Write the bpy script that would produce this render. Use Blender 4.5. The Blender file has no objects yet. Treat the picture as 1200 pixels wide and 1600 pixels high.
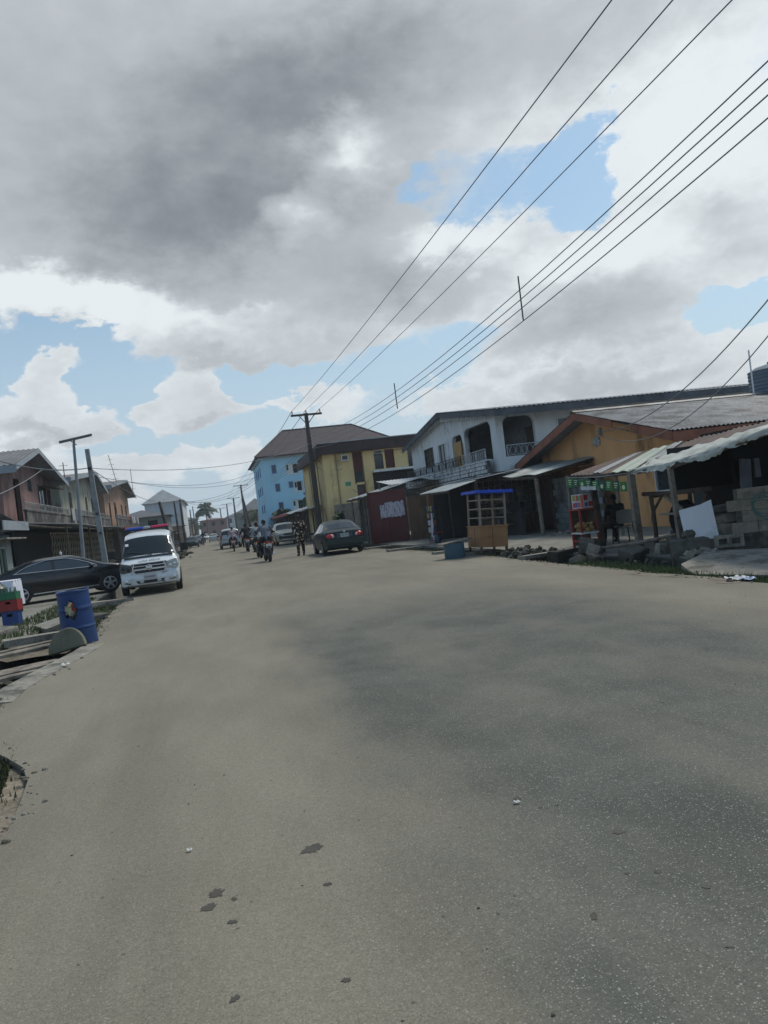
import bpy, bmesh, math, random
from math import sin, cos, pi, radians, sqrt, atan2
from mathutils import Vector, Matrix, Euler
random.seed(7)
S = bpy.context.scene
COL = S.collection
# World frame: +Y runs down the street, +X to its right, Z up. Camera stands at the origin.
AIM = radians(12.77)          # the camera looks this far to the right of the street's direction
ROLL = radians(7.0)
EYE = 1.58
cam = bpy.data.cameras.new('camera'); co = bpy.data.objects.new('camera', cam); COL.objects.link(co)
cam.sensor_fit = 'VERTICAL'; cam.sensor_height = 32.0; cam.lens = 24.0    # f = 1200 px of 1600
cam.clip_start = 0.1; cam.clip_end = 5000
co.matrix_world = Matrix.Translation((0, 0, EYE)) @ Matrix.Rotation(-AIM, 4, 'Z') @ Matrix.Rotation(pi/2, 4, 'X') @ Matrix.Rotation(-ROLL, 4, 'Z')
S.camera = co
S.view_settings.view_transform = 'Standard'; S.view_settings.look = 'None'
S.view_settings.exposure = 0.12; S.view_settings.gamma = 1.0
try: S.view_settings.use_curve_mapping = False
except Exception: pass
S.cycles.max_bounces = 6; S.cycles.diffuse_bounces = 3; S.cycles.glossy_bounces = 3
S.cycles.transparent_max_bounces = 8

# ---------------------------------------------------------------- sky, clouds and sun
SUN_EL = radians(58); SUN_AZ = radians(62)      # azimuth measured from +Y towards +X
world = bpy.data.worlds.new('World'); S.world = world; world.use_nodes = True
wn = world.node_tree; wn.nodes.clear(); WL = wn.links
def wnode(t, **k):
    n = wn.nodes.new(t)
    for a, b in k.items(): setattr(n, a, b)
    return n
def wmath(op, a, b=None, c=None, clamp=False):
    n = wnode('ShaderNodeMath', operation=op, use_clamp=clamp)
    for i, x in enumerate((a, b, c)):
        if x is None: continue
        if isinstance(x, (int, float)): n.inputs[i].default_value = x
        else: WL.new(x, n.inputs[i])
    return n.outputs[0]
def wvec(op, a, b=None, c=None):
    n = wnode('ShaderNodeVectorMath', operation=op)
    for i, x in enumerate((a, b, c)):
        if x is None: continue
        if isinstance(x, (tuple, list)): n.inputs[i].default_value = x
        elif isinstance(x, (int, float)): n.inputs['Scale'].default_value = x
        else: WL.new(x, n.inputs[i])
    return n.outputs['Value'] if op in ('LENGTH', 'DOT_PRODUCT') else n.outputs[0]
def wnoise(vec, scale, detail=6, rough=.55, color=False):
    n = wnode('ShaderNodeTexNoise'); n.inputs['Scale'].default_value = scale
    n.inputs['Detail'].default_value = detail; n.inputs['Roughness'].default_value = rough
    WL.new(vec, n.inputs['Vector']); return n.outputs['Color' if color else 0]
def wmap(val, a, b, c=0., d=1., smooth=True):
    n = wnode('ShaderNodeMapRange'); n.interpolation_type = 'SMOOTHSTEP' if smooth else 'LINEAR'
    WL.new(val, n.inputs[0])
    for i, x in enumerate((a, b, c, d)): n.inputs[i+1].default_value = x
    return n.outputs[0]
def wmix(f, a, b):
    n = wnode('ShaderNodeMix', data_type='RGBA'); WL.new(f, n.inputs[0])
    for i, x in ((6, a), (7, b)):
        if isinstance(x, tuple): n.inputs[i].default_value = x + (1,)
        else: WL.new(x, n.inputs[i])
    return n.outputs[2]
sky = wnode('ShaderNodeTexSky'); sky.sky_type = 'NISHITA'; sky.sun_disc = False
sky.sun_elevation = SUN_EL; sky.sun_rotation = SUN_AZ; sky.air_density = 1.0; sky.dust_density = 1.6; sky.ozone_density = 1.0
tc = wnode('ShaderNodeTexCoord')
rot = wnode('ShaderNodeVectorRotate', rotation_type='Z_AXIS'); rot.inputs['Angle'].default_value = AIM
WL.new(tc.outputs['Generated'], rot.inputs['Vector'])
DIR = rot.outputs[0]
sx = wnode('ShaderNodeSeparateXYZ'); WL.new(DIR, sx.inputs[0])
az = wmath('ARCTAN2', sx.outputs[0], sx.outputs[1]); el = wmath('ARCSINE', sx.outputs[2])
cb = wnode('ShaderNodeCombineXYZ'); WL.new(az, cb.inputs[0]); WL.new(el, cb.inputs[1])
stretch = wvec('MULTIPLY', DIR, (1, 1, 1.7))
w1 = wvec('SCALE', wvec('SUBTRACT', wnoise(stretch, 5.5, 3, .5, True), (.5, .5, .5)), .10)
w2 = wvec('SCALE', wvec('SUBTRACT', wnoise(stretch, 22, 5, .62, True), (.5, .5, .5)), .075)
P = wvec('ADD', wvec('ADD', cb.outputs[0], w1), w2)
def azel(u, v):      # direction of a point of sky, as azimuth / elevation seen from the street
    dx, dy = u-600, 800-v
    x = dx*cos(ROLL)+dy*sin(ROLL); z = -dx*sin(ROLL)+dy*cos(ROLL)
    return atan2(x, 1200), atan2(z, sqrt(x*x+1200*1200))
def field(blobs, start):
    acc = start
    for (u, v, ru, rv, w) in blobs:
        a, e = azel(u, v); ia, ie = 1200./ru, 1200./rv
        d = wvec('LENGTH', wvec('MULTIPLY_ADD', P, (ia, ie, 0), (-a*ia, -e*ie, 0)))
        k = wmath('MULTIPLY_ADD', d, -w, w)
        acc = wmath('ADD', acc, wmath('MAXIMUM' if w > 0 else 'MINIMUM', k, 0.))
    return acc
base = wmath('ADD', wmath('MULTIPLY_ADD', wnoise(stretch, 2.6, 8, .62), 1.1, -.60), wmath('MULTIPLY_ADD', wnoise(stretch, 11, 9, .66), 1.15, -.575))
dens = field([
    (180, 100, 680, 400, 1.9), (330, 350, 300, 150, 1.2), (760, 60, 560, 150, 1.1), (60, 445, 190, 70, 1.1), (200, 455, 170, 50, .6),
    (555, 250, 90, 70, 1.0), (485, 350, 90, 60, 1.0), (330, 540, 165, 62, 1.5), (590, 430, 230, 110, 1.4), (480, 525, 190, 55, .9),
    (1120, 240, 190, 170, 1.9), (950, 430, 210, 125, 1.6), (790, 415, 150, 80, 1.1), (900, 530, 260, 75, 1.3), (740, 610, 130, 30, .6),
    (1070, 570, 200, 65, 1.9), (700, 640, 160, 40, 1.4), (940, 600, 160, 50, 1.2), (1180, 620, 120, 60, 1.2), (500, 660, 80, 25, .9), (1180, 400, 130, 60, .9), (1000, 90, 240, 80, .8), (850, 200, 110, 50, .7),
    (75, 590, 66, 42, 1.9), (315, 632, 95, 58, 2.2), (70, 660, 170, 40, 1.9), (210, 640, 40, 60, -.8), (150, 610, 60, 30, -.6), (400, 590, 60, 30, -.5), (450, 612, 66, 30, 1.3), (520, 625, 90, 30, .9), (430, 545, 60, 30, -.4),
    (350, 730, 240, 36, .9), (40, 715, 150, 32, .9), (540, 330, 120, 60, .4), (150, 740, 140, 30, .6),
    (650, 300, 60, 40, -.45), (905, 265, 62, 85, -1.3), (700, 350, 50, 30, -.5), (1150, 470, 120, 32, -1.5), (1010, 335, 50, 30, -.5),
    (130, 540, 120, 32, -1.3), (190, 590, 80, 50, -.8), (420, 585, 150, 34, -1.3), (240, 700, 180, 26, -1.1), (600, 580, 130, 34, -1.2), (1150, 90, 60, 60, -.5), (650, 660, 120, 30, -.6), (400, 660, 60, 30, -.6),
], base)
dark = field([
    (220, 220, 600, 320, .66), (360, 350, 260, 120, .70), (120, 330, 220, 110, .35), (650, 90, 520, 120, .55), (600, 450, 210, 70, .62), (900, 510, 230, 50, .60), (480, 170, 300, 140, .35),
    (300, 568, 150, 28, .35), (940, 590, 200, 34, .45), (1130, 620, 120, 30, .35), (80, 680, 140, 20, .4), (320, 668, 70, 16, .40), (600, 300, 200, 90, .28), (480, 545, 180, 30, .35), (1120, 330, 120, 60, .3),
    (550, 240, 90, 66, -.9), (470, 345, 80, 55, -.9), (60, 455, 200, 50, -1.2), (190, 470, 130, 40, -.6), (1100, 210, 190, 140, -.6), (950, 390, 170, 50, -.7), (700, 390, 110, 40, -.6), (300, 500, 160, 30, -.4),
], wmath('ADD', wmath('MULTIPLY_ADD', wnoise(stretch, 5, 7, .55), .46, -.21), wmath('MULTIPLY_ADD', wnoise(stretch, 26, 6, .62), .42, -.21)))
alpha = wmap(dens, .03, .50)
depth = wmap(dens, .30, 1.3)
shade = wmath('ADD', dark, wmath('MULTIPLY', depth, .12))
cl1 = wmix(wmap(shade, -.24, .50), (.76, .81, .84), (.47, .505, .535))
cloudc = wmix(wmap(shade, .30, 1.55), cl1, (.175, .197, .225))
thin = wmap(el, .0, .35)
skyc = wnode('ShaderNodeMix', data_type='RGBA', blend_type='MULTIPLY'); skyc.inputs[0].default_value = 1
WL.new(sky.outputs[0], skyc.inputs[6]); skyc.inputs[7].default_value = (.104, .124, .122, 1)
veil = wmix(wmap(el, 0.0, .40, 0.92, .12), skyc.outputs[2], (.50, .605, .70))
final = wmix(alpha, veil, cloudc)
bg = wnode('ShaderNodeBackground'); bg.inputs[1].default_value = 1.0; WL.new(final, bg.inputs[0])
wo = wnode('ShaderNodeOutputWorld'); WL.new(bg.outputs[0], wo.inputs[0])

sun = bpy.data.lights.new('sun', 'SUN'); so = bpy.data.objects.new('sun', sun); COL.objects.link(so)
sun.energy = 2.0; sun.angle = radians(12); sun.color = (1, .92, .80)
sd = Vector((sin(SUN_AZ)*cos(SUN_EL), cos(SUN_AZ)*cos(SUN_EL), sin(SUN_EL)))
so.rotation_euler = sd.to_track_quat('Z', 'Y').to_euler()

# ---------------------------------------------------------------- materials
MATS = {}
def mat(name, col, rough=.75, var=.18, scale=3., bump=.0, metal=0., stain=None, stain_amt=.5, stain_scale=1.2, streak=False, spec=.4, fine=0., trans=0., coat=0.):
    if name in MATS: return MATS[name]
    m = bpy.data.materials.new(name); m.use_nodes = True; nt = m.node_tree; N = nt.nodes; L = nt.links
    b = N['Principled BSDF']; b.inputs['Roughness'].default_value = rough; b.inputs['Metallic'].default_value = metal
    b.inputs['Specular IOR Level'].default_value = spec
    if coat: b.inputs['Coat Weight'].default_value = coat
    if trans: b.inputs['Transmission Weight'].default_value = trans
    t = N.new('ShaderNodeTexCoord'); vec = t.outputs['Object']
    if streak:
        mp = N.new('ShaderNodeMapping'); mp.inputs['Scale'].default_value = (1, 1, .42); L.new(vec, mp.inputs[0]); vec = mp.outputs[0]
    n = N.new('ShaderNodeTexNoise'); n.inputs['Scale'].default_value = scale; n.inputs['Detail'].default_value = 6; n.inputs['Roughness'].default_value = .62
    L.new(vec, n.inputs['Vector'])
    r = N.new('ShaderNodeMapRange'); L.new(n.outputs[0], r.inputs[0])
    r.inputs[1].default_value = .3; r.inputs[2].default_value = .7; r.inputs[3].default_value = 1-var; r.inputs[4].default_value = 1+var
    mx = N.new('ShaderNodeVectorMath'); mx.operation = 'SCALE'; mx.inputs[0].default_value = col[:3]; L.new(r.outputs[0], mx.inputs['Scale'])
    out = mx.outputs[0]
    if fine:
        n3 = N.new('ShaderNodeTexNoise'); n3.inputs['Scale'].default_value = scale*14; n3.inputs['Detail'].default_value = 2; L.new(vec, n3.inputs['Vector'])
        r3 = N.new('ShaderNodeMapRange'); L.new(n3.outputs[0], r3.inputs[0]); r3.inputs[1].default_value = .35; r3.inputs[2].default_value = .65; r3.inputs[3].default_value = 1-fine; r3.inputs[4].default_value = 1+fine
        m3 = N.new('ShaderNodeVectorMath'); m3.operation = 'SCALE'; L.new(out, m3.inputs[0]); L.new(r3.outputs[0], m3.inputs['Scale']); out = m3.outputs[0]
    if stain:
        n2 = N.new('ShaderNodeTexNoise'); n2.inputs['Scale'].default_value = stain_scale; n2.inputs['Detail'].default_value = 8; n2.inputs['Roughness'].default_value = .68
        L.new(vec, n2.inputs['Vector'])
        r2 = N.new('ShaderNodeMapRange'); L.new(n2.outputs[0], r2.inputs[0]); r2.inputs[1].default_value = .62-.25*stain_amt; r2.inputs[2].default_value = .74-.2*stain_amt
        r2.inputs[3].default_value = 0; r2.inputs[4].default_value = .88
        m2 = N.new('ShaderNodeMix'); m2.data_type = 'RGBA'; L.new(r2.outputs[0], m2.inputs[0]); L.new(out, m2.inputs[6]); m2.inputs[7].default_value = tuple(stain[:3])+(1,)
        out = m2.outputs[2]
    L.new(out, b.inputs['Base Color'])
    if bump:
        bp = N.new('ShaderNodeBump'); bp.inputs['Strength'].default_value = bump; bp.inputs['Distance'].default_value = .03; L.new(n.outputs[0], bp.inputs['Height']); L.new(bp.outputs[0], b.inputs['Normal'])
    MATS[name] = m; return m

# ---------------------------------------------------------------- mesh helpers
ORG = [Vector((0, 0, 0))]
class MB:
    def __init__(s): s.v = []; s.f = []
    def add(s, vs, fs):
        o = len(s.v); s.v += [tuple(p) for p in vs]; s.f += [tuple(i+o for i in f) for f in fs]; return s
    def box(s, a, b):
        (x0, y0, z0), (x1, y1, z1) = a, b
        x0, x1 = min(x0, x1), max(x0, x1); y0, y1 = min(y0, y1), max(y0, y1); z0, z1 = min(z0, z1), max(z0, z1)
        return s.add([(x0,y0,z0),(x1,y0,z0),(x1,y1,z0),(x0,y1,z0),(x0,y0,z1),(x1,y0,z1),(x1,y1,z1),(x0,y1,z1)],
              [(0,3,2,1),(4,5,6,7),(0,1,5,4),(1,2,6,5),(2,3,7,6),(3,0,4,7)])
    def rbox(s, c, d, rot=(0, 0, 0), jit=0):
        M = Euler(rot).to_matrix(); hx, hy, hz = d[0]/2, d[1]/2, d[2]/2
        vs = []
        for (x, y, z) in [(-1,-1,-1),(1,-1,-1),(1,1,-1),(-1,1,-1),(-1,-1,1),(1,-1,1),(1,1,1),(-1,1,1)]:
            p = Vector((x*hx, y*hy, z*hz))
            if jit: p += Vector([random.uniform(-jit, jit) for _ in range(3)])
            vs.append(Vector(c)+M@p)
        return s.add(vs, [(0,3,2,1),(4,5,6,7),(0,1,5,4),(1,2,6,5),(2,3,7,6),(3,0,4,7)])
    def tube(s, pts, r, n=8, caps=True):
        pts = [Vector(p) for p in pts]; R = r if isinstance(r, (list, tuple)) else [r]*len(pts)
        vs = []; fs = []; prev = None
        for i, p in enumerate(pts):
            d = (pts[min(i+1, len(pts)-1)]-pts[max(i-1, 0)]).normalized()
            if prev is None:
                a = Vector((0, 0, 1)) if abs(d.z) < .9 else Vector((1, 0, 0)); u = d.cross(a).normalized()
            else:
                u = (prev - d*prev.dot(d)).normalized()
            prev = u; w = d.cross(u)
            off = pi/n if n == 4 else 0
            for k in range(n):
                a = 2*pi*k/n+off; vs.append(p+(u*cos(a)+w*sin(a))*R[i])
        for i in range(len(pts)-1):
            for k in range(n):
                a = i*n+k; b = i*n+(k+1) % n; fs.append((a, b, b+n, a+n))
        if caps: fs.append(tuple(range(n))[::-1]); fs.append(tuple(range((len(pts)-1)*n, len(pts)*n)))
        return s.add(vs, fs)
    def beam(s, p, q, w, h=None):
        p, q = Vector(p), Vector(q); h = h or w; d = (q-p).normalized()
        up = Vector((0, 0, 1)) if abs(d.z) < .95 else Vector((0, 1, 0))
        u = d.cross(up).normalized()*w/2; k = u.cross(d).normalized()*h/2
        vs = [p-u-k, p+u-k, p+u+k, p-u+k, q-u-k, q+u-k, q+u+k, q-u+k]
        return s.add(vs, [(0,1,2,3),(7,6,5,4),(0,4,5,1),(1,5,6,2),(2,6,7,3),(3,7,4,0)])
    def prism(s, poly, axis, lo, hi):
        def P3(a, b, h): return {'x': (h, a, b), 'y': (a, h, b), 'z': (a, b, h)}[axis]
        n = len(poly); vs = [P3(a, b, lo) for a, b in poly]+[P3(a, b, hi) for a, b in poly]
        return s.add(vs, [tuple(range(n))[::-1], tuple(range(n, 2*n))]+[(i, (i+1) % n, (i+1) % n+n, i+n) for i in range(n)])
    def grid(s, fn, nu, nv):
        vs = [fn(i/nu, j/nv) for i in range(nu+1) for j in range(nv+1)]
        return s.add(vs, [(i*(nv+1)+j, i*(nv+1)+j+1, (i+1)*(nv+1)+j+1, (i+1)*(nv+1)+j) for i in range(nu) for j in range(nv)])
    def sheet(s, fn, nu, nv, t=.012):       # a grid with thickness (downwards)
        s.grid(fn, nu, nv); s.grid(lambda a, b: Vector(fn(a, b))-Vector((0, 0, t)), nu, nv)
        o = len(s.v)-2*(nu+1)*(nv+1); m = (nu+1)*(nv+1); W = nv+1
        rim = [i*W for i in range(nu+1)]+[nu*W+j for j in range(1, nv+1)]+[i*W+nv for i in range(nu-1, -1, -1)]+[j for j in range(nv-1, 0, -1)]
        for a, b in zip(rim, rim[1:]+rim[:1]): s.f.append((o+a, o+b, o+m+b, o+m+a))
        return s
    def ball(s, c, r, nu=12, nv=8, jit=0):
        if isinstance(r, (int, float)): r = (r, r, r)
        vs = [(c[0], c[1], c[2]-r[2])]; fs = []
        for j in range(1, nv):
            ph = -pi/2+pi*j/nv
            for i in range(nu):
                a = 2*pi*i/nu; q = 1+random.uniform(-jit, jit)
                vs.append((c[0]+r[0]*cos(ph)*cos(a)*q, c[1]+r[1]*cos(ph)*sin(a)*q, c[2]+r[2]*sin(ph)*q))
        vs.append((c[0], c[1], c[2]+r[2])); L = len(vs)-1
        for i in range(nu):
            k = (i+1) % nu; fs.append((0, 1+k, 1+i)); fs.append((L, L-nu+i, L-nu+k))
            for j in range(nv-2): a = 1+j*nu; fs.append((a+i, a+k, a+k+nu, a+i+nu))
        return s.add(vs, fs)
    def lathe(s, prof, c, axis='z', n=24):
        vs = []; fs = []
        for (r, h) in prof:
            for k in range(n):
                a = 2*pi*k/n; x, y = r*cos(a), r*sin(a)
                vs.append({'z': (c[0]+x, c[1]+y, c[2]+h), 'y': (c[0]+x, c[1]+h, c[2]+y), 'x': (c[0]+h, c[1]+x, c[2]+y)}[axis])
        for i in range(len(prof)-1):
            for k in range(n): a = i*n+k; b = i*n+(k+1) % n; fs.append((a, b, b+n, a+n))
        return s.add(vs, fs+[tuple(range(n)), tuple(range((len(prof)-1)*n, len(prof)*n))])
    def wall(s, axis, p0, p1, a0, a1, z0, z1, holes=()):
        """wall slab between planes p0,p1 of `axis`, spanning a0..a1 and z0..z1 with rectangular holes (b0,b1,h0,h1)"""
        cuts = sorted({a0, a1} | {min(max(h[k], a0), a1) for h in holes for k in (0, 1)})
        for u, w in zip(cuts, cuts[1:]):
            if w-u < 1e-4: continue
            mid = (u+w)/2; hs = sorted((h[2], h[3]) for h in holes if h[0] <= mid <= h[1]); z = z0
            for (b, t) in hs+[(z1, z1)]:
                if b-z > 1e-3:
                    if axis == 'x': s.box((p0, u, z), (p1, w, b))
                    else: s.box((u, p0, z), (w, p1, b))
                z = max(z, t)
        return s
    def build(s, name, m, parent=None, smooth=False, loc=None, rot=None, recalc=True):
        me = bpy.data.meshes.new(name)
        org = Vector(loc) if (parent is None and loc is not None and rot is None) else (ORG[0] if parent is not None else Vector((0, 0, 0)))
        me.from_pydata([Vector(p)-org for p in s.v], [], s.f)
        if recalc:
            bm = bmesh.new(); bm.from_mesh(me); bmesh.ops.recalc_face_normals(bm, faces=bm.faces); bm.to_mesh(me); bm.free()
        if smooth:
            me.polygons.foreach_set('use_smooth', [True]*len(me.polygons))
            try: me.set_sharp_from_angle(angle=radians(38))
            except Exception: pass
        me.materials.append(m)
        o = bpy.data.objects.new(name, me); COL.objects.link(o)
        if parent is not None: o.parent = parent
        elif loc is not None: o.location = loc
        if rot is not None: o.rotation_euler = rot
        return o
def tag(o, label, cat, group=None):
    o['label'] = label; o['category'] = cat
    if group: o['group'] = group
    return o
def struct(o, kind='structure'): o['kind'] = kind; return o
def thing(name, label, cat, loc, rotz=0, group=None, local=False, tilt=(0, 0)):
    o = bpy.data.objects.new(name, None); COL.objects.link(o); o.empty_display_size = .3
    o.location = loc; o.rotation_euler = (tilt[0], tilt[1], rotz); tag(o, label, cat, group)
    ORG[0] = Vector((0, 0, 0)) if local else Vector(loc)
    return o
def copy_tree(o, parent=None):
    c = o.copy(); COL.objects.link(c)
    if parent is not None: c.parent = parent
    for ch in list(o.children): copy_tree(ch, c)
    return c
def rect_frame(mb, axis, p0, p1, a0, a1, z0, z1, w):
    return mb.wall(axis, p0, p1, a0-w, a1+w, z0-w, z1+w, [(a0, a1, z0, z1)])
def corr(u0, u1, pitch=.16, amp=.018):     # height of corrugation along a coordinate
    return lambda x: amp*sin(2*pi*x/pitch)
FONT = None
def text(body, size, m, parent, loc, rot, name='lettering', extrude=.004):
    cu = bpy.data.curves.new(name, 'FONT'); cu.body = body; cu.size = size; cu.extrude = extrude; cu.align_x = 'CENTER'; cu.align_y = 'CENTER'
    cu.materials.append(m); tmp = bpy.data.objects.new(name, cu); COL.objects.link(tmp)
    me = bpy.data.meshes.new_from_object(tmp.evaluated_get(bpy.context.evaluated_depsgraph_get())); bpy.data.objects.remove(tmp)
    o = bpy.data.objects.new(name, me); COL.objects.link(o)
    if parent is not None: o.parent = parent
    o.location = Vector(loc)-(ORG[0] if parent is not None else Vector((0, 0, 0))); o.rotation_euler = rot; return o
# ---------------------------------------------------------------- ground, road, yards, drains
def ground_mats():
    m = bpy.data.materials.new('road_surface'); m.use_nodes = True; nt = m.node_tree; N = nt.nodes; L = nt.links
    b = N['Principled BSDF']; b.inputs['Roughness'].default_value = .82; b.inputs['Specular IOR Level'].default_value = .25
    t = N.new('ShaderNodeTexCoord').outputs['Object']
    def noise(sc, det=5, r=.6, vec=None, out=0):
        n = N.new('ShaderNodeTexNoise'); n.inputs['Scale'].default_value = sc; n.inputs['Detail'].default_value = det; n.inputs['Roughness'].default_value = r
        L.new(vec or t, n.inputs['Vector']); return n.outputs[out]
    def mr(v, a, b_, c=0., d=1., sm=True):
        n = N.new('ShaderNodeMapRange'); n.interpolation_type = 'SMOOTHSTEP' if sm else 'LINEAR'; L.new(v, n.inputs[0])
        for i, x in enumerate((a, b_, c, d)): n.inputs[i+1].default_value = x
        return n.outputs[0]
    def ma(op, a, b_=None, c=None, cl=False):
        n = N.new('ShaderNodeMath'); n.operation = op; n.use_clamp = cl
        for i, x in enumerate((a, b_, c)):
            if x is None: continue
            if isinstance(x, (int, float)): n.inputs[i].default_value = x
            else: L.new(x, n.inputs[i])
        return n.outputs[0]
    def mix(f, a, b_):
        n = N.new('ShaderNodeMix'); n.data_type = 'RGBA'
        if isinstance(f, float): n.inputs[0].default_value = f
        else: L.new(f, n.inputs[0])
        for i, x in ((6, a), (7, b_)):
            if isinstance(x, tuple): n.inputs[i].default_value = x+(1,)
            else: L.new(x, n.inputs[i])
        return n.outputs[2]
    sep = N.new('ShaderNodeSeparateXYZ'); L.new(t, sep.inputs[0]); X, Y = sep.outputs[0], sep.outputs[1]
    warp = N.new('ShaderNodeVectorMath'); warp.operation = 'MULTIPLY_ADD'
    mpy = N.new('ShaderNodeMapping'); mpy.inputs['Scale'].default_value = (1, .38, 1); L.new(t, mpy.inputs[0]); L.new(noise(.9, 5, .62, mpy.outputs[0], 1), warp.inputs[0]); warp.inputs[1].default_value = (2.0, 2.2, 0); L.new(t, warp.inputs[2])
    ws = N.new('ShaderNodeSeparateXYZ'); L.new(warp.outputs[0], ws.inputs[0])
    wx, wy = ws.outputs[0], ws.outputs[1]
    # bare asphalt shows where wheels have driven the sand off; sand lies thick along both edges
    lane = ma('MULTIPLY', mr(wx, 1.15, 2.35), mr(wx, 5.5, 7.4, 1., 0.))
    lane = ma('MULTIPLY', lane, mr(wy, 10.5, 17.5, 1., .16))
    soft = mr(noise(1.1, 6, .62, mpy.outputs[0]), .30, .62, .62, 1.0)
    a = ma('MULTIPLY', lane, soft, cl=True)
    strips = N.new('ShaderNodeMapping'); strips.inputs['Scale'].default_value = (1.3, .10, 1); L.new(t, strips.inputs[0])
    a = ma('MAXIMUM', a, ma('MULTIPLY', mr(noise(1.0, 4, .55, strips.outputs[0]), .50, .70), .30))
    sand = mix(mr(noise(.8, 6, .62, mpy.outputs[0]), .35, .65), (.182, .164, .126), (.224, .203, .158))
    asph = mix(mr(noise(1.2, 5, .6), .35, .65), (.070, .075, .066), (.100, .103, .090))
    c = mix(a, sand, asph)
    grit = noise(95, 3, .8)
    c2 = N.new('ShaderNodeVectorMath'); c2.operation = 'SCALE'; L.new(c, c2.inputs[0]); L.new(mr(ma('ADD', ma('MULTIPLY', grit, .7), ma('MULTIPLY', noise(30, 4, .7), .3)), .34, .66, .62, 1.38, False), c2.inputs['Scale'])
    cur = c2.outputs[0]
    # pale aggregate chips of two sizes, thick where the asphalt is bare
    for sc, rad, keep, amt in ((30, .13, .70, .45), (52, .21, .52, .75), (105, .27, .38, .8)):
        vo = N.new('ShaderNodeTexVoronoi'); vo.inputs['Scale'].default_value = sc; L.new(t, vo.inputs['Vector'])
        cs = N.new('ShaderNodeSeparateColor'); L.new(vo.outputs['Color'], cs.inputs[0])
        chip = ma('MULTIPLY', mr(ma('ADD', vo.outputs['Distance'], ma('MULTIPLY', cs.outputs[2], .10)), rad-.03, rad+.06, 1., 0.), mr(ma('ADD', cs.outputs[0], ma('MULTIPLY', noise(7, 3, .6), .3)), keep+.1, keep+.2))
        chip = ma('MULTIPLY', chip, ma('MULTIPLY_ADD', a, .45*amt, .40*amt))
        cur = mix(chip, cur, (.40, .39, .34))
    c3 = cur
    # small dark specks of grit and tar
    vo2 = N.new('ShaderNodeTexVoronoi'); vo2.inputs['Scale'].default_value = 11; L.new(t, vo2.inputs['Vector'])
    cs2 = N.new('ShaderNodeSeparateColor'); L.new(vo2.outputs['Color'], cs2.inputs[0])
    speck = ma('MULTIPLY', mr(ma('ADD', vo2.outputs['Distance'], ma('MULTIPLY', noise(60, 3), .16)), .13, .20, 1., 0.), mr(cs2.outputs[1], .70, .74))
    c4 = mix(ma('MULTIPLY', speck, .75), c3, (.05, .047, .042))
    # larger oily stains
    n5 = noise(.9, 6, .72); st = ma('MULTIPLY', mr(n5, .66, .72), .45)
    c5 = mix(st, c4, (.10, .095, .08))
    L.new(c5, b.inputs['Base Color'])
    bp = N.new('ShaderNodeBump'); bp.inputs['Strength'].default_value = .30; bp.inputs['Distance'].default_value = .006
    L.new(ma('ADD', grit, ma('MULTIPLY', noise(140, 2), .7)), bp.inputs['Height']); L.new(bp.outputs[0], b.inputs['Normal'])
    return m
M_road = ground_mats()
M_dirt = mat('bare_dirt', (.20, .17, .13), .95, .25, 2.2, .5, stain=(.09, .085, .06), stain_amt=.5, stain_scale=1.4, fine=.25)
M_yard = mat('yard_concrete', (.205, .20, .172), .9, .2, 1.6, .35, stain=(.13, .12, .10), stain_amt=.55, stain_scale=.9, fine=.18)
M_conc = mat('weathered_concrete', (.25, .235, .20), .9, .22, 3, .5, stain=(.07, .068, .055), stain_amt=.6, stain_scale=1.8, fine=.2)
M_concd = mat('mossy_dark_concrete', (.11, .105, .09), .95, .3, 4, .6, stain=(.035, .04, .025), stain_amt=.7, stain_scale=2.2, fine=.2)
M_mud = mat('drain_mud', (.030, .028, .022), .6, .3, 5, .4)
M_wood = mat('grey_weathered_wood', (.20, .175, .145), .85, .25, 9, .5, stain=(.08, .07, .055), stain_amt=.5, stain_scale=3)
M_wood2 = mat('dark_wood', (.085, .065, .05), .85, .3, 8, .4, stain=(.03, .025, .02), stain_amt=.5)
M_woodl = mat('tan_timber', (.27, .22, .165), .8, .2, 9, .4, stain=(.12, .1, .08), stain_amt=.4)

struct(MB().grid(lambda a, b: (-1500+3000*a, -600+3600*b, -.60), 6, 6).build('ground', M_mud, recalc=False))
def jitter_line(pts, step=.35, amp=.05, until=60):
    out = []
    for (x0, y0), (x1, y1) in zip(pts, pts[1:]):
        n = max(1, int(abs(y1-y0)/step)) if y0 < until else max(1, int(abs(y1-y0)/6))
        for i in range(n):
            f = i/n; out.append((x0+(x1-x0)*f+(random.uniform(-amp, amp) if y0 > -5 else 0), y0+(y1-y0)*f))
    return out+[pts[-1]]
L_edge = jitter_line([(-1.6, -40), (-1.45, 3.5), (-1.36, 4.9), (-1.42, 5.9), (-1.75, 6.7), (-2.25, 7.4), (-2.50, 8.4), (-2.52, 9.4), (-2.42, 10.4), (-2.22, 11.6), (-2.14, 13.4), (-2.35, 16), (-2.5, 19), (-2.62, 24), (-2.75, 60), (-2.8, 400)])
R_edge = jitter_line([(7.1, -40), (7.1, 6), (7.14, 9), (7.25, 10.5), (7.18, 12), (7.3, 13.8), (7.28, 15.6), (7.4, 19.6), (7.5, 25), (7.15, 32), (6.9, 37), (6.9, 50), (7.0, 400)])
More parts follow.
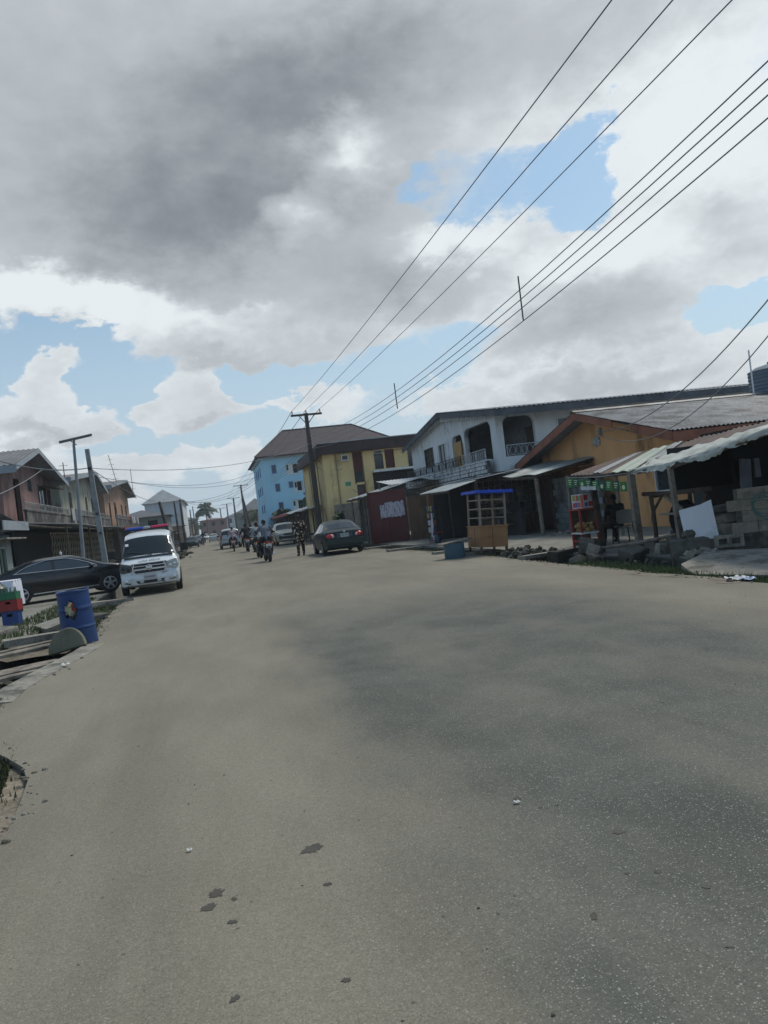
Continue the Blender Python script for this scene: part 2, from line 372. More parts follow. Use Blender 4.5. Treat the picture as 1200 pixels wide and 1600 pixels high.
def strip(le, re, z, name, m, depth=.56):
    ys = sorted({p[1] for p in le} | {p[1] for p in re})
    def at(line, y):
        for (x0, y0), (x1, y1) in zip(line, line[1:]):
            if y0 <= y <= y1: return x0+(x1-x0)*((y-y0)/(y1-y0) if y1 > y0 else 0)
        return line[-1][0]
    mb = MB(); vs = []; fs = []
    for y in ys:
        a, b = at(le, y), at(re, y); n = 3
        vs += [(a, y, z-depth), (a, y, z), (a+(b-a)*.5, y, z), (b, y, z), (b, y, z-depth)]
    for i in range(len(ys)-1):
        for k in range(4): fs.append((i*5+k, i*5+k+1, i*5+6+k, i*5+5+k))
    fs.append((0, 1, 2, 3, 4)); k = (len(ys)-1)*5; fs.append((k+4, k+3, k+2, k+1, k))
    mb.add(vs, fs); return struct(mb.build(name, m))
strip(L_edge, R_edge, 0.0, 'road', M_road)
# left roadside: dirt verge near the camera, then a drain and the yards behind it
strip(jitter_line([(-60, -40), (-60, 8.6)], 5, 0), [(x-.004, y) for x, y in L_edge if y < 8.6]+[(-2.5, 8.6)], -.05, 'verge', M_dirt)
strip(jitter_line([(-60, 8.6), (-60, 400)], 60, 0), jitter_line([(-3.9, 8.6), (-4.0, 12), (-4.1, 14.5), (-3.75, 16), (-3.5, 24), (-3.45, 60), (-3.4, 400)]), .03, 'yard', M_yard)
# right roadside
strip(jitter_line([(8.6, -40), (8.5, 12), (8.7, 14.5), (8.35, 15.5), (8.3, 22), (8.1, 30), (7.9, 60), (7.8, 400)]), jitter_line([(60, -40), (60, 400)], 60, 0), .05, 'yard', M_yard)
strip(jitter_line([(-900, 400), (-900, 2500)], 500, 0), jitter_line([(900, 400), (900, 2500)], 500, 0), .02, 'ground', M_yard)
# thin broken concrete lip along the road
mb = MB()
pts = [(-2.60, 9.2), (-2.62, 10.0), (-2.50, 10.9), (-2.36, 11.7), (-2.22, 12.6), (-2.16, 13.3)]
for (x0, y0), (x1, y1) in zip(pts, pts[1:]):
    mb.add([(x0-.05, y0, -.4), (x0+.26, y0, -.4), (x1+.26, y1, -.4), (x1-.05, y1, -.4), (x0-.05, y0, .035), (x0+.26, y0, .008), (x1+.26, y1, .008), (x1-.05, y1, .035)],
           [(0,3,2,1),(4,5,6,7),(0,1,5,4),(1,2,6,5),(2,3,7,6),(3,0,4,7)])
struct(mb.build('kerb', M_conc))
# stains and loose grit lying on the road
M_oil = mat('oil_stain', (.055, .050, .040), .6, .3, 12)
def blotch(mb, x, y, r, ar=1., rot=0, z=.002, n=40):
    vs = [(x, y, z)]; ph = [random.uniform(0, 6.28) for _ in range(4)]
    for i in range(n):
        a = 2*pi*i/n; q = r*(1+.22*sin(2*a+ph[0])+.16*sin(5*a+ph[1])+.13*sin(9*a+ph[2])+random.uniform(-.16, .16))
        px, py = q*cos(a), q*sin(a)*ar; vs.append((x+px*cos(rot)-py*sin(rot), y+px*sin(rot)+py*cos(rot), z))
    mb.add(vs, [(0, 1+i, 1+(i+1) % n) for i in range(n)])
def gpt(u, v, z=0.):          # the spot of ground that lies in this direction from the camera's place
    dx, dy = u-600, 800-v; xl = dx*cos(ROLL)+dy*sin(ROLL); zl = -dx*sin(ROLL)+dy*cos(ROLL)
    Yd = (z-EYE)*1200/zl; Xd = Yd*xl/1200
    return Xd*cos(AIM)+Yd*sin(AIM), -Xd*sin(AIM)+Yd*cos(AIM)
mb = MB()
for (u, v, r, ar, ro) in [(488, 1326, .056, .75, .5), (338, 1396, .045, .6, .6), (326, 1418, .045, .45, .5), (363, 1441, .022, .7, .2), (512, 1382, .02, .7, 0), (541, 1532, .016, .8, 0), (367, 1561, .018, .9, 0), (366, 1405, .014, 1, 0)]:
    x, y = gpt(u, v); blotch(mb, x, y, r*.8, ar*1.5, ro-AIM)
for (u, v, r) in [(928, 1432, .022), (1105, 1386, .02), (967, 1300, .03), (1028, 1362, .02), (1140, 1480, .012), (980, 1365, .012), (845, 1262, .012), (808, 1248, .03)]:
    x, y = gpt(u, v); blotch(mb, x, y, r, .6, random.random()*3)
struct(mb.build('road_stains', M_oil, recalc=False))
def stones(name, spots, m, size, label=None, jit=.25):
    mb = MB()
    for (x, y, z) in spots:
        r = random.uniform(*size); mb.ball((x, y, z+r*.25), (r, r*random.uniform(.6, 1.1), r*random.uniform(.4, .7)), 7, 5, jit)
    return mb.build(name, m)
sp = []
for i in range(200):
    y = 2.0+random.random()**2*26; x = random.uniform(-1.5, 7.1)
    sp.append((x, y, 0))
struct(stones('gravel', sp[:130], M_conc, (.003, .009)), 'stuff')
struct(stones('gravel', sp[130:], M_concd, (.003, .008)), 'stuff')

def edge_pt(line, y):
    for (x0, y0), (x1, y1) in zip(line, line[1:]):
        if y0 <= y <= y1: return x0+(x1-x0)*((y-y0)/((y1-y0) or 1))
    return line[-1][0]
for line, sgn, n in ((L_edge, 1, 420), (R_edge, -1, 420)):
    sp = []
    for _ in range(n):
        y = random.uniform(4.4, 34) if sgn > 0 else random.uniform(8, 40); sp.append((edge_pt(line, y)+sgn*(abs(random.gauss(0, .10))-.05), y, 0))
    struct(stones('gravel', sp[::2], M_conc, (.006, .022)), 'stuff'); struct(stones('gravel', sp[1::2], M_dirt, (.008, .03)), 'stuff')
# thin drifts of silt spilling over the broken edges onto the road
mb = MB()
for line, sgn in ((L_edge, 1), (R_edge, -1)):
    for _ in range(46):
        y = random.uniform(15, 30) if sgn > 0 else random.uniform(8.5, 34); rr = random.uniform(.05, .14); blotch(mb, edge_pt(line, y)+sgn*rr*1.25, y, rr, random.uniform(1.2, 2.2), 0, .003+random.random()*.002, 26)
struct(mb.build('silt', M_dirt, recalc=False))
# ---------------------------------------------------------------- buildings on the right-hand side
M_white = mat('whitewashed_wall', (.68, .71, .72), .9, .12, 1.5, .2, stain=(.16, .17, .17), stain_amt=.3, stain_scale=1.1, streak=True)
M_whited = mat('stained_white_blocks', (.66, .67, .66), .9, .15, 3, .3, stain=(.05, .055, .05), stain_amt=.45, stain_scale=2.6, streak=True)
M_zinc = mat('grey_zinc_roofing', (.17, .185, .20), .55, .25, 1.8, .1, metal=.3, stain=(.09, .085, .08), stain_amt=.4, stain_scale=.8)
M_zincl = mat('pale_zinc_sheet', (.34, .37, .365), .45, .2, 1.5, .1, metal=.4, stain=(.22, .22, .2), stain_amt=.35)
M_zinco = mat('aged_zinc_roofing', (.28, .275, .265), .6, .28, 1.4, .1, metal=.3, stain=(.13, .11, .095), stain_amt=.55, stain_scale=1.1, fine=.12)
M_asb = mat('dark_fascia', (.085, .095, .11), .8, .25, 2, .2, stain=(.04, .045, .05), stain_amt=.4)
M_soffit = mat('soffit_board', (.22, .235, .245), .85, .15, 2, .1, stain=(.1, .1, .1), stain_amt=.3)
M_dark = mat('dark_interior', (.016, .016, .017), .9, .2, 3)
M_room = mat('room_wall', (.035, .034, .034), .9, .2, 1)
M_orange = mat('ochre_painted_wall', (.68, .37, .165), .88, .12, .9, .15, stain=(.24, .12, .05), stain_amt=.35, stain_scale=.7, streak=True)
M_orangefas = mat('terracotta_fascia', (.26, .10, .06), .8, .22, 2, .1, stain=(.14, .06, .04), stain_amt=.4)
M_winframe = mat('white_window_frame', (.62, .65, .64), .5, .08, 4)
M_glass = mat('dark_window_glass', (.022, .032, .038), .12, .3, 1.2, spec=.6)
M_iron = mat('black_ironwork', (.03, .03, .032), .6, .2, 6)
M_ironw = mat('white_ironwork', (.48, .50, .51), .6, .2, 6)
M_grill = mat('rusted_grey_lattice', (.24, .25, .24), .6, .25, 8, stain=(.12, .09, .07), stain_amt=.4)
M_redgate = mat('dark_red_gate_paint', (.11, .018, .018), .5, .22, 1.2, .1, stain=(.09, .03, .025), stain_amt=.5, stain_scale=1.3)
M_brown = mat('brown_plaster', (.17, .105, .065), .9, .22, 1.4, .3, stain=(.07, .055, .045), stain_amt=.45, streak=True)
M_yellow = mat('yellow_painted_wall', (.78, .59, .29), .88, .12, .8, .1, stain=(.19, .13, .06), stain_amt=.38, stain_scale=.55, streak=True)
M_maroon = mat('maroon_wall_strip', (.10, .03, .025), .8, .2, 1.5)
M_brownfas = mat('dark_brown_fascia', (.058, .038, .036), .8, .3, 1.3, .2, stain=(.03, .022, .022), stain_amt=.5)
M_blue = mat('light_blue_painted_wall', (.36, .64, .80), .85, .09, .5, .05)
M_bluetrim = mat('blue_window_trim', (.05, .16, .38), .6, .1, 2)
M_broof = mat('brown_tile_roof', (.045, .030, .033), .75, .2, 1.2, .4, fine=.18)
M_rust = mat('rusty_iron_sheet', (.085, .05, .04), .8, .35, 1.8, .2, stain=(.05, .035, .03), stain_amt=.5)
M_tarp = mat('dirty_white_tarpaulin', (.40, .415, .38), .8, .2, 3, .3, stain=(.22, .22, .19), stain_amt=.35, stain_scale=1.6)
M_block = mat('concrete_block', (.225, .20, .165), .95, .2, 3, .5, stain=(.09, .085, .07), stain_amt=.5, stain_scale=1.8, fine=.15)

def corrugated(fn, length, width, pitch=.17, amp=.016, mb=None, rows=6, t=.01):
    """fn(u across corrugations, v along them) -> Vector on the plane; ridges follow v"""
    mb = mb or MB(); nu = int(length/pitch*4)
    return mb.sheet(lambda a, b: Vector(fn(a, b))+Vector((0, 0, amp*sin(2*pi*a*length/pitch))), nu, rows, t)
def window(parent, axis, plane, a0, a1, z0, z1, fr=M_winframe, w=.05, depth=.06, bars=1, bars_h=0, name='window', glass=M_glass, sgn=-1, sill=False):
    """frame standing `depth` proud of a wall plane towards sgn*axis, with a recessed pane as sub-part"""
    mb = MB(); p0, p1 = plane+sgn*depth, plane-sgn*.10
    rect_frame(mb, axis, p0, p1, a0, a1, z0, z1, w)
    q0, q1 = plane+sgn*.01, plane-sgn*.03
    for i in range(1, bars+1):
        a = a0+(a1-a0)*i/(bars+1)
        mb.box((q0, a-.02, z0), (q1, a+.02, z1)) if axis == 'x' else mb.box((a-.02, q0, z0), (a+.02, q1, z1))
    for i in range(1, bars_h+1):
        z = z0+(z1-z0)*i/(bars_h+1)
        mb.box((q0+sgn*.004, a0, z-.02), (q1, a1, z+.02)) if axis == 'x' else mb.box((a0, q0+sgn*.004, z-.02), (a1, q1, z+.02))
    f = mb.build(name, fr, parent)
    g = MB(); k0, k1 = plane-sgn*.04, plane-sgn*.06
    g.box((k0, a0, z0), (k1, a1, z1)) if axis == 'x' else g.box((a0, k0, z0), (a1, k1, z1))
    g.build('pane', glass, f)
    if sill:
        s = MB(); s.box((plane+sgn*.14, a0-.1, z0-w-.07), (plane, a1+.1, z0-w-.003)) if axis == 'x' else s.box((a0-.1, plane+sgn*.14, z0-w-.07), (a1+.1, plane, z0-w-.003)); s.build('sill', fr, f)
    return f
def arch_fill(mb, axis, p0, p1, a0, a1, ztop, r):     # rounded upper corners of an opening
    for side in (0, 1):
        cx = a0+r if side == 0 else a1-r; corner = a0 if side == 0 else a1
        n = 6; poly = [(corner, ztop)]
        for i in range(n+1):
            an = pi/2*i/n; poly.append(((cx-r*sin(an)) if side == 0 else (cx+r*sin(an)), ztop-r+r*cos(an)))
        mb.prism(poly, axis, p0, p1)

# --- two-storey white house: gable end to the street, balcony, long grey eave
t = thing('white_house', 'two-storey whitewashed house with arched balcony openings and a long dark grey eave', 'house', (12.35, 31, 0))
FX = 12.35
holes = [(40.5, 42.2, 3.75, 4.80), (38.15, 39.45, 3.72, 4.78), (35.55, 37.1, 2.75, 4.90), (31.65, 35.2, 3.3, 5.02)]
mb = MB().wall('x', FX, FX+.22, 31.0, 45.0, 2.70, 5.32, holes)
for (a, b, _, h), r in zip(holes[2:], (.35, .45)): arch_fill(mb, 'x', FX+.01, FX+.21, a, b, h, r)
mb.add([(FX, 31.0, 5.32), (FX, 45.0, 5.32), (FX, 38.0, 6.15), (FX+.22, 31.0, 5.32), (FX+.22, 45.0, 5.32), (FX+.22, 38.0, 6.15)], [(0, 1, 2), (3, 5, 4), (0, 3, 4, 1), (1, 4, 5, 2), (2, 5, 3, 0)])
side = [(12.68, 14.15, 3.3, 5.02), (15.2, 16.6, 3.7, 4.75)]
mb.wall('y', 31.0, 31.22, FX+.22, 26, 2.70, 5.30, side); arch_fill(mb, 'y', 31.01, 31.21, 12.68, 14.15, 5.02, .35)
mb.box((FX+.22, 44.8, 2.7), (26, 45.0, 5.3)); mb.box((25.8, 31.22, 2.7), (26, 44.8, 5.3))
mb.build('wall', M_white, t)
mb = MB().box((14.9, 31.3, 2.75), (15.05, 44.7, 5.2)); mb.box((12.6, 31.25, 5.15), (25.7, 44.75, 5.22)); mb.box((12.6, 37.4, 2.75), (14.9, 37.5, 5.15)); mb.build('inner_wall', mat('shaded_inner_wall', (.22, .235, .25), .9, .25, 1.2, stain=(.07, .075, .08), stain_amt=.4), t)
for y_ in (32.6, 39.0, 41.2): MB().box((14.84, y_, 2.75), (14.895, y_+.95, 4.7)).build('inner_door', M_wood2, t)
mb = MB().box((12.0, 31.0, 2.52), (26, 45.0, 2.695)); mb.build('floor_slab', M_concd, t)
window(t, 'x', FX, 40.55, 42.15, 3.80, 4.75, M_iron, .05, .03, 2, 2)
window(t, 'x', FX, 38.2, 39.4, 3.77, 4.73, M_winframe, .07, .05, 1, 0)
window(t, 'y', 31.0, 15.25, 16.55, 3.75, 4.70, M_winframe, .06, .04, 1, 0)
# open shutter in the balcony doorway
MB().box((12.22, 35.45, 3.25), (12.27, 36.55, 4.55)).build('door_leaf', mat('ochre_door', (.42, .25, .09), .7, .15, 2), t)
MB().box((12.9, 36.0, 2.75), (12.95, 37.3, 4.7)).build('door_leaf', M_wood2, t)
# balcony: block parapet under scrolled iron railing
mb = MB(); bx = 11.95
y = 31.6
while y < 45.2:
    for r in range(3):
        o = .18 if r % 2 else 0
        mb.box((bx-.03+random.uniform(-.02, .03), y+o+.04, 2.74+r*.17), (bx+.14, y+o+.36, 2.74+r*.17+.14))
    y += .40
MB().box((bx+.05, 31.4, 2.70), (bx+.12, 45.3, 3.24)).build('parapet_core', M_concd, t); mb.box((bx-.03, 31.35, 3.245), (bx+.17, 45.4, 3.30)); mb.box((bx, 31.3, 2.55), (bx+.4, 45.4, 2.69))
mb.build('parapet', M_whited, t)
def scroll_rail(parent, axis, plane, a0, a1, z0, z1, m, step=.24, name='railing'):
    mb = MB(); P = (lambda a, z: (plane, a, z)) if axis == 'x' else (lambda a, z: (a, plane, z))
    mb.tube([P(a0, z1), P(a1, z1)], .022, 5); mb.tube([P(a0, z0+.03), P(a1, z0+.03)], .014, 5)
    n = int((a1-a0)/step)
    for i in range(n+1):
        a = a0+(a1-a0)*i/n
        if i % 5 == 0: mb.tube([P(a, z0), P(a, z1)], .02, 5)
        if i < n:
            c = a+step/2; h = (z1-z0)
            for s in (-1, 1):
                mb.tube([P(c+s*.10, z0+h*.12), P(c+s*.03, z0+h*.3), P(c+s*.025, z0+h*.5), P(c+s*.03, z0+h*.7), P(c+s*.10, z0+h*.88)], .012, 4)
    return mb.build(name, m, parent)
scroll_rail(t, 'x', bx+.07, 31.7, 34.9, 3.30, 3.78, M_ironw)
scroll_rail(t, 'x', bx+.07, 35.1, 45.3, 3.30, 3.78, M_iron)
scroll_rail(t, 'y', 30.98, 12.75, 14.35, 3.32, 3.78, M_ironw)
# fretwork strip under the gable
mb = MB()
for i in range(40):
    y = 31.3+i*.34; zt = 5.36+(.80-abs(y-38)*.118)
    mb.box((FX-.30, y, zt-.30), (FX-.26, y+.22, zt-.02)); mb.box((FX-.30, y+.22, zt-.10), (FX-.26, y+.34, zt-.02))
mb.build('fretwork', M_ironw, t)
# roof
RX0, RX1 = 11.85, 26.4; EZ = 5.20; RY0, RY1, RYC, RZ = 29.75, 45.3, 37.6, 6.22
def rf(y): return EZ+(RZ-EZ)*(1-abs(y-RYC)/((RYC-RY0) if y < RYC else (RY1-RYC)))
mb = MB()
corrugated(lambda a, b: (RX0+(RX1-RX0)*a, RY0+(RYC-RY0)*b, rf(RY0+(RYC-RY0)*b)+.06), RX1-RX0, 8, .22, .02, mb)
corrugated(lambda a, b: (RX0+(RX1-RX0)*a, RYC+(RY1-RYC)*b, rf(RYC+(RY1-RYC)*b)+.06), RX1-RX0, 8, .22, .02, mb)
mb.build('roof', M_zinc, t)
mb = MB()
for a, b in ((RY0, RYC), (RYC, RY1)):
    za, zb = rf(a), rf(b)
    mb.add([(RX0, a, za+.02), (RX0, b, zb+.02), (RX0, b, zb-.22), (RX0, a, za-.22), (RX0+.04, a, za+.02), (RX0+.04, b, zb+.02), (RX0+.04, b, zb-.22), (RX0+.04, a, za-.22)],
           [(0,1,2,3),(4,7,6,5),(0,4,5,1),(3,2,6,7),(0,3,7,4),(1,5,6,2)])
mb.box((RX0, RY0-.04, EZ-.26), (RX1, RY0, EZ+.02)); mb.build('fascia', M_asb, t)
mb = MB().add([(RX0+.05, RY0+.02, EZ-.03), (RX1, RY0+.02, EZ-.03), (RX1, RYC, RZ-.03), (RX0+.05, RYC, RZ-.03), (RX0+.05, RY1, EZ-.03), (RX1, RY1, EZ-.03)], [(0, 1, 2, 3), (3, 2, 5, 4)])
mb.build('soffit', M_soffit, t, recalc=False)
# ground floor: recessed dark shops behind posts and lattice
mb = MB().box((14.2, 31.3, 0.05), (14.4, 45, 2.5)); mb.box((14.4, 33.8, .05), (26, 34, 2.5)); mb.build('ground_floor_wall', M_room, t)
mb = MB().wall('y', 31.02, 31.2, 11.2, 14.15, .05, .78); mb.build('dwarf_wall', M_brown, t)
def lattice(parent, y, x0, x1, z0, z1, m, nx, nz, skew=0, r=.014, name='lattice'):
    mb = MB()
    for i in range(nx+1):
        x = x0+(x1-x0)*i/nx; mb.tube([(x, y, z0), (x+skew, y, z1)], r, 4)
    for j in range(nz+1):
        z = z0+(z1-z0)*j/nz; mb.tube([(x0, y-.012, z), (x1, y-.012, z)], r, 4)
    return mb.build(name, m, parent)
lattice(t, 31.1, 11.25, 14.1, .80, 2.35, M_grill, 11, 6)
lattice(t, 31.04, 11.25, 12.5, 2.35, 2.65, M_grill, 4, 1, name='lattice')
MB().box((11.1, 31.03, .04), (11.22, 31.17, 2.65)).build('post', M_wood, t); MB().box((13.4, 31.0, .04), (13.52, 31.12, 2.6)).build('post', M_wood2, t)
# satellite dish like round tray seen through the lattice
o = MB().lathe([(.02, 0), (.22, .02), (.27, .06), (.27, .07), (.2, .04)], (13.35, 31.35, 1.75), 'y', 20).build('round_tray', mat('dull_tin', (.2, .22, .22), .5, .2, 4, metal=.3), smooth=True, loc=(13.35, 31.35, 1.75))
tag(o, 'round dull tin tray hanging behind the iron lattice of the white house', 'tray')

# --- lean-to porch of zinc sheet between the white and ochre houses
t = thing('porch', 'open lean-to porch of pale grey zinc sheets on timber posts before the ochre house', 'porch', (11.5, 25.8, .05))
mb = MB(); corrugated(lambda a, b: (11.45+2.5*b, 25.55+8.2*a, 2.24+.36*a+.42*b+.03*sin(a*19)), 8.2, 2.6, .2, .018, mb); mb.build('roof', M_zincl, t)
mb = MB().beam((11.55, 25.6, 2.14), (11.55, 33.6, 2.50), .07, .09).beam((13.7, 25.6, 2.50), (13.7, 33.6, 2.90), .07, .09)
for i in range(5): y = 25.65+i*1.95; mb.beam((11.5, y, 2.185+.36*(y-25.55)/8.2), (13.8, y, 2.57+.36*(y-25.55)/8.2), .05, .07)
mb.build('rafter', M_wood2, t)
MB().tube([(11.58, 25.75, .05), (11.55, 25.72, 2.12)], .075, 7).build('post', M_wood, t)
MB().tube([(12.1, 26.9, .05), (12.05, 26.9, 2.2)], .06, 7).build('post', M_wood2, t)
MB().tube([(11.6, 32.9, .05), (11.6, 32.9, 2.4)], .06, 7).build('post', M_wood, t)

# --- ochre bungalow, gable to the street
t = thing('ochre_house', 'ochre painted bungalow with terracotta gable boards and aged corrugated roof', 'house', (13.8, 20.2, 0))
W0, W1, WY0, WY1 = 13.85, 30., 20.3, 30.0; C = 25.2; AP = 4.25; EV = 2.86
wins = [(20.5, 22.1, 1.42, 2.22)]
mb = MB().wall('x', W0, W0+.2, WY0, WY1, 0.0, 2.80, [(20.3, 21.85, 1.15, 2.15), (22.6, 24.3, 1.85, 2.35), (26.05, 26.75, .9, 1.95)])
def oz(y, k=0): return EV+(AP-EV)*(1-abs(y-C)/5.8)+k
mb.add([(W0, WY0, 2.80), (W0, WY1, 2.80), (W0, WY1, oz(WY1, -.05)), (W0, C, oz(C, -.06)), (W0, WY0, oz(WY0, -.05)), (W0+.2, WY0, 2.80), (W0+.2, WY1, 2.80), (W0+.2, WY1, oz(WY1, -.05)), (W0+.2, C, oz(C, -.06)), (W0+.2, WY0, oz(WY0, -.05))],
       [(0,1,2,3,4),(9,8,7,6,5),(0,5,6,1),(1,6,7,2),(2,7,8,3),(3,8,9,4),(4,9,5,0)])
mb.box((W0+.2, WY1-.2, 0), (W1, WY1, 2.9)); mb.box((W1-.2, WY0+.2, 0), (W1, WY1-.2, 2.9))
mb.build('wall', M_orange, t)
MB().box((W0+.2, WY0, 0), (W1, WY0+.2, 2.9)).build('side_wall', mat('shaded_side_wall', (.035, .05, .05), .9, .2, 1), t)  # shade of this side put into a dark greenish colour
MB().box((W0+.9, WY0+.3, .05), (W0+.95, WY1-.3, 2.8)).build('inner_wall', M_dark, t)
window(t, 'x', W0, 20.4, 21.8, 1.2, 2.1, M_winframe, .05, .03, 1); window(t, 'x', W0, 22.65, 24.25, 1.9, 2.3, M_winframe, .05, .03, 1)
window(t, 'x', W0, 26.1, 26.7, .95, 1.9, M_wood2, .05, .03, 0)
mb = MB().beam((W0-.35, 25.6, 2.36), (W0-.35, 27.2, 2.36), .6, .05); mb.build('window_hood', M_orangefas, t)
MB().box((W0-.02, 25.9, .02), (W0, 30.0, .5)).build('skirting', M_brown, t)
MB().box((W0-.06, 19.9, 1.98), (W0-.01, 20.0, 2.02)).build('bracket', M_iron, t)
RX0, RX1 = 13.0, 30.5
mb = MB()
def lap(b): return .012*((b*5) % 1)
corrugated(lambda a, b: (RX0+(RX1-RX0)*a, 19.4+(C-19.4)*b, EV+.04+(AP-EV)*b-lap(b)), RX1-RX0, 6, .15, .022, mb, rows=20)
corrugated(lambda a, b: (RX0+(RX1-RX0)*a, C+(31.0-C)*b, AP+.04+(EV-AP)*b), RX1-RX0, 6, .15, .022, mb, rows=6)
mb.build('roof', M_zinco, t)
MB().add([(RX0-.03, C-.22, AP+.02), (RX1, C-.22, AP+.02), (RX1, C, AP+.10), (RX0-.03, C, AP+.10), (RX0-.03, C+.22, AP+.02), (RX1, C+.22, AP+.02)], [(0,1,2,3),(3,2,5,4)]).build('ridge_cap', M_zinco, t, recalc=False)
mb = MB()
def verge(y0, y1, h=.28, x=RX0):
    z0, z1 = oz(y0, 0), oz(y1, 0)
    mb.add([(x, y0, z0), (x, y1, z1), (x, y1, z1-h), (x, y0, z0-h), (x+.03, y0, z0), (x+.03, y1, z1), (x+.03, y1, z1-h), (x+.03, y0, z0-h)], [(0,1,2,3),(4,7,6,5),(0,4,5,1),(3,2,6,7),(0,3,7,4),(1,5,6,2)])
verge(19.45, 21.55); verge(22.65, C, .24); verge(C, 31.0)
mb.box((RX0+.03, 19.42, EV-.30), (21.5, 19.45, EV-.01)); mb.build('fascia', M_orangefas, t)
mb = MB().add([(RX0+.04, 21.5, oz(21.5, -.22)), (RX0+.04, 22.7, oz(22.7, -.22)), (RX0+.06, 22.7, oz(22.7, -.27)), (RX0+.06, 21.5, oz(21.5, -.27))], [(0,1,2,3)]); mb.build('broken_board', M_wood, t, recalc=False)
mb = MB().add([(RX0+.04, 19.5, EV-.03), (W0, 19.5, EV-.03), (W0, C, AP-.05), (RX0+.04, C, AP-.05)], [(0,1,2,3)]).add([(RX0+.04, C, AP-.05), (W0, C, AP-.05), (W0, 30.9, EV-.03), (RX0+.04, 30.9, EV-.03)], [(0,1,2,3)])
mb.add([(W0, 19.5, EV-.06), (W1, 19.5, EV-.06), (W1, 20.3, EV-.06), (W0, 20.3, EV-.06)], [(0,1,2,3)]); mb.build('soffit', M_soffit, t, recalc=False)
# meter bracket and insulator where the service wires land
mb = MB().box((W0-.05, 25.0, 3.05), (W0, 25.4, 3.3)); 
for k in range(8): a = k*pi/4; mb.beam((W0-.06, 25.2, 3.17), (W0-.06, 25.2+.3*cos(a), 3.17+.22*sin(a)), .02, .03)
mb.box((W0-.12, 24.80, 3.32), (W0-.002, 24.9, 3.62)); mb.build('wire_bracket', mat('galvanised', (.42, .45, .45), .5, .2, 5, metal=.5), t)
# grey block wall beside the porch
t = thing('block_wall', 'grey pierced block wall under the porch beside the dark doorway', 'wall', (13.2, 24.6, .05))
mb = MB()
for j in range(9):
    for i in range(9):
        y = 24.2+i*.42+(.2 if j % 2 else 0)
        if y > 27.7: continue
        mb.box((13.2+random.uniform(-.008, .008), y, .05+j*.225), (13.36, y+.40, .05+j*.225+.212))
mb.build('blocks', mat('pale_grey_block', (.20, .225, .235), .9, .2, 3, .3, stain=(.06, .065, .065), stain_amt=.5), t)
MB().box((13.24, 24.2, .05), (13.33, 28.0, 2.1)).build('mortar', M_concd, t)
t = thing('doorway', 'dark brown timber doorway at the back of the porch', 'door', (13.2, 28.2, .05))
mb = MB().wall('x', 13.18, 13.3, 28.1, 29.4, .05, 2.25, [(28.22, 29.28, .05, 2.1)]); mb.build('frame', M_wood2, t)
MB().box((13.24, 28.22, .05), (13.28, 29.28, 2.1)).build('door_leaf', mat('oxblood_door', (.045, .02, .02), .7, .3, 3), t)

# --- yellow building with brown parapet
t = thing('yellow_building', 'two-storey yellow building with maroon strips and a heavy dark brown parapet', 'building', (8.2, 54, 0))
YF = 54.
hl = [(12.0, 12.62, 4.72, 6.05), (12.80, 13.5, 4.70, 6.05), (10.5, 11.1, 3.9, 6.1), (9.66, 10.12, 3.72, 4.05), (14.5, 15.6, 4.6, 6.0), (10.5, 11.1, 2.9, 3.75)]
mb = MB().wall('y', YF, YF+.25, 8.25, 21, 0, 6.12, hl)
mb.box((8.25, YF+.25, 0), (8.5, 66, 6.12)); mb.box((8.5, 65.8, 0), (21, 66, 6.12)); mb.box((20.8, YF+.25, 0), (21, 65.8, 6.12)); mb.build('wall', M_yellow, t)
mb = MB().box((10.42, YF-.05, 3.8), (10.5, YF, 6.1)).box((11.1, YF-.05, 2.4), (11.14, YF, 6.1)).box((10.5, YF+.1, 4.7), (11.1, YF+.14, 6.1)).box((10.5, YF+.1, 2.9), (11.1, YF+.14, 3.3)).box((12.80, YF+.1, 4.7), (13.5, YF+.14, 6.05)); mb.build('strip', M_maroon, t)
for a_, b_ in (((10.5, YF+.16, 3.3), (11.1, YF+.2, 4.7)), ((14.5, YF+.2, 4.6), (15.6, YF+.24, 6.0))): MB().box(a_, b_).build('pane', M_glass, t)
window(t, 'y', YF, 12.05, 12.58, 4.76, 5.72, M_wood2, .05, .03, 0); window(t, 'y', YF, 12.05, 12.58, 5.84, 6.0, M_winframe, .03, .03, 0)
window(t, 'y', YF, 9.68, 10.10, 3.74, 4.03, M_winframe, .04, .03, 0, glass=mat('green_pane', (.12, .33, .12), .3, .3, 6))
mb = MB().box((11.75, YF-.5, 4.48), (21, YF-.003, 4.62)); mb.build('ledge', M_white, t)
MB().box((11.75, YF-.03, 2.6), (21, YF-.01, 4.47)).build('recess_shade', M_dark, t)  # flat dark sheet on the wall, painting the shade of a recess
# brown parapet that curves down at its left end
mb = MB(); mb.box((7.95, YF-.55, 6.12), (21.3, YF-.35, 6.86)); mb.box((7.95, YF-.35, 6.12), (8.15, 66.3, 6.86)); mb.prism([(7.7, 5.9), (8.2, 6.05), (8.2, 6.119), (7.949, 6.119), (7.949, 6.7), (7.8, 6.55), (7.7, 6.2)], 'y', YF-.5, YF+11.5)
mb.box((8.15, YF-.35, 6.12), (21.3, 66.3, 6.2)); mb.build('parapet', M_brownfas, t)
MB().box((7.9, YF-.62, 6.865), (21.35, YF-.30, 6.93)).build('coping', M_zincl, t)
mb = MB()
for x, y in ((8.12, YF+4.4), (9.2, YF-.05), (8.1, YF+6.5), (8.1, YF+2)): MB().tube([(x, y, 0), (x, y, 6.1)], .05, 6).build('drainpipe', mat('stained_pipe', (.3, .25, .14), .7, .2, 5), t)
a = thing('air_conditioner', 'small white air conditioner box high on the yellow wall', 'air conditioner', (9.8, YF-.2, 5.55))
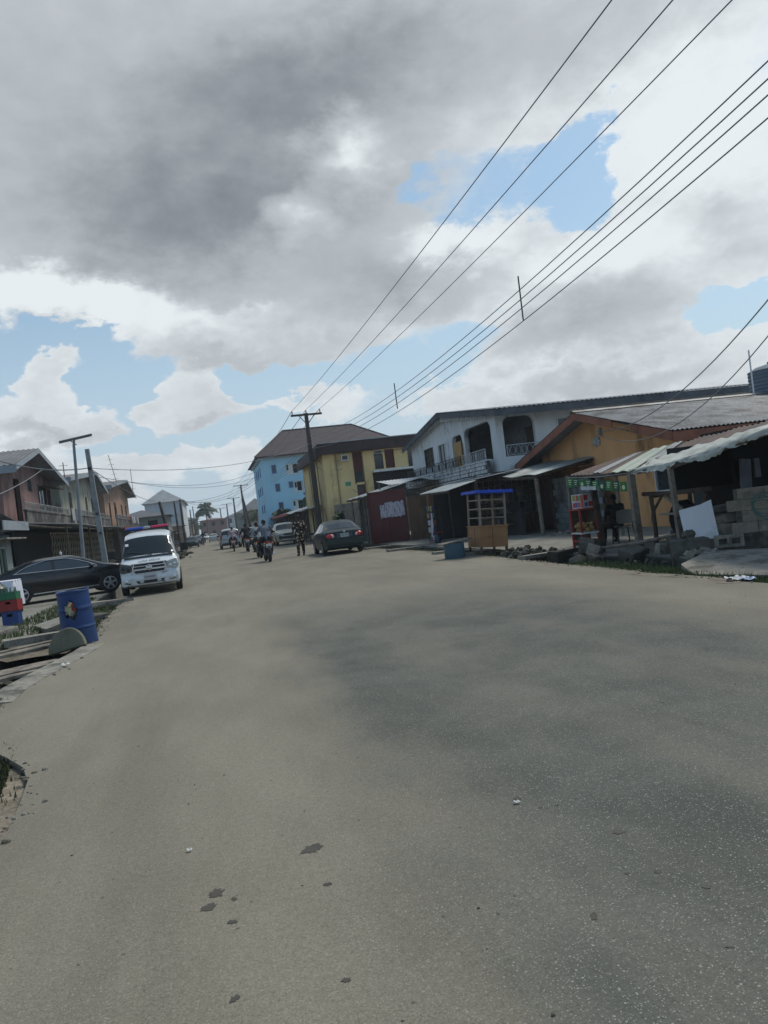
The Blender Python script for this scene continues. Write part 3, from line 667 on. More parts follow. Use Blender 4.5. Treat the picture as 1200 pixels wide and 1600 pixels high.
MB().wall('y', YF-.35, YF-.005, 9.56, 10.08, 5.54, 5.96, [(9.62, 10.02, 5.6, 5.9)]).build('casing', M_winframe, a); MB().box((9.62, YF-.30, 5.6), (10.02, YF-.1, 5.9)).build('grille', M_concd, a)

# --- tall light blue block with a big brown hipped roof
t = thing('blue_building', 'tall light blue painted block under a large brown hipped roof', 'building', (6.9, 95, 0))
BY = 95.; BX0, BX1 = 6.95, 24.
wb = [(8.15, 8.65, 7.95, 8.95), (9.85, 11.45, 7.65, 8.95), (11.8, 12.3, 8.05, 8.85), (8.35, 8.85, 5.7, 6.6), (10.02, 10.5, 6.0, 6.7), (10.62, 11.72, 5.42, 6.72), (11.92, 12.4, 5.8, 6.6), (8.5, 9.0, 3.4, 4.3), (10.2, 11.6, 3.2, 4.4), (13.9, 15.4, 7.6, 8.9), (13.9, 15.4, 5.4, 6.7), (17, 18.4, 7.6, 8.9)]
sw = [(98, 98.8, 7.9, 9.0), (101.5, 102.5, 7.9, 9.0), (105, 106, 7.9, 9.0), (98, 98.8, 5.6, 6.6), (101.5, 102.5, 5.6, 6.6), (105, 106, 5.6, 6.6), (98, 98.8, 3.3, 4.3), (102, 103, 3.3, 4.3)]
mb = MB().wall('y', BY, BY+.25, BX0, BX1, 0, 9.75, wb); mb.wall('x', BX0, BX0+.25, BY+.25, 112, 0, 9.75, sw); mb.box((BX1-.25, BY+.25, 0), (BX1, 112, 9.75)); mb.box((BX0+.25, 111.75, 0), (BX1-.25, 112, 9.75)); mb.build('wall', M_blue, t)
for i, (a, b, c, d) in enumerate(wb):
    wide = b-a > .9
    if wide:
        f = MB().wall('y', BY+.15, BY+.2, a, b, c, d, [(a+.1, a+.35, c+.5, d-.15), (b-.7, b-.15, c+.1, d-.1)]); f = f.build('balcony_recess', M_winframe, t)
        MB().box((a, BY+.4, c), (b, BY+.45, d)).build('pane', M_dark, f)
        MB().box((a-.05, BY-.06, c-.08), (b+.05, BY-.003, c-.002)).build('sill', M_winframe, f)
    else: window(t, 'y', BY, a+.06, b-.06, c+.06, d-.06, M_bluetrim, .10, .05, 1)
for (a, b, c, d) in sw: window(t, 'x', BX0, a+.06, b-.06, c+.06, d-.06, M_bluetrim, .10, .05, 1)
MB().box((BX0-.35, BY-.4, 9.752), (BX1+.4, 112.4, 9.95)).build('eave', mat('pale_eave', (.45, .50, .53), .7, .1, 2), t)
rx0, rx1, ry0, ry1 = BX0-.75, BX1+1.2, BY-.8, 112.8
mb = MB()
NY = 26
def hip(a, b):
    z = 10.05+4.0*b; xl = rx0+(10.9-rx0)*b; xr = rx1+(20.4-rx1)*b; return (xl+(xr-xl)*a, ry0+(103.6-ry0)*b, z+.035*((b*NY) % 1 < .5))
mb.grid(hip, 4, NY*2)
mb.add([(rx0, ry0, 10.05), (10.9, 103.6, 14.05), (rx0, ry1, 10.05), (20.4, 103.6, 14.05), (rx1, ry1, 10.05), (rx1, ry0, 10.05)], [(0, 1, 2), (2, 1, 3, 4), (4, 3, 5)])
mb.box((rx0, ry0, 9.96), (rx1, ry1, 10.04)); mb.box((rx0, ry0-.05, 9.9), (rx1, ry0, 10.08))
mb.tube([(10.9, 103.6, 14.1), (20.4, 103.6, 14.1)], .12, 5); mb.tube([(rx0, ry0, 10.1), (10.9, 103.6, 14.1)], .1, 5); mb.tube([(rx1, ry0, 10.1), (20.4, 103.6, 14.1)], .1, 5)
mb.build('roof', M_broof, t, recalc=False)

# --- red gate, brown pier, grey yard wall
t = thing('gate', 'tall dark red sheet metal gate with a band of torn white posters', 'gate', (7.75, 37.5, 0), radians(-34.6), local=True)
GW = 1.98
mb = MB().box((0, -.02, .05), (GW, .02, 2.62)); mb.box((0, -.05, .05), (.07, .05, 2.66)); mb.box((GW-.07, -.05, .05), (GW, .05, 2.66)); mb.box((.07, -.04, 2.56), (GW-.07, .04, 2.62)); mb.box((GW/2-.03, -.035, .05), (GW/2+.03, .035, 2.56)); mb.box((.07, -.035, 1.2), (GW/2-.03, .03, 1.26)); mb.box((GW/2+.03, -.035, 1.2), (GW-.07, .03, 1.26)); mb.build('panel', M_redgate, t)
mp = bpy.data.materials.new('torn_posters'); mp.use_nodes = True; nt = mp.node_tree; b = nt.nodes['Principled BSDF']; b.inputs['Roughness'].default_value = .9
tx = nt.nodes.new('ShaderNodeTexCoord'); mpn = nt.nodes.new('ShaderNodeMapping'); mpn.inputs['Scale'].default_value = (9, 1, 2.2); n = nt.nodes.new('ShaderNodeTexNoise'); n.inputs['Scale'].default_value = 1.6; n.inputs['Detail'].default_value = 7; n.inputs['Roughness'].default_value = .75
r = nt.nodes.new('ShaderNodeValToRGB'); r.color_ramp.elements[0].position = .40; r.color_ramp.elements[0].color = (.12, .02, .03, 1); r.color_ramp.elements[1].position = .50; r.color_ramp.elements[1].color = (.50, .50, .55, 1)
nt.links.new(tx.outputs['Object'], mpn.inputs[0]); nt.links.new(mpn.outputs[0], n.inputs['Vector']); nt.links.new(n.outputs[0], r.inputs[0]); nt.links.new(r.outputs[0], b.inputs['Base Color'])
mb = MB(); n = 20; lo = [1.28+random.uniform(-.03, .05) for _ in range(n+1)]; hi = [2.02+random.uniform(-.05, .05)+(.0 if i > 3 else -.1) for i in range(n+1)]
mb.add([(.62+1.28*i/n, -.056, lo[i]) for i in range(n+1)]+[(.62+1.28*i/n, -.056, hi[i]) for i in range(n+1)], [(i, i+1, n+2+i, n+1+i) for i in range(n)]); mb.build('posters', mp, t, recalc=False)
t = thing('brown_wall', 'brown plastered pier of wall between the red gate and the shop display', 'wall', (9.4, 36.2, 0))
mb = MB().box((9.42, 36.0, 0), (10.6, 36.25, 2.2)); mb.build('wall', M_brown, t); MB().box((9.38, 35.95, 2.2), (10.7, 36.35, 2.55)).build('coping', M_concd, t)
t = thing('yard_wall', 'grey concrete block yard wall behind the parked green sedan', 'wall', (7.85, 40, 0))
mb = MB().box((8.55, 44, 0), (8.7, 53.4, 1.95)).box((8.6, 53.4, 0), (14, 53.55, 2.5)); mb.build('wall', M_block, t); MB().box((8.5, 44, 1.955), (8.75, 53.4, 2.03)).build('coping', M_conc, t)
# small shed with sloping pale roof, timber posts
t = thing('shed', 'low timber shed with a sloping pale zinc roof left of the red gate', 'shed', (8.2, 38.4, 0))
mb = MB(); corrugated(lambda a, b: (7.9+3.6*b, 38.2+6.5*a, 2.52+.75*b+.02*sin(a*23)), 6.5, 3, .2, .018, mb); mb.build('roof', M_zincl, t)
mb = MB()
for y in (38.4, 39.3, 40.0, 41.5, 43.5): MB().tube([(8.05, y, 0), (8.05, y, 2.5)], .05, 6).build('post', M_wood, t)
pass; MB().box((8.6, 38.5, 0), (8.7, 44, 2.5)).build('back_wall', M_room, t); MB().beam((8.0, 38.2, 2.45), (8.0, 44.6, 2.45), .06, .1).build('beam', M_wood2, t)
t = thing('roof_canopy', 'white zinc canopy roof standing above and behind the red gate', 'roof', (9, 40, 0))
mb = MB(); corrugated(lambda a, b: (9.2+3.6*a, 38.6+3*b, 2.95+.35*b), 3.6, 3, .2, .016, mb); mb.build('sheet', mat('white_zinc', (.55, .57, .56), .5, .15, 2, metal=.2), t)
mb = MB()
for x, y in ((9.3, 38.8), (12.6, 38.8), (9.3, 41.4), (12.6, 41.4)): MB().tube([(x, y, 0), (x, y, 2.9+.3*(y-38.8)/2.6)], .05, 6).build('post', M_wood, t)
# long low roof towards the blue block
t = thing('low_roof_stall', 'row of low street stalls under a long sloping rusty and red edged roof', 'stall', (7.6, 58, 0))
mb = MB(); corrugated(lambda a, b: (7.3+3.2*b, 56.5+40*a, 2.5+.65*b+.04*sin(a*31)), 40, 3, .4, .03, mb); mb.build('roof', M_zincl, t)
MB().box((7.24, 74, 2.36), (7.29, 96.5, 2.6)).build('roof_edge', mat('red_edge', (.42, .06, .05), .6, .2, 2), t)
mb = MB()
for i in range(14): y = 57+i*3; MB().tube([(7.5, y, 0), (7.5, y, 2.45)], .06, 5).build('post', M_wood2, t)
pass; MB().box((8.4, 57, 0), (8.5, 96, 2.7)).build('back_wall', M_room, t)
# --- corner shop under the white house: zinc awning, dark inside
t = thing('shop_awning', 'ribbed pale zinc awning sheets over the dark shop opening', 'awning', (9.4, 28, 0))
mb = MB(); corrugated(lambda a, b: (8.95+1.2*b, 28.2+3.9*a, 2.10+.05*a+.26*b), 3.9, 1.7, .2, .02, mb); mb.build('sheet', M_zincl, t)
mb = MB(); corrugated(lambda a, b: (10.3+1.9*b, 28.6+4.9*a, 2.42+.03*a+.2*b), 4.9, 1.9, .2, .02, mb); mb.build('sheet', M_zinc, t)
MB().beam((9.0, 28.2, 2.05), (9.0, 32.1, 2.1), .05, .08).beam((10.35, 28.6, 2.36), (10.35, 33.4, 2.36), .05, .08).build('rafter', M_wood2, t)
mb = MB()
for x, y in ((10.35, 28.7), (10.35, 32.4)): MB().tube([(x, y, .05), (x, y, 2.34)], .05, 6).build('post', M_wood2, t)
t = thing('shop', 'dark open-fronted shop with brown side wall behind the display rack', 'shop', (10.2, 32, 0))
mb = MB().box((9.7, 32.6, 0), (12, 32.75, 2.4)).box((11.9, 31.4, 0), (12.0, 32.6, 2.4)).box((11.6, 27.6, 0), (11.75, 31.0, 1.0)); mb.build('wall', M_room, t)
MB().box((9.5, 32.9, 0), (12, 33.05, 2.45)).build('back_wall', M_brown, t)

# dim goods on shelves inside the dark shop and the recess below the white house
for k, (x0, y0, y1) in enumerate([(11.5, 28.0, 31.2), (11.85, 31.5, 32.5)]):
    t = thing('goods_shelf', ['dim shelf of goods deep inside the shop opening', 'small dim shelf at the shop back corner'][k], 'shelf', (x0, y0, 0))
    for z in (.5, .95, 1.4, 1.85): MB().box((x0-.3, y0, z), (x0, y1, z+.03)).build('shelf', M_wood2, t)
    for j in range(int((y1-y0)*8)):
        z = random.choice((.53, .98, 1.43)); y = y0+.1+random.random()*(y1-y0-.2); MB().rbox((x0-.2+random.uniform(-.05, .05), y, z+.1), (.12, .13, .2), (0, 0, random.random())).build('goods', mat('goods_%d' % (j % 5), [(.08, .03, .025), (.08, .07, .03), (.03, .04, .06), (.1, .1, .1), (.03, .05, .035)][j % 5], .6, .2, 8), t)
# ---------------------------------------------------------------- right foreground: shack, kiosk, goods
M_drainw = mat('wet_drain_wall', (.045, .043, .036), .9, .3, 3, .6, stain=(.02, .025, .012), stain_amt=.6)
mb = MB()
for (x0, y0, x1, y1) in [(8.58, -10, 8.48, 12), (8.48, 12, 8.66, 14.5), (8.66, 14.5, 8.33, 15.5), (8.33, 15.5, 8.26, 22), (8.26, 22, 8.06, 30), (8.06, 30, 7.88, 56)]:
    mb.add([(x0-.02, y0, -.6), (x1-.02, y1, -.6), (x1-.02, y1, .02), (x0-.02, y0, .02), (x0-.1, y0, -.6), (x1-.1, y1, -.6), (x1-.06, y1, .0), (x0-.06, y0, .0)], [(0,1,2,3),(4,7,6,5),(3,2,6,7)])
struct(mb.build('drain_wall', M_drainw, recalc=False))
t = thing('lean_to_shack', 'lean-to roof of rusty sheets on crooked timber posts beside the ochre house', 'shack', (9, 14, .05))
FS = [(18.0, 1.93), (16.5, 1.84), (15.0, 1.81), (13.6, 1.83), (12.2, 1.97), (11, 2.12), (9.3, 2.32)]
def frontz(s):
    for (a, za), (b, zb) in zip(FS, FS[1:]):
        if b <= s <= a: return za+(zb-za)*(a-s)/(a-b)
    return FS[0][1] if s > 18 else FS[-1][1]
def roofp(a, b, up=0):
    sf = 18.0-8.6*a; sb = 21.2-8.4*a; s = sf+(sb-sf)*b
    return Vector((9.0+3.2*b, s, frontz(sf)*(1-b)+(2.32+.30*a)*b+up))
mb = MB(); mb.sheet(lambda a, b: roofp(a, b, .016*sin(2*pi*a*8.6/.19)+.015*sin(a*40)*b), 190, 4, .012); mb.build('roof', M_rust, t)
mb = MB().sheet(lambda a, b: roofp(.13+.05*a, .02+.96*b, .035+.01*sin(a*12)), 8, 5, .012); mb.sheet(lambda a, b: roofp(.36+.05*a, .3+.7*b, .035+.01*sin(a*12)), 8, 5, .012); mb.build('roof_patch', M_zinc, t)
mb = MB().sheet(lambda a, b: roofp(.24+.12*a, -.03+1.0*b, .032+.016*sin(a*14)), 10, 5, .012); mb.build('translucent_sheet', mat('pale_green_plastic_sheet', (.30, .34, .27), .5, .15, 2), t)
from mathutils import noise as mn
def NZ(x, y, s): return .5+.5*mn.noise(Vector((x, y, s*7.3)))*1.6
def tarp(a, b):
    A = .33+.72*a
    if b < .75:
        p = roofp(A, .42*(.75-b)/.75, .05+.07*(NZ(a*9, b*2.5, 1)-.5)+.05*(NZ(a*26, b*6, 2)-.5)); return p
    k = (b-.75)/.25; p = roofp(A, 0, .05); drop = (.13+.10*(NZ(a*8, 0, 3)-.5)+.06*(NZ(a*29, 0, 4)-.5)+.05*(NZ(a*80, 0, 4)-.5))*k
    return p+Vector((-.05*sin(k*2)+.10*(NZ(a*24, k*2, 5)-.5)*k, 0, -drop))
mb = MB().sheet(tarp, 110, 18, .006); mb.build('tarpaulin', M_tarp, t, smooth=True)
for (x0, y0, x1, y1, zb, zt, r) in [(9.02, 15.12, 9.0, 15.12, .0, 1.78, .085), (9.03, 13.62, 8.98, 13.62, .05, 1.80, .06), (9.45, 19.0, 9.42, 19.0, .05, 1.95, .045), (9.55, 17.75, 9.45, 17.75, .05, 1.95, .09), (11.6, 20.3, 11.6, 20.3, .05, 2.2, .05)]:
    MB().beam((x0, y0, zb), (x1, y1, zt), r*1.5, r*1.5).build('post', M_wood if r != .09 else M_wood2, t)
MB().box((8.99, 13.58, .05), (9.07, 13.66, .5)).build('post_sleeve', mat('pale_post_paint', (.42, .42, .38), .8, .2, 5), t)
mb = MB().beam((9.0, 18.0, 1.87), (9.0, 15.1, 1.76), .05, .08); mb.build('front_beam', M_wood2, t); MB().beam((9.0, 15.1, 1.76), (9.0, 13.6, 1.78), .05, .08).build('front_beam', M_wood2, t)
MB().beam((9.0, 13.6, 1.77), (9.0, 9.5, 2.26), .05, .08).build('front_beam', M_wood2, t)
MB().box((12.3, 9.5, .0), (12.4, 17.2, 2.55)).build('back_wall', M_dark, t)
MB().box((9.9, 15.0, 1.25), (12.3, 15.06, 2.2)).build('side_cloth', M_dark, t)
MB().box((10.8, 14.1, .35), (12.3, 14.2, 2.2)).build('inner_dark_panel', M_dark, t)  # dark slab added to give the shack its unlit interior
# dim things hanging in the shack
tag(MB().rbox((10.9, 13.9, 1.45), (.28, .06, .62), (0, .1, .2)).rbox((11.2, 13.92, 1.55), (.14, .05, .4), (0, 0, .1)).build('hanging_cloth', mat('dim_grey_cloth', (.20, .21, .24), .9, .3, 3), loc=(10.9, 13.9, 1.4)), 'dim grey cloth hanging inside the dark shack', 'cloth')
# bunting
g = [mat('bunting_green', (.03, .17, .05), .7, .2, 9), mat('bunting_dark_green', (.02, .08, .045), .7, .2, 9)]
mw = mat('bunting_mark', (.48, .62, .42), .7, .3, 14)
t = thing('bunting', 'string of small green and white printed flags under the shack roof edge', 'bunting', (8.9, 16.5, 1.75))
MB().tube([(8.93, 18.0, 1.87), (8.93, 16.5, 1.79), (8.93, 15.15, 1.77)], .006, 4).build('string', M_ironw, t)
for i in range(9):
    y = 17.85-i*.315; z = 1.86-.035*i*.9+random.uniform(-.01, .01); h = .22+random.uniform(-.02, .02); w = .27
    o = MB().rbox((8.92, y, z-h/2-.01), (.006, w, h), (random.uniform(-.05, .05), 0, 0)).build('flag', g[i % 2], t)
    m2 = MB()
    if i % 3 == 2: m2.ball((8.912, y, z-h*.62), (.006, .07, .05), 8, 5)
    else:
        for k in range(3): m2.rbox((8.912, y+.01*k, z-.06-k*.05), (.004, .17-.04*k, .022), (.1, 0, 0))
    m2.build('mark', mw, o)
MB().rbox((8.92, 16.95, 1.55), (.01, .75, .09), (.05, 0, 0)).build('banner_edge', mat('white_banner', (.5, .52, .55), .7, .2, 5), t)
MB().rbox((8.93, 16.35, 1.63), (.01, .5, .12), (.05, 0, 0)).build('banner_edge', mat('dark_banner', (.03, .03, .10), .7, .2, 5), t)
# red display stand with a carton on it
M_redw = mat('faded_red_paint', (.30, .035, .03), .65, .25, 5, stain=(.12, .03, .025), stain_amt=.4)
t = thing('display_stand', 'faded red wooden glass-sided snack stand carrying a printed carton', 'display stand', (9.05, 18.05, .05), radians(-4), local=True)
mb = MB()
for x in (0, .44):
    for y in (-.3, .3): mb.beam((x, y, 0), (x, y, 1.02), .05, .05)
mb.build('frame', M_redw, t)
for z in (.40, 1.0): MB().wall('z', 0, 1, 0, 1, 0, 1).build if False else MB().box((-.03, -.33, z-.035), (.47, .33, z)).build('shelf', M_redw if z > .9 else M_winframe, t)
mb = MB()
for x in (0, .44): mb.beam((x, -.27, .18), (x, .27, .18), .035, .05)
mb.build('rail', M_redw, t)
MB().box((.02, .30, .42), (.42, .32, .98)).build('back_panel', M_wood2, t); MB().box((.43, -.28, .42), (.445, .28, .98)).build('side_panel', M_wood2, t); MB().box((.0, .30, .05), (.44, .32, .36)).build('lower_panel', M_conc, t)
mb = MB()
for i in range(34): mb.rbox((.06+random.random()*.32, -.24+random.random()*.48, .43+random.random()*.2), (.09, .07, .05), (random.random(), random.random(), random.random()*3))
mb.build('snacks', mat('yellow_snacks', (.38, .25, .09), .7, .4, 14), t)
t = thing('printed_carton', 'white, red and blue printed carton standing on the red snack stand', 'carton', (9.27, 18.0, 1.06), radians(8), local=True)
MB().box((-.16, -.24, 0), (.16, .24, .36)).build('carton', mat('white_card', (.58, .58, .60), .7, .06, 4), t)
for (y0, y1, z0, z1, c) in [(-.24, -.15, .02, .34, (.45, .05, .04)), (-.05, .03, .19, .34, (.5, .06, .05)), (.06, .2, .2, .34, (.35, .30, .1)), (-.12, -.02, .03, .16, (.5, .10, .04)), (.0, .09, .03, .16, (.08, .12, .45)), (.1, .2, .03, .15, (.45, .05, .08)), (-.13, -.06, .2, .33, (.1, .35, .15))]:
    MB().box((-.166, y0, z0), (-.1605, y1, z1)).build('print', mat('print_%d_%d' % (c[0]*100, c[2]*100), c, .6, .1, 5), t)
for (x0, x1, z0, z1, c) in [(-.13, -.02, .2, .33, (.45, .05, .04)), (.0, .12, .04, .16, (.5, .06, .05)), (-.12, -.03, .04, .14, (.08, .12, .45))]:
    MB().box((x0, -.246, z0), (x1, -.2405, z1)).build('print', mat('print_%d_%d' % (c[0]*100, c[2]*100), c, .6, .1, 5), t)
# plastic chair
t = thing('plastic_chair', 'grey plastic chair the seated person sits on, back to the road', 'chair', (10.22, 17.85, .05), radians(-12), local=True)
Mch = mat('grey_chair_plastic', (.30, .30, .285), .55, .12, 3)
mb = MB().sheet(lambda a, b: (-.22+.44*a, -.2+.42*b, .43+.02*cos(a*pi*2)), 8, 6, .02); mb.build('seat', Mch, t, smooth=True)
mb = MB().grid(lambda a, b: ((-.21+.42*a)*(1+.06*b), -.2-.10*b+.05*cos((a-.5)*pi), .50+.36*b-.04*abs(a-.5)*b), 8, 6)
mb.grid(lambda a, b: ((-.21+.42*a)*(1+.06*b), -.225-.10*b+.05*cos((a-.5)*pi), .50+.36*b-.04*abs(a-.5)*b), 8, 6); mb.build('backrest', Mch, t, smooth=True)
for x in (-.19, .19):
    MB().tube([(x*1.2, -.26, 0), (x, -.2, .44), (x*1.05, -.23, .55)], .018, 6).build('leg', M_iron, t)
    MB().tube([(x*1.15, .24, 0), (x, .2, .44)], .018, 6).build('leg', M_iron, t)
# rough timber bench frame / work table under the shack
t = thing('work_table', 'rough timber work frame with crooked poles beside the shack post', 'table', (9.5, 14.6, .05))
for a, b, r in [((9.42, 15.1, 0), (9.40, 15.05, 1.24), .055), ((9.42, 13.3, .3), (9.45, 13.3, 1.25), .05), ((10.3, 15.0, 0), (10.3, 15.0, 1.2), .05)]:
    n = 7; mbp = MB().tube([(a[0]+(b[0]-a[0])*i/n+random.uniform(-.02, .02), a[1]+(b[1]-a[1])*i/n+random.uniform(-.02, .02), a[2]+(b[2]-a[2])*i/n) for i in range(n+1)], [r*random.uniform(.8, 1.1) for _ in range(n+1)], 7); mbp.build('leg', M_wood2, t)
MB().tube([(9.38, 15.35, 1.27), (9.42, 14.4, 1.24), (9.46, 13.1, 1.26)], .05, 7).build('rail', M_wood2, t); MB().tube([(9.4, 15.05, 1.2), (10.35, 15.0, 1.22)], .04, 6).build('rail', M_wood2, t)
MB().beam((9.40, 14.55, 1.2), (9.45, 13.95, .82), .05, .07).build('brace', M_wood, t); MB().tube([(9.41, 15.05, .9), (9.42, 14.7, 1.2)], .03, 6).build('brace', M_wood2, t)
MB().rbox((9.95, 14.2, .78), (.9, 1.5, .04), (0, .05, .1)).build('board', M_conc, t)
# dark cloth draped on a chair behind the frame
o = MB().ball((10.1, 15.0, .62), (.36, .3, .42), 12, 8, .1).build('draped_cloth', M_dark, smooth=True, loc=(10.1, 15, .2)); tag(o, 'black cloth heaped over a seat behind the timber frame', 'cloth')
o = MB().rbox((10.1, 15.0, .14), (.5, .4, .24), (0, 0, .2)).build('seat_block', M_concd, loc=(10.1, 15, 0)); tag(o, 'dark block under the black cloth heap in the shack', 'block')
# white board leaning
t = thing('white_board', 'bent white plastic sheet leaning against the timber frame and blocks', 'board', (9.05, 13.0, .36))
Mwb = mat('white_plastic_board', (.56, .58, .62), .5, .06, 2, stain=(.36, .37, .36), stain_amt=.3)
vs = [(8.88, 13.25, .37), (9.06, 12.86, .34), (9.20, 12.66, .32), (8.98, 13.5, .90), (9.14, 13.05, .98), (9.26, 12.86, 1.06)]
mb = MB().add(vs+[Vector(v)+Vector((.02, .02, 0)) for v in vs], [(0,1,4,3),(1,2,5,4),(6,9,10,7),(7,10,11,8),(0,3,9,6),(2,8,11,5),(3,4,10,9),(4,5,11,10),(0,6,7,1),(1,7,8,2)])
mb.build('sheet', Mwb, t)
# retaining wall and block wall, running away to the right
t = thing('retaining_wall', 'low blackened concrete retaining wall along the drain below the shack', 'wall', (8.5, 13.2, -.5), radians(-33.7), local=True)
mb = MB().sheet(lambda a, b: (7*a, -.02+.02*sin(a*40)+.03*sin(a*93), .87*1+0*b), 2, 1, .01)
mb = MB(); n = 60
vs = []
for i in range(n+1):
    x = 7*i/n; j = .02*sin(i*1.3)+random.uniform(-.02, .02); zt = .85+.012*i/3+random.uniform(-.02, .02)
    vs += [(x, -.05+j, 0), (x, .0+j, zt-.03), (x, .05+j, zt), (x, .45, zt)]
fs = [(i*4+k, i*4+k+1, i*4+5+k, i*4+4+k) for i in range(n) for k in range(3)]
mb.add(vs, fs); mb.add([vs[0], vs[1], vs[2], vs[3], (0, .45, 0)], [(0,1,2,3,4)]); mb.build('wall', M_concd, t, recalc=False)
MB().box((0, .3, 0), (7, 3.4, .84)).build('raised_floor', M_conc, t)
t = thing('block_screen_wall', 'bare concrete block wall with a faded teal paint mark on the retaining wall', 'wall', (9.42, 12.57, .37), radians(-33.7), local=True)
for j in range(4):
    mb = MB()
    for i in range(9):
        x = -.02*j+i*.46+(.22 if j % 2 else 0); mb.box((x+.004, .02+random.uniform(-.008, .008), .004+j*.21), (x+.452, .18, j*.21+.203))
    mb.build('block_course', M_block, t)
MB().box((.1, .035, 0), (4.2, .165, .83)).build('mortar', M_concd, t)
mb = MB()
for k in range(3): mb.tube([(.62+.24*cos(q/8*pi*1.6+.4+k*.2), .012-.002*k, .52+.2*sin(q/8*pi*1.6+.4)-k*.06) for q in range(9)], .012, 4)
mb.build('paint_mark', mat('teal_paint', (.06, .15, .14), .8, .2, 6), t)
def block(loc, d, rot, label, m=None, holes=0, name='concrete_block'):
    mb = MB(); 
    if holes:
        w, dd, h = d; mb.wall('y', -dd/2, dd/2, -w/2, w/2, -h/2, h/2, [(-w*.36, -w*.08, -h*.25, h*.25), (w*.08, w*.36, -h*.25, h*.25)])
    else: mb.rbox((0, 0, 0), d, jit=min(d)*.13)
    o = mb.build(name, m or M_conc, None, loc=None); o.location = loc; o.rotation_euler = rot
    if not holes:
        bv = o.modifiers.new('bev', 'BEVEL'); bv.width = .02; bv.segments = 2
    else:
        MB().box((-d[0]/2+.01, d[1]/2-.04, -d[2]/2+.01), (d[0]/2-.01, d[1]/2-.01, d[2]/2-.01)).build('core', M_dark, o) if False else None
    return tag(o, label, 'block')
RA = radians(-33.7)
block((9.46, 12.84, .46), (.40, .30, .22), (0, .05, RA), 'square-cut concrete block on the retaining wall next to the white sheet', M_block)
block((9.52, 12.9, .68), (.46, .34, .15), (.1, -.12, RA+.2), 'slanting slab of broken concrete lying atop a block beside the block wall', M_block)
block((9.62, 13.1, .86), (.5, .4, .09), (.12, -.1, RA-.1), 'thin grey slab lying uppermost between the timber frame and block wall', M_conc)
block((9.22, 12.42, .28), (.50, .2, .22), (0, 0, RA), 'pierced hollow concrete block set in front of the retaining wall', M_conc, 1)
block((9.0, 13.75, .20), (.3, .26, .28), (0, 0, .3), 'rough block just behind the pale post sleeve', M_concd)
block((8.82, 13.95, .13), (.28, .26, .24), (0, .1, -.2), 'rough block left of the pale post sleeve', M_conc)
block((8.45, 16.2, .20), (.5, .42, .34), (.1, .25, .5), 'big tilted concrete chunk beside the red stand', M_concd)
block((8.25, 15.75, .12), (.4, .3, .26), (.35, .3, .9), 'pale slab fragment leaning on the big tilted chunk', M_block)
block((8.12, 15.5, -.02), (.36, .3, .24), (.5, .1, .4), 'concrete fragment sliding into the drain under the tilted chunk', M_concd)
block((7.9, 15.7, -.12), (.5, .34, .22), (-.4, .5, .1), 'dark concrete fragment low in the drain by the rubble', M_concd)
block((8.5, 14.5, .05), (.5, .42, .32), (.2, -.1, .2), 'rounded concrete lump below the foot of the shack post', M_concd)
block((8.25, 17.2, .0), (.9, .35, .3), (0, .05, .35), 'mossy black drain edge stone in front of the red stand', M_drainw)
o = MB().ball((8.98, 13.2, .42), (.2, .14, .1), 12, 7, .18).build('stone', M_concd, loc=(9.08, 13.35, .36)); tag(o, 'dark rounded stone at the foot of the white sheet', 'stone')
# long pole lying across
tag(MB().tube([(8.5, 16.0, .16), (8.85, 14.7, .28), (9.15, 13.5, .46)], [.035, .04, .035], 7).build('timber_pole', M_wood, loc=(8.85, 14.7, .2)), 'long grey pole laid from the concrete chunk to the shack post', 'pole')
# slab bridging the drain, grass and litter
o = MB().add([(7.35, 10.9, .0), (7.75, 9.0, .02), (9.6, 10.2, .18), (8.75, 12.4, .16), (7.7, 11.7, .08), (7.35, 10.9, -.14), (7.75, 9.0, -.14), (9.6, 10.2, -.1), (8.75, 12.4, -.1), (7.7, 11.7, -.14)],
    [(0,1,2,3,4),(9,8,7,6,5),(0,5,6,1),(1,6,7,2),(2,7,8,3),(3,8,9,4),(4,9,5,0)]).build('concrete_slab', M_conc, loc=(8.2, 10.8, 0)); tag(o, 'broken pale concrete slab bridging the drain in front of the block wall', 'slab')
def rubble(name, label, n, fx, size, m, loc, cat='rubble'):
    mb = MB()
    for _ in range(n):
        x, y, z = fx(); r = random.uniform(*size); mb.rbox((x, y, z+r*.3), (r*2, r*random.uniform(1, 2), r*random.uniform(.6, 1.4)), (random.random(), random.random(), random.random()*3), r*.3)
    o = tag(mb.build(name, m, loc=loc), label, cat); o['kind'] = 'stuff'; return o
rubble('rubble_heap', 'dark heap of muddy rubble beside the legs of the wooden kiosk', 90, lambda: (8.0+random.gauss(0, .28), 18.9+random.gauss(0, .45), -.02+abs(random.gauss(0, .07))), (.03, .08), M_concd, (8, 18.9, 0))
rubble('rubble_heap', 'broken concrete pieces scattered down the drain side near the shack post', 46, lambda: (random.uniform(7.85, 8.6), random.uniform(13.2, 15.6), random.uniform(-.3, .0)), (.02, .07), M_concd, (8.1, 14.4, 0))
rubble('rubble_heap', 'line of small rubble along the porch floor edge', 40, lambda: (11.6+random.uniform(-.1, 1.3), 24.6+random.uniform(-.2, .3), .05), (.03, .09), M_conc, (12, 24.6, 0))
rubble('rubble_heap', 'stones lying at the back edge of the pale concrete slab', 14, lambda: (random.uniform(8.3, 8.9), random.uniform(12.1, 12.6), .12), (.03, .09), M_conc, (8.6, 12.3, 0))
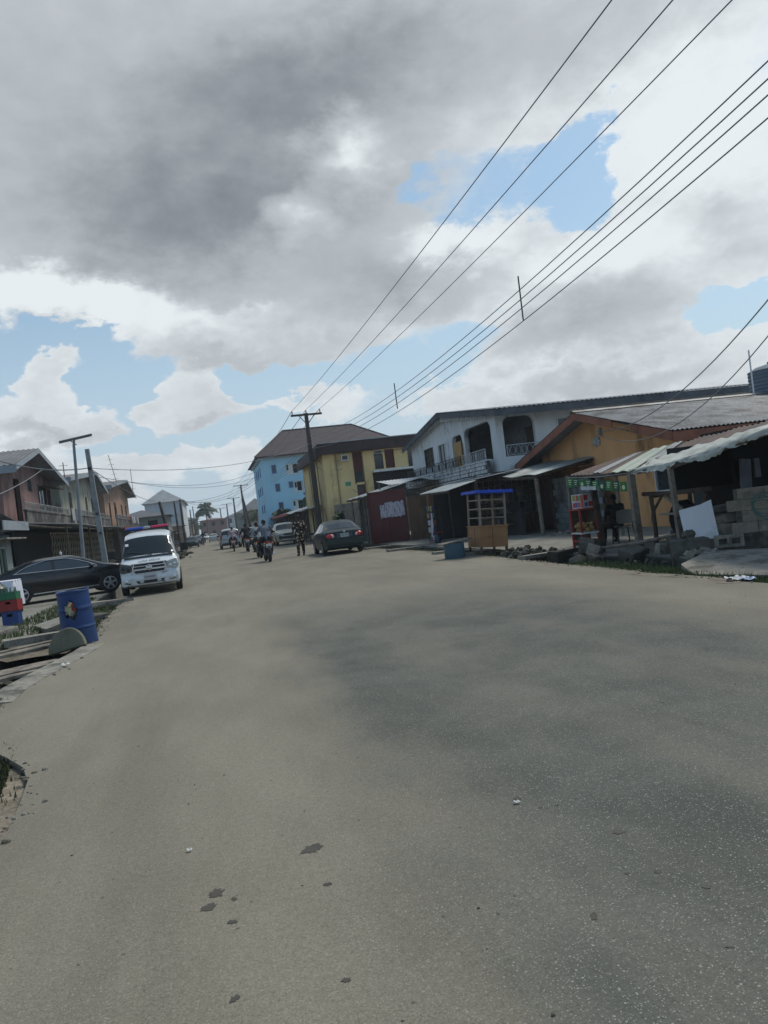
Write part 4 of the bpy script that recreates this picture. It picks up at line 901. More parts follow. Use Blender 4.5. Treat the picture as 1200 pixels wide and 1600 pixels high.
for i, (x, y, a, w, l) in enumerate([(7.85, 17.9, .35, .28, 1.15), (7.5, 24.2, .1, .35, 1.1), (7.35, 29.5, .0, .5, 1.4), (7.25, 34.0, .1, .4, 1.3), (7.7, 21.7, .2, .3, 1.2)]):
    lab = ['narrow concrete strip spanning the drain right of the wooden kiosk', 'grey slab over the drain in front of the display rack', 'grey slab over the drain beside the brown wall pier', 'slab spanning the drain in front of the red gate', 'plank slab under the back of the wooden kiosk'][i]
    tag(MB().rbox((x, y, .03), (l, w, .08), (0, .02, a), .01).build('drain_slab', M_conc, loc=(x, y, 0)), lab, 'slab')
def tufts(name, region, n, m, h=(.05, .16), kind='stuff'):
    mb = MB()
    for _ in range(n):
        x, y, z = region(); a = random.random()*6.28; H = random.uniform(*h); w = H*.10+.004; lx, ly = cos(a)*H*.5*random.random(), sin(a)*H*.5*random.random()
        mb.add([(x-w*sin(a), y+w*cos(a), z), (x+w*sin(a), y-w*cos(a), z), (x+lx*.5, y+ly*.5, z+H*.6), (x+lx, y+ly, z+H)], [(0, 1, 2), (1, 3, 2), (0, 2, 3)])
    o = mb.build(name, m, recalc=False); o['kind'] = kind; return o
M_grass = mat('verge_grass', (.075, .105, .035), .85, .4, 6)
M_grass2 = mat('dry_weeds', (.105, .10, .05), .9, .4, 6)
def rg():
    y = random.uniform(8.4, 15.2) if random.random() < .8 else random.uniform(20, 32); e = 7.22 if y < 16 else 7.45
    x = e+abs(random.gauss(0, .28 if y < 16 else .12)); 
    return (x, y, -.12+.05*random.random())
struct(MB().grid(lambda a, b: (7.1+1.45*b, 8.0+7.6*a, -.11-.35*max(0, b-.35)*(1 if a > .35 else .3)+.03*sin(a*30)+.02*sin(a*77+b*9)), 40, 6).build('verge', M_dirt, recalc=False))
struct(MB().grid(lambda a, b: (7.1+.5*b, 23+10*a, -.10-.3*b*b+.03*sin(a*30)), 30, 4).build('verge', M_dirt, recalc=False))
tufts('grass', rg, 9500, M_grass, (.04, .15)); tufts('grass', rg, 3000, M_grass2, (.04, .12))
def litter(u, v, label, m, r=.05, z=0.):
    x, y = gpt(u, v, z); mb = MB().grid(lambda a, b: (x+(a-.5)*r*2.2+.2*r*sin(b*9), y+(b-.5)*r*1.6+.2*r*sin(a*7), z+.01+r*.5*abs(sin(a*5+1)*sin(b*4+.5))), 8, 6)
    return tag(mb.build('litter', m, loc=(x, y, z), recalc=False), label, 'litter')
M_lit = mat('white_litter', (.6, .6, .58), .6, .15, 9)
litter(1150, 907, 'crumpled white litter on the grass edge of the road', M_lit, .12)
litter(1168, 907, 'crumpled white and blue wrapper beside the white litter', mat('blue_white_wrapper', (.40, .46, .62), .5, .5, 11), .09)
litter(102, 1040, 'small white crumpled paper on the concrete lip by the planks', M_lit, .05, .02)
litter(296, 1331, 'tiny white scrap lying alone on the sandy road', M_lit, .012)
litter(808, 1256, 'white pebble-like scrap on the dark asphalt', M_lit, .014)
# ---- wooden kiosk with blue top (leans a little)
t = thing('wooden_kiosk', 'leaning wooden vending kiosk with plywood base and bright blue canopy', 'kiosk', (7.45, 21.0, -.02), radians(2), local=True, tilt=(0, radians(4.5)))
Mply = mat('plywood', (.31, .165, .075), .8, .15, 3, .1, stain=(.14, .08, .045), stain_amt=.35)
W, D, B, Tt, TopZ = .86, 1.0, .24, .84, 1.84
mb = MB().box((0, 0, B), (W, .02, Tt)).box((0, D-.02, B), (W, D, Tt)).box((0, .02, B), (.02, D-.02, Tt)).box((W-.02, .02, B), (W, D-.02, Tt)).box((.02, .02, B), (W-.02, D-.02, B+.02)); mb.build('cabinet', Mply, t)
MB().box((-.03, -.03, Tt), (W+.03, D+.03, Tt+.03)).build('counter', Mply, t)
MB().box((-.004, .40, B+.03), (.0, .42, Tt-.02)).box((.38, -.004, B+.02), (.395, .0, Tt-.02)).build('panel_joint', M_wood2, t)
for x in (.04, W-.04):
    for y in (.04, D-.04):
        MB().beam((x, y, -.02), (x, y, B), .06, .06).build('leg', M_wood2, t)
        MB().beam((x, y, Tt+.03), (x, y, TopZ), .045, .06).build('post', M_woodl, t)
for z in (1.1, 1.36, 1.62):
    for y in (.04, D-.04): MB().beam((.06, y, z), (W-.06, y, z), .02, .035).build('slat', M_woodl, t)
    for x in (.04, W-.04): MB().beam((x, .06, z), (x, D-.06, z), .02, .035).build('slat', M_woodl, t)
MB().beam((.5, .045, Tt+.03), (.5, .045, TopZ), .025, .03).build('slat', M_wood2, t)
MB().sheet(lambda a, b: (-.10+(W+.26)*a, -.12+(D+.22)*b, TopZ+.055+.012*sin(a*20)*sin(b*11)), 20, 8, .03).build('canopy', mat('bright_blue_canopy', (.02, .075, .50), .35, .15, 3), t)
MB().wall('z', 0, 1, 0, 1, 0, 1).build if False else None
mb = MB().box((-.11, -.13, TopZ-.03), (W+.17, -.10, TopZ+.04)).box((-.11, D+.1, TopZ-.03), (W+.17, D+.13, TopZ+.04)).box((-.12, -.10, TopZ-.03), (-.10, D+.1, TopZ+.04)).box((W+.15, -.1, TopZ-.03), (W+.17, D+.1, TopZ+.04)); mb.build('canopy_rim', MATS['bright_blue_canopy'], t)
MB().box((.2, .3, Tt+.032), (.5, .6, Tt+.2)).build('tray', M_wood2, t)
# ---- cut drum with a board
t = thing('cut_drum', 'blue-grey cut plastic drum with a board laid on top beside the kiosk', 'drum', (6.78, 21.35, 0))
MB().lathe([(.29, 0), (.30, .02), (.30, .40), (.305, .44), (.285, .44), (.28, .1)], (6.78, 21.35, .0), n=28).build('drum', mat('blue_grey_plastic', (.055, .115, .16), .5, .12, 3), t, smooth=True)
tag(MB().rbox((6.80, 21.35, .48), (.92, .5, .03), (0, -.09, .05)).build('board', M_wood, loc=(6.8, 21.35, .48)), 'weathered board lying across the blue-grey drum', 'board')
# ---- display rack of sachets
t = thing('display_rack', 'shop display rack hung with many small coloured sachets and bottles', 'display rack', (9.0, 30.9, 0))
Mrk = mat('rack_dark', (.04, .035, .035), .6, .2, 4)
for y in (30.6, 31.5):
    for x in (8.98, 9.3): MB().beam((x, y, 0), (x, y, 1.5), .03, .03).build('upright', Mrk, t)
for z in (.12, .45, .75, 1.05, 1.35): MB().box((8.96, 30.58, z), (9.32, 31.52, z+.02)).build('shelf', M_redw if z < .5 else Mrk, t)
cols = [(.55, .56, .6), (.42, .44, .6), (.5, .42, .05), (.45, .10, .04), (.06, .25, .3), (.50, .5, .48), (.15, .08, .3), (.10, .25, .08), (.6, .6, .55)]
for k in range(30):
    row = k // 6; z = [.16, .49, .79, 1.09, 1.38][row]; y = 30.68+(k % 6)*.15; c = cols[(k*5+row*3) % 9]
    MB().rbox((8.98+random.uniform(0, .08), y, z+.10), (.08, .11, .17+random.uniform(0, .06)), (random.uniform(-.1, .1), 0, random.uniform(-.3, .3))).build('packet', mat('packet_%d' % ((k*5+row*3) % 9), c, .45, .25, 20), t)
for k in range(4):
    MB().rbox((8.94, 30.64+.08*k, .95-.13*k), (.02, .10, .5), (0.03*k, 0, .1)).build('sachet_strip', mat('packet_0', cols[0]), t)
tag(MB().lathe([(.1, 0), (.13, .05), (.13, .3), (.09, .36), (.03, .4), (.03, .44)], (8.95, 30.2, 0), n=16).build('gas_bottle', mat('dark_blue_bottle', (.02, .04, .07), .4, .2, 4), smooth=True, loc=(8.95, 30.2, 0)), 'small dark bottle standing at the foot of the display rack', 'bottle')
tag(MB().rbox((9.9, 28.2, .45), (.5, .35, .05)).beam((9.7, 28.1, 0), (9.7, 28.1, .43), .03).beam((10.1, 28.1, 0), (10.1, 28.1, .43), .03).beam((9.7, 28.3, 0), (9.7, 28.3, .43), .03).beam((10.1, 28.3, 0), (10.1, 28.3, .43), .03).build('stool', mat('white_stool', (.3, .3, .28), .7, .2, 5), loc=(9.9, 28.2, 0)), 'dim pale stool inside the dark shop opening', 'stool')
# water tank seen beyond the ochre roof
t = thing('water_tank', 'dark blue-grey ribbed water tank standing behind the ochre roof', 'water tank', (21.9, 25.5, 3.4))
mb = MB(); pr = []
for i in range(24): z = .1+i*.07; pr.append((1.0+(.025 if i % 2 else 0), z)); 
mb.lathe([(1.0, 0)]+pr+[(.75, 1.86), (.3, 1.96), (.28, 2.04)], (21.9, 25.5, 3.5), n=32); mb.build('tank', mat('blue_grey_tank', (.085, .12, .16), .5, .12, 2), t, smooth=True)
MB().beam((20.5, 24.7, 0), (20.5, 24.7, 3.8), .12).beam((22.3, 24.7, 0), (22.3, 24.7, 3.8), .12).beam((20.5, 26.3, 0), (20.5, 26.3, 3.8), .12).beam((22.3, 26.3, 0), (22.3, 26.3, 3.8), .12).box((20.3, 24.5, 3.8), (22.5, 26.5, 3.86)).build('stand', M_iron, t)
MB().tube([(20.38, 25.0, 3.6), (20.38, 25.0, 5.95)], .03, 6).build('pipe', M_winframe, t)
# ---------------------------------------------------------------- left roadside
Mblu = mat('blue_barrel_plastic', (.012, .045, .155), .5, .18, 2.2, .1, stain=(.02, .035, .075), stain_amt=.5, stain_scale=2)
# barrel with a torn hole: wall built as a grid with the hole's cells left out
t = thing('blue_barrel', 'tall faded blue plastic barrel with a torn hole stuffed with rubbish', 'barrel', (-2.36, 13.9, -.02), 0, local=True, tilt=(0, radians(-2.5)))
mb = MB(); n = 64; m = 40; R0 = .285
def brad(h): return R0*(1-.10*(h/.93))+.012*(abs(h-.3) < .02)+.012*(abs(h-.62) < .02)+.01*(h > .9)
HA = radians(-98)       # hole faces the camera
vs = []; fs = []
for j in range(m+1):
    h = .93*j/m
    for i in range(n): a = 2*pi*i/n; vs.append((brad(h)*cos(a), brad(h)*sin(a), h+(.012*sin(a*3) if j == m else 0)))
def inhole(i, j):
    a = 2*pi*(i+.5)/n; h = .93*(j+.5)/m; da = (a-HA+pi) % (2*pi)-pi
    x, y = da*.27+.0, h-.60; q = (x/.10)**2+(y/.145)**2
    return q < 1+.35*sin(5*atan2(y, x)+1)
for j in range(m):
    for i in range(n):
        if not inhole(i, j): a = j*n+i; b = j*n+(i+1) % n; fs.append((a, b, b+n, a+n))
mb.add(vs, fs); o = mb.build('shell', Mblu, t, smooth=True, recalc=False); sm = o.modifiers.new('thick', 'SOLIDIFY'); sm.thickness = .006
MB().lathe([(.24, .0), (.235, .3)], (0, 0, .02), n=24).build('base', M_dark, t)
Mr = [mat('rubbish_cream', (.38, .36, .24), .8, .3, 12), mat('rubbish_red', (.30, .05, .03), .7, .3, 12), mat('rubbish_black', (.03, .03, .03), .6, .3, 8), mat('rubbish_grey', (.22, .22, .2), .8, .3, 10)]
for k, (c, mm) in enumerate([((-.09, -.20, .62), 0), ((-.04, -.21, .58), 0), ((.04, -.21, .66), 1), ((-.03, -.2, .48), 2), ((.06, -.2, .50), 2), ((.0, -.19, .62), 3), ((.05, -.21, .43), 3), ((-.06, -.19, .68), 0)]):
    MB().ball(c, (.055, .04, .075), 9, 6, .35).build('rubbish', Mr[mm], t)
o = MB().add([(0,0,0),(0,0,0)], []).v and MB()
# concrete lump with a ring, leaning at the barrel foot
mb = MB(); n = 16; prof = [(.26*cos(a), .36*sin(a)) for a in [pi*i/n for i in range(n+1)]]; prof = [(x*(1.0 if x > 0 else 1.35), y) for x, y in prof]
mb.prism(prof, 'y', -.05, .05); o = mb.build('concrete_lump', mat('moss_concrete', (.16, .155, .11), .95, .25, 5, .6, stain=(.06, .06, .04), stain_amt=.5), None); o.location = (-2.40, 13.18, .0); o.rotation_euler = (radians(-16), radians(-10), radians(-10)); bv = o.modifiers.new('b', 'BEVEL'); bv.width = .02; bv.segments = 2
tag(o, 'half-round mossy concrete cover leaning at the foot of the blue barrel', 'concrete cover')
# planks over the drain
Mpl = mat('silvery_plank', (.235, .205, .165), .85, .25, 7, .5, stain=(.10, .085, .065), stain_amt=.55, stain_scale=2.5)
def plank(p, q, w, th, label):
    p, q = Vector(p), Vector(q); d = (q-p).normalized(); u = Vector((-d.y, d.x, 0)).normalized()*w/2; n = 10; mb = MB()
    mb.sheet(lambda a, b: p+(q-p)*a+u*(2*b-1)*(1+.06*sin(a*9))+Vector((0, 0, .01*sin(a*7+b*2))), n, 2, th)
    return tag(mb.build('plank', Mpl, loc=tuple((p+q)/2)), label, 'plank', 'planks laid over the left drain')
x, y = gpt(0, 1031); x2, y2 = gpt(103, 1001)
plank((-5.2, 12.3, .05), (-2.50, 14.32, .04), .20, .05, 'broad grey plank running up to the foot of the blue barrel')
plank((-5.2, 12.75, .06), (-2.60, 14.75, .05), .07, .05, 'thin squared timber just behind the broad grey plank')
plank((-5.0, 10.35, .03), (-2.42, 12.22, .0), .22, .05, 'rearmost of the three near planks at the concrete lip')
plank((-5.0, 10.05, .06), (-2.48, 11.82, .01), .15, .05, 'middle of the three near planks at the concrete lip')
plank((-4.9, 9.80, .02), (-2.55, 11.45, .0), .13, .04, 'foremost of the three near planks at the concrete lip')
o = MB().add([(-6.2, 13.9, -.3), (-5.9, 13.4, -.3), (-4.05, 17.1, -.3), (-4.5, 17.5, -.3), (-6.2, 13.9, .14), (-5.9, 13.4, .12), (-4.05, 17.1, .18), (-4.5, 17.5, .2)], [(0,3,2,1),(4,5,6,7),(0,1,5,4),(1,2,6,5),(2,3,7,6),(3,0,4,7)]).build('concrete_beam', M_conc, loc=(-5, 15.5, 0))
bv = o.modifiers.new('b', 'BEVEL'); bv.width = .03; bv.segments = 2; tag(o, 'thick broken concrete drain edge beside the stacked crates', 'concrete edge')
o = MB().rbox((-3.2, 15.5, .03), (1.5, .28, .12), (0, .02, .28), .02).build('drain_slab', M_conc, loc=(-3.2, 15.5, 0)); tag(o, 'short concrete bar crossing the drain behind the planks', 'slab')
o = MB().rbox((-3.25, 17.3, .08), (.9, .5, .16), (.1, -.1, .5), .05).build('drain_slab', M_conc, loc=(-3.2, 17.3, 0)); tag(o, 'tilted broken slab left of the barrel on the grass', 'slab')
o = MB().rbox((-2.95, 18.9, .0), (.8, .3, .12), (.05, .1, .9), .04).build('drain_slab', M_conc, loc=(-2.95, 18.9, 0)); tag(o, 'pale broken slab just left of the barrel top edge', 'slab')
o = MB().rbox((-3.0, 22.2, .04), (1.4, .3, .10), (.0, .03, .25), .03).build('drain_slab', M_conc, loc=(-3, 22.2, 0)); tag(o, 'slab over the drain in front of the ambulance tyre', 'slab')
struct(MB().grid(lambda a, b: (-4.3+2.0*b, 14.9+10*a, -.18+.06*sin(a*25+b*3)+.05*sin(a*60)-.12*(abs(b-.5) < .3)), 50, 8).build('verge', M_dirt, recalc=False))
def lg():
    y = random.uniform(15.3, 25); x = random.uniform(-4.6, -2.5); k = random.random()
    return (x, y, -.16 if x > -3.6 else .03)
tufts('grass', lg, 3600, M_grass, (.04, .12)); tufts('grass', lg, 1200, M_grass2, (.03, .1))
def ng():
    a = random.random()*6.28; r = abs(random.gauss(0, .34)); y = 5.95+r*sin(a)*2.1; x = -1.62-abs(random.gauss(0, .18))-abs(y-5.7)*.12
    return (x, y, -.05)
tufts('weeds', ng, 2600, mat('dark_weeds', (.045, .055, .022), .9, .4, 6), (.02, .07))
def ng2():
    y = random.uniform(4.4, 7.2); return (-1.5-random.random()*1.2, y, -.05)
tufts('weeds', ng2, 700, M_grass2, (.02, .05))
def ng3():
    y = random.uniform(8.2, 9.4); return (-2.55+random.gauss(0, .06), y, .0)
tufts('weeds', ng3, 500, MATS['dark_weeds'], (.02, .05))
rubble('rubble_heap', 'loose stones and dirt clods along the torn left road edge', 40, lambda: (-1.75-random.random()*.9, random.uniform(4.6, 7.6), -.05), (.01, .03), M_conc, (-2, 6, 0))
rubble('rubble_heap', 'muddy stones in the open drain under the planks', 75, lambda: (random.uniform(-4.0, -2.5), random.uniform(9.0, 16.5), -.55), (.04, .14), M_concd, (-3.2, 12.5, -.5))
# ---- table with white cloth, crates
t = thing('covered_table', 'small table under a long white cloth at the left edge of the picture', 'table', (-6.3, 23.0, .03))
x, y = gpt(29, 948, .2)
def cl(a, b): return None
tx0, tx1, ty0, ty1, tz = -7.0, -5.42, 22.7, 23.7, .95
MB().box((tx0, ty0, tz-.04), (tx1, ty1, tz)).build('tabletop', M_wood2, t)
for px_, py_ in ((tx0+.05, ty0+.05), (tx1-.05, ty0+.05), (tx0+.05, ty1-.05), (tx1-.05, ty1-.05)): MB().beam((px_, py_, .03), (px_, py_, tz-.04), .05).build('leg', M_wood2, t)
mb = MB(); per = [(tx0, ty0), (tx1, ty0), (tx1, ty1), (tx0, ty1)]; n = 20
ring = []
for (a, b) in zip(per, per[1:]+per[:1]): ring += [(a[0]+(b[0]-a[0])*i/n, a[1]+(b[1]-a[1])*i/n) for i in range(n)]
cx_, cy_ = (tx0+tx1)/2, (ty0+ty1)/2; vs = []
for k, (q, z) in enumerate([(1.0, tz+.012), (1.01, tz-.02), (1.03, tz-.3), (1.05, tz-.70)]):
    for i, (a, b) in enumerate(ring):
        w = 1+.02*k*sin(i*1.1); vs.append((cx_+(a-cx_)*q*w, cy_+(b-cy_)*q*w, z))
N_ = len(ring); fs = [(k*N_+i, k*N_+(i+1) % N_, (k+1)*N_+(i+1) % N_, (k+1)*N_+i) for k in range(3) for i in range(N_)]+[tuple(range(N_))]
mb.add(vs, fs); o = mb.build('tablecloth', mat('white_cloth', (.62, .64, .72), .8, .06, 3), smooth=True, loc=(cx_, cy_, tz)); tag(o, 'white cloth hanging over the small table at the left edge', 'tablecloth')
MB().box((tx0+.1, ty0+.1, .03), (tx1-.1, ty1-.1, tz-.06)).build('under_shade', M_dark, t)  # dark block standing in for the shade below the table
Mcr = mat('red_crate_plastic', (.24, .022, .022), .45, .15, 4); Mcb = mat('blue_crate_plastic', (.015, .045, .17), .45, .15, 4); Mcg = mat('green_crate_plastic', (.02, .13, .06), .45, .15, 4)
cxx, cyy = gpt(27, 977, .03)
def crate(z, h, m, label, s=1.0, hand=True):
    t = thing('drinks_crate', label, 'crate', (cxx-.12, cyy+.15, z), radians(-8), 'stacked drinks crates', local=True)
    w, d = .40*s, .30*s
    mb = MB().wall('y', -d/2, -d/2+.015, -w/2, w/2, 0, h, [(-.06, .06, h*.62, h*.82)] if hand else [])
    mb.wall('y', d/2-.015, d/2, -w/2, w/2, 0, h); mb.box((-w/2, -d/2+.015, 0), (-w/2+.015, d/2-.015, h)).box((w/2-.015, -d/2+.015, 0), (w/2, d/2-.015, h)).box((-w/2+.015, -d/2+.015, 0), (w/2-.015, d/2-.015, .02))
    mb.build('shell', m, t); MB().box((-w/2-.008, -d/2-.008, h-.03), (w/2+.008, -d/2-.001, h-.005)).box((-w/2-.008, -d/2-.008, .01), (w/2+.008, -d/2-.001, .03)).build('rim', m, t)
    MB().box((-w/2+.02, -d/2+.02, .03), (w/2-.02, d/2-.02, .05)).build('floor', M_dark, t)
    return t
crate(.03, .34, Mcb, 'blue plastic crate at the bottom of the stack by the white table', .88)
crate(.375, .25, Mcr, 'red plastic crate in the middle of the stack by the white table', 1.05)
crate(.63, .17, Mcg, 'green plastic crate on top of the stack by the white table', .95, False)
for k in range(9):
    bx_, by_ = cxx-.26+.09*(k % 4)+random.uniform(-.01, .01), cyy+.06+.09*(k//4)
    b = thing('glass_bottle', 'green glass bottle standing in the green top crate', 'bottle', (bx_, by_, .66), 0, 'glass bottles in the green crate', local=True)
    MB().lathe([(.028, 0), (.03, .01), (.03, .13), (.012, .19), (.011, .235)], (0, 0, 0), n=10).build('glass', mat('bottle_glass', (.05, .10, .06), .12, .2, 3, spec=.7), b, smooth=True)
    MB().lathe([(.013, .235), (.013, .25)], (0, 0, 0), n=10).build('cap', M_zincl, b)
o = MB().ball((cxx-.33, cyy+.2, .80), (.17, .17, .20), 12, 9, .14).build('plastic_bag', mat('dark_green_bag', (.015, .05, .035), .35, .3, 6), smooth=True, loc=(cxx-.33, cyy+.2, .6)); tag(o, 'bulging dark green plastic bag hung beside the crates', 'bag')
# ---- left houses
M_pink = mat('faded_pink_wall', (.23, .135, .12), .9, .22, 1.1, .2, stain=(.06, .05, .05), stain_amt=.6, stain_scale=.8, streak=True)
M_maroonp = mat('peeling_maroon_wall', (.12, .06, .07), .9, .2, 1, .2, stain=(.36, .33, .33), stain_amt=.45, stain_scale=1.2)
M_cream = mat('stained_cream_wall', (.33, .32, .26), .9, .18, 1.1, .15, stain=(.10, .095, .08), stain_amt=.5, streak=True)
M_peach = mat('peach_wall', (.34, .21, .14), .9, .18, 1.1, .15, stain=(.12, .085, .07), stain_amt=.5, streak=True)
M_grime = mat('black_stained_parapet', (.17, .155, .145), .95, .3, 2, .3, stain=(.022, .021, .021), stain_amt=.95, stain_scale=.8)
M_lroof = mat('old_grey_sheet_roof', (.135, .14, .145), .7, .25, 1.3, .1, stain=(.10, .10, .105), stain_amt=.5, stain_scale=.9)
M_barge = mat('grey_barge_board', (.26, .29, .32), .7, .15, 2)
def gable_house(name, label, y0, y1, ya, ez, az_, fl, wall, plane=-9.0, over=.9, depth=12, wmat=None, openings=(), balc=True):
    """two-storey gable house on the left; its street wall stands on plane x, gable verge at x = plane+over"""
    t = thing(name, label, 'house', (plane, (y0+y1)/2, 0))
    x1 = plane; x0 = plane-depth; w0, w1 = y0+.9, y1-.9
    mb = MB().wall('x', x1-.2, x1, w0, w1, fl, ez-.1, openings); n_ = lambda y: ez+(az_-ez)*(1-(abs(y-ya)/((ya-y0) if y < ya else (y1-ya))))
    mb.add([(x1, w0, ez-.1), (x1, w1, ez-.1), (x1, w1, n_(w1)-.06), (x1, ya, az_-.06), (x1, w0, n_(w0)-.06), (x1-.2, w0, ez-.1), (x1-.2, w1, ez-.1), (x1-.2, w1, n_(w1)-.06), (x1-.2, ya, az_-.06), (x1-.2, w0, n_(w0)-.06)],
           [(0,1,2,3,4),(9,8,7,6,5),(0,5,6,1),(1,6,7,2),(2,7,8,3),(3,8,9,4),(4,9,5,0)])
    mb.build('gable_wall', wall, t)
    MB().box((x0, w0, fl), (x1-.2, w0+.2, ez)).build('side_wall', wmat or wall, t); MB().box((x0, w1-.2, fl), (x1-.2, w1, ez)).build('side_wall', wmat or wall, t)
    MB().box((x1-1.6, w0+.25, fl), (x1-1.5, w1-.25, ez-.15)).build('inner_wall', M_room, t)
    V = plane+over; mb = MB()
    corrugated(lambda a, b: (x0-.5+(V-x0+.5)*a, y0+(ya-y0)*b, ez+(az_-ez)*b+.05), V-x0+.5, 6, .24, .022, mb, rows=5)
    corrugated(lambda a, b: (x0-.5+(V-x0+.5)*a, ya+(y1-ya)*b, az_+(ez-az_)*b+.05), V-x0+.5, 6, .24, .022, mb, rows=5)
    mb.build('roof', M_lroof, t)
    mb = MB()
    for a, b in ((y0, ya), (ya, y1)):
        za, zb = n_(a), n_(b)
        mb.add([(V+.03, a, za+.05), (V+.03, b, zb+.05), (V+.03, b, zb-.20), (V+.03, a, za-.20), (V, a, za+.05), (V, b, zb+.05), (V, b, zb-.20), (V, a, za-.20)], [(0,1,2,3),(4,7,6,5),(0,4,5,1),(3,2,6,7),(0,3,7,4),(1,5,6,2)])
    mb.box((x0-.5, y0-.03, ez-.30), (V, y0, ez+.03)); mb.build('barge_board', M_barge, t)
    MB().add([(V-.01, y0+.02, ez-.04), (x0, y0+.02, ez-.04), (x0, ya, az_-.04), (V-.01, ya, az_-.04), (V-.01, y1-.02, ez-.04), (x0, y1-.02, ez-.04)], [(0,1,2,3),(3,2,5,4)]).build('soffit', M_soffit, t, recalc=False)
    MB().box((x1-depth, w0, fl-.22), (x1+.95, w1, fl-.001)).build('floor_slab', M_concd, t)
    if balc:
        MB().box((x1+.85, w0-.1, fl), (x1+.95, w1+.1, fl+.62)).build('parapet', M_grime, t)
        MB().box((x1+.82, w0-.13, fl+.625), (x1+.98, w1+.13, fl+.69)).build('coping', M_grime, t)
        scroll_rail(t, 'x', x1+.90, w0, w1, fl+.70, fl+1.05, M_grill, .3)
    # dark shuttered ground floor
    MB().box((x1-.3, w0, 0), (x1-.1, w1, fl-.23)).build('ground_wall', M_room, t)
    return t
h1 = gable_house('gabled_house', 'two-storey house with faded pink gable wall and stained balcony on the left', 37.0, 50.0, 42.3, 5.65, 6.95, 3.0, M_pink, -9.0, .9, 14, M_maroonp,
    [(40.2, 41.4, 3.05, 5.4), (43.2, 44.2, 4.95, 5.55), (45.6, 47.6, 3.7, 5.45), (47.9, 48.9, 3.6, 5.3)])
window(h1, 'x', -9.0, 45.7, 47.5, 3.8, 5.35, M_wood2, .06, .04, 1, sgn=1); 
MB().beam((-9.0, 47.8, 5.42), (-8.2, 47.8, 5.25), 2.4, .05).build('window_hood', M_wood2, h1)
MB().ball((-9.05, 43.7, 5.28), (.12, .5, .42), 10, 8).build('arched_niche', M_dark, h1)
tag(h1.children[0], '', '') if False else None
h2 = gable_house('gabled_house', 'second gabled house on the left with stained cream balcony wall', 51.0, 69.0, 63.0, 6.1, 7.35, 3.1, M_cream, -9.0, .9, 12, None, [(55, 56.2, 3.2, 5.5), (58.5, 59.6, 4.0, 5.5), (62, 63.0, 3.2, 5.5), (65, 66, 4, 5.5)])
h3 = gable_house('gabled_house', 'third gabled house on the left with peach side wall under a grey roof', 72.0, 95.0, 86.5, 6.9, 8.35, 3.3, M_peach, -9.0, .9, 12, None, [(76, 77.2, 3.4, 5.6), (80, 81.5, 4.2, 5.8), (86, 87.5, 3.4, 5.8), (90, 91.5, 4, 5.8)])
for h, yy in ((h2, (55.1, 56.1)), (h3, (80.1, 81.4))): window(h, 'x', -9.0, yy[0], yy[1], 4.3, 5.4, M_wood2, .06, .04, 1, sgn=1)
# laundry on the balconies
Mlc = [mat('laundry_white', (.5, .5, .5), .9, .2, 6), mat('laundry_grey', (.2, .2, .23), .9, .3, 6), mat('laundry_maroon', (.2, .06, .07), .9, .3, 6)]
for i, (y, m_, w) in enumerate([(49.4, 0, .6), (50.6, 1, .5), (86, 0, .9), (88, 0, 1.2), (90, 1, .9), (84, 2, .8), (92, 0, 1.0)]):
    labs = ['white cloth hung over the pink house balcony corner', 'grey cloth hung at the far end of the pink house balcony', 'white garment drying on the third house balcony', 'wide white sheet drying on the third house balcony', 'grey garment drying on the third house balcony', 'maroon garment drying on the third house balcony', 'last white cloth on the third house balcony']
    fl = 4.1 if y < 60 else 4.4
    tag(MB().grid(lambda a, b: (-7.95+.05*sin(a*12)+.02*b, y+w*(a-.5), fl-.75*b-.05*sin(a*9)*b), 10, 6).build('laundry', Mlc[m_], loc=(-8, y, fl), recalc=False), labs[i], 'laundry')
# ground floor: awning, lattice fence and shade
t = thing('shop_awning', 'long low awning with a red edge along the left houses', 'awning', (-7.4, 50, 2.6))
mb = MB(); corrugated(lambda a, b: (-8.0+2.3*b, 33.5+38*a, 3.0-.30*b+.03*sin(a*17)), 38, 2.3, .4, .02, mb, rows=2); mb.build('sheet', M_zinc, t)
MB().box((-5.72, 55.0, 2.50), (-5.66, 71.5, 2.74)).build('edge_board', mat('faded_red_board', (.20, .035, .04), .7, .2, 2), t)
for y in (34, 40, 46, 52, 58, 64, 70): MB().tube([(-5.8, y, .03), (-5.8, y, 2.62)], .045, 6).build('post', M_wood2, t)
t = thing('lattice_fence', 'rusty ornamental iron lattice screen behind the black car', 'fence', (-7.2, 45, 0))
mb = MB()
for i in range(38):
    y = 38+i*.6
    mb.tube([(-7.2, y, .4), (-7.2, y+.6, 1.1), (-7.2, y, 1.8), (-7.2, y+.6, 2.5)], .022, 4); mb.tube([(-7.2, y+.6, .4), (-7.2, y, 1.1), (-7.2, y+.6, 1.8), (-7.2, y, 2.5)], .022, 4)
mb.tube([(-7.2, 38, 2.5), (-7.2, 61, 2.5)], .03, 5).tube([(-7.2, 38, .4), (-7.2, 61, .4)], .03, 5); mb.build('lattice', mat('light_rust_iron', (.30, .27, .21), .8, .3, 5), t)
MB().box((-7.9, 34, 0), (-7.8, 72, 2.6)).build('backing', M_dark, t)
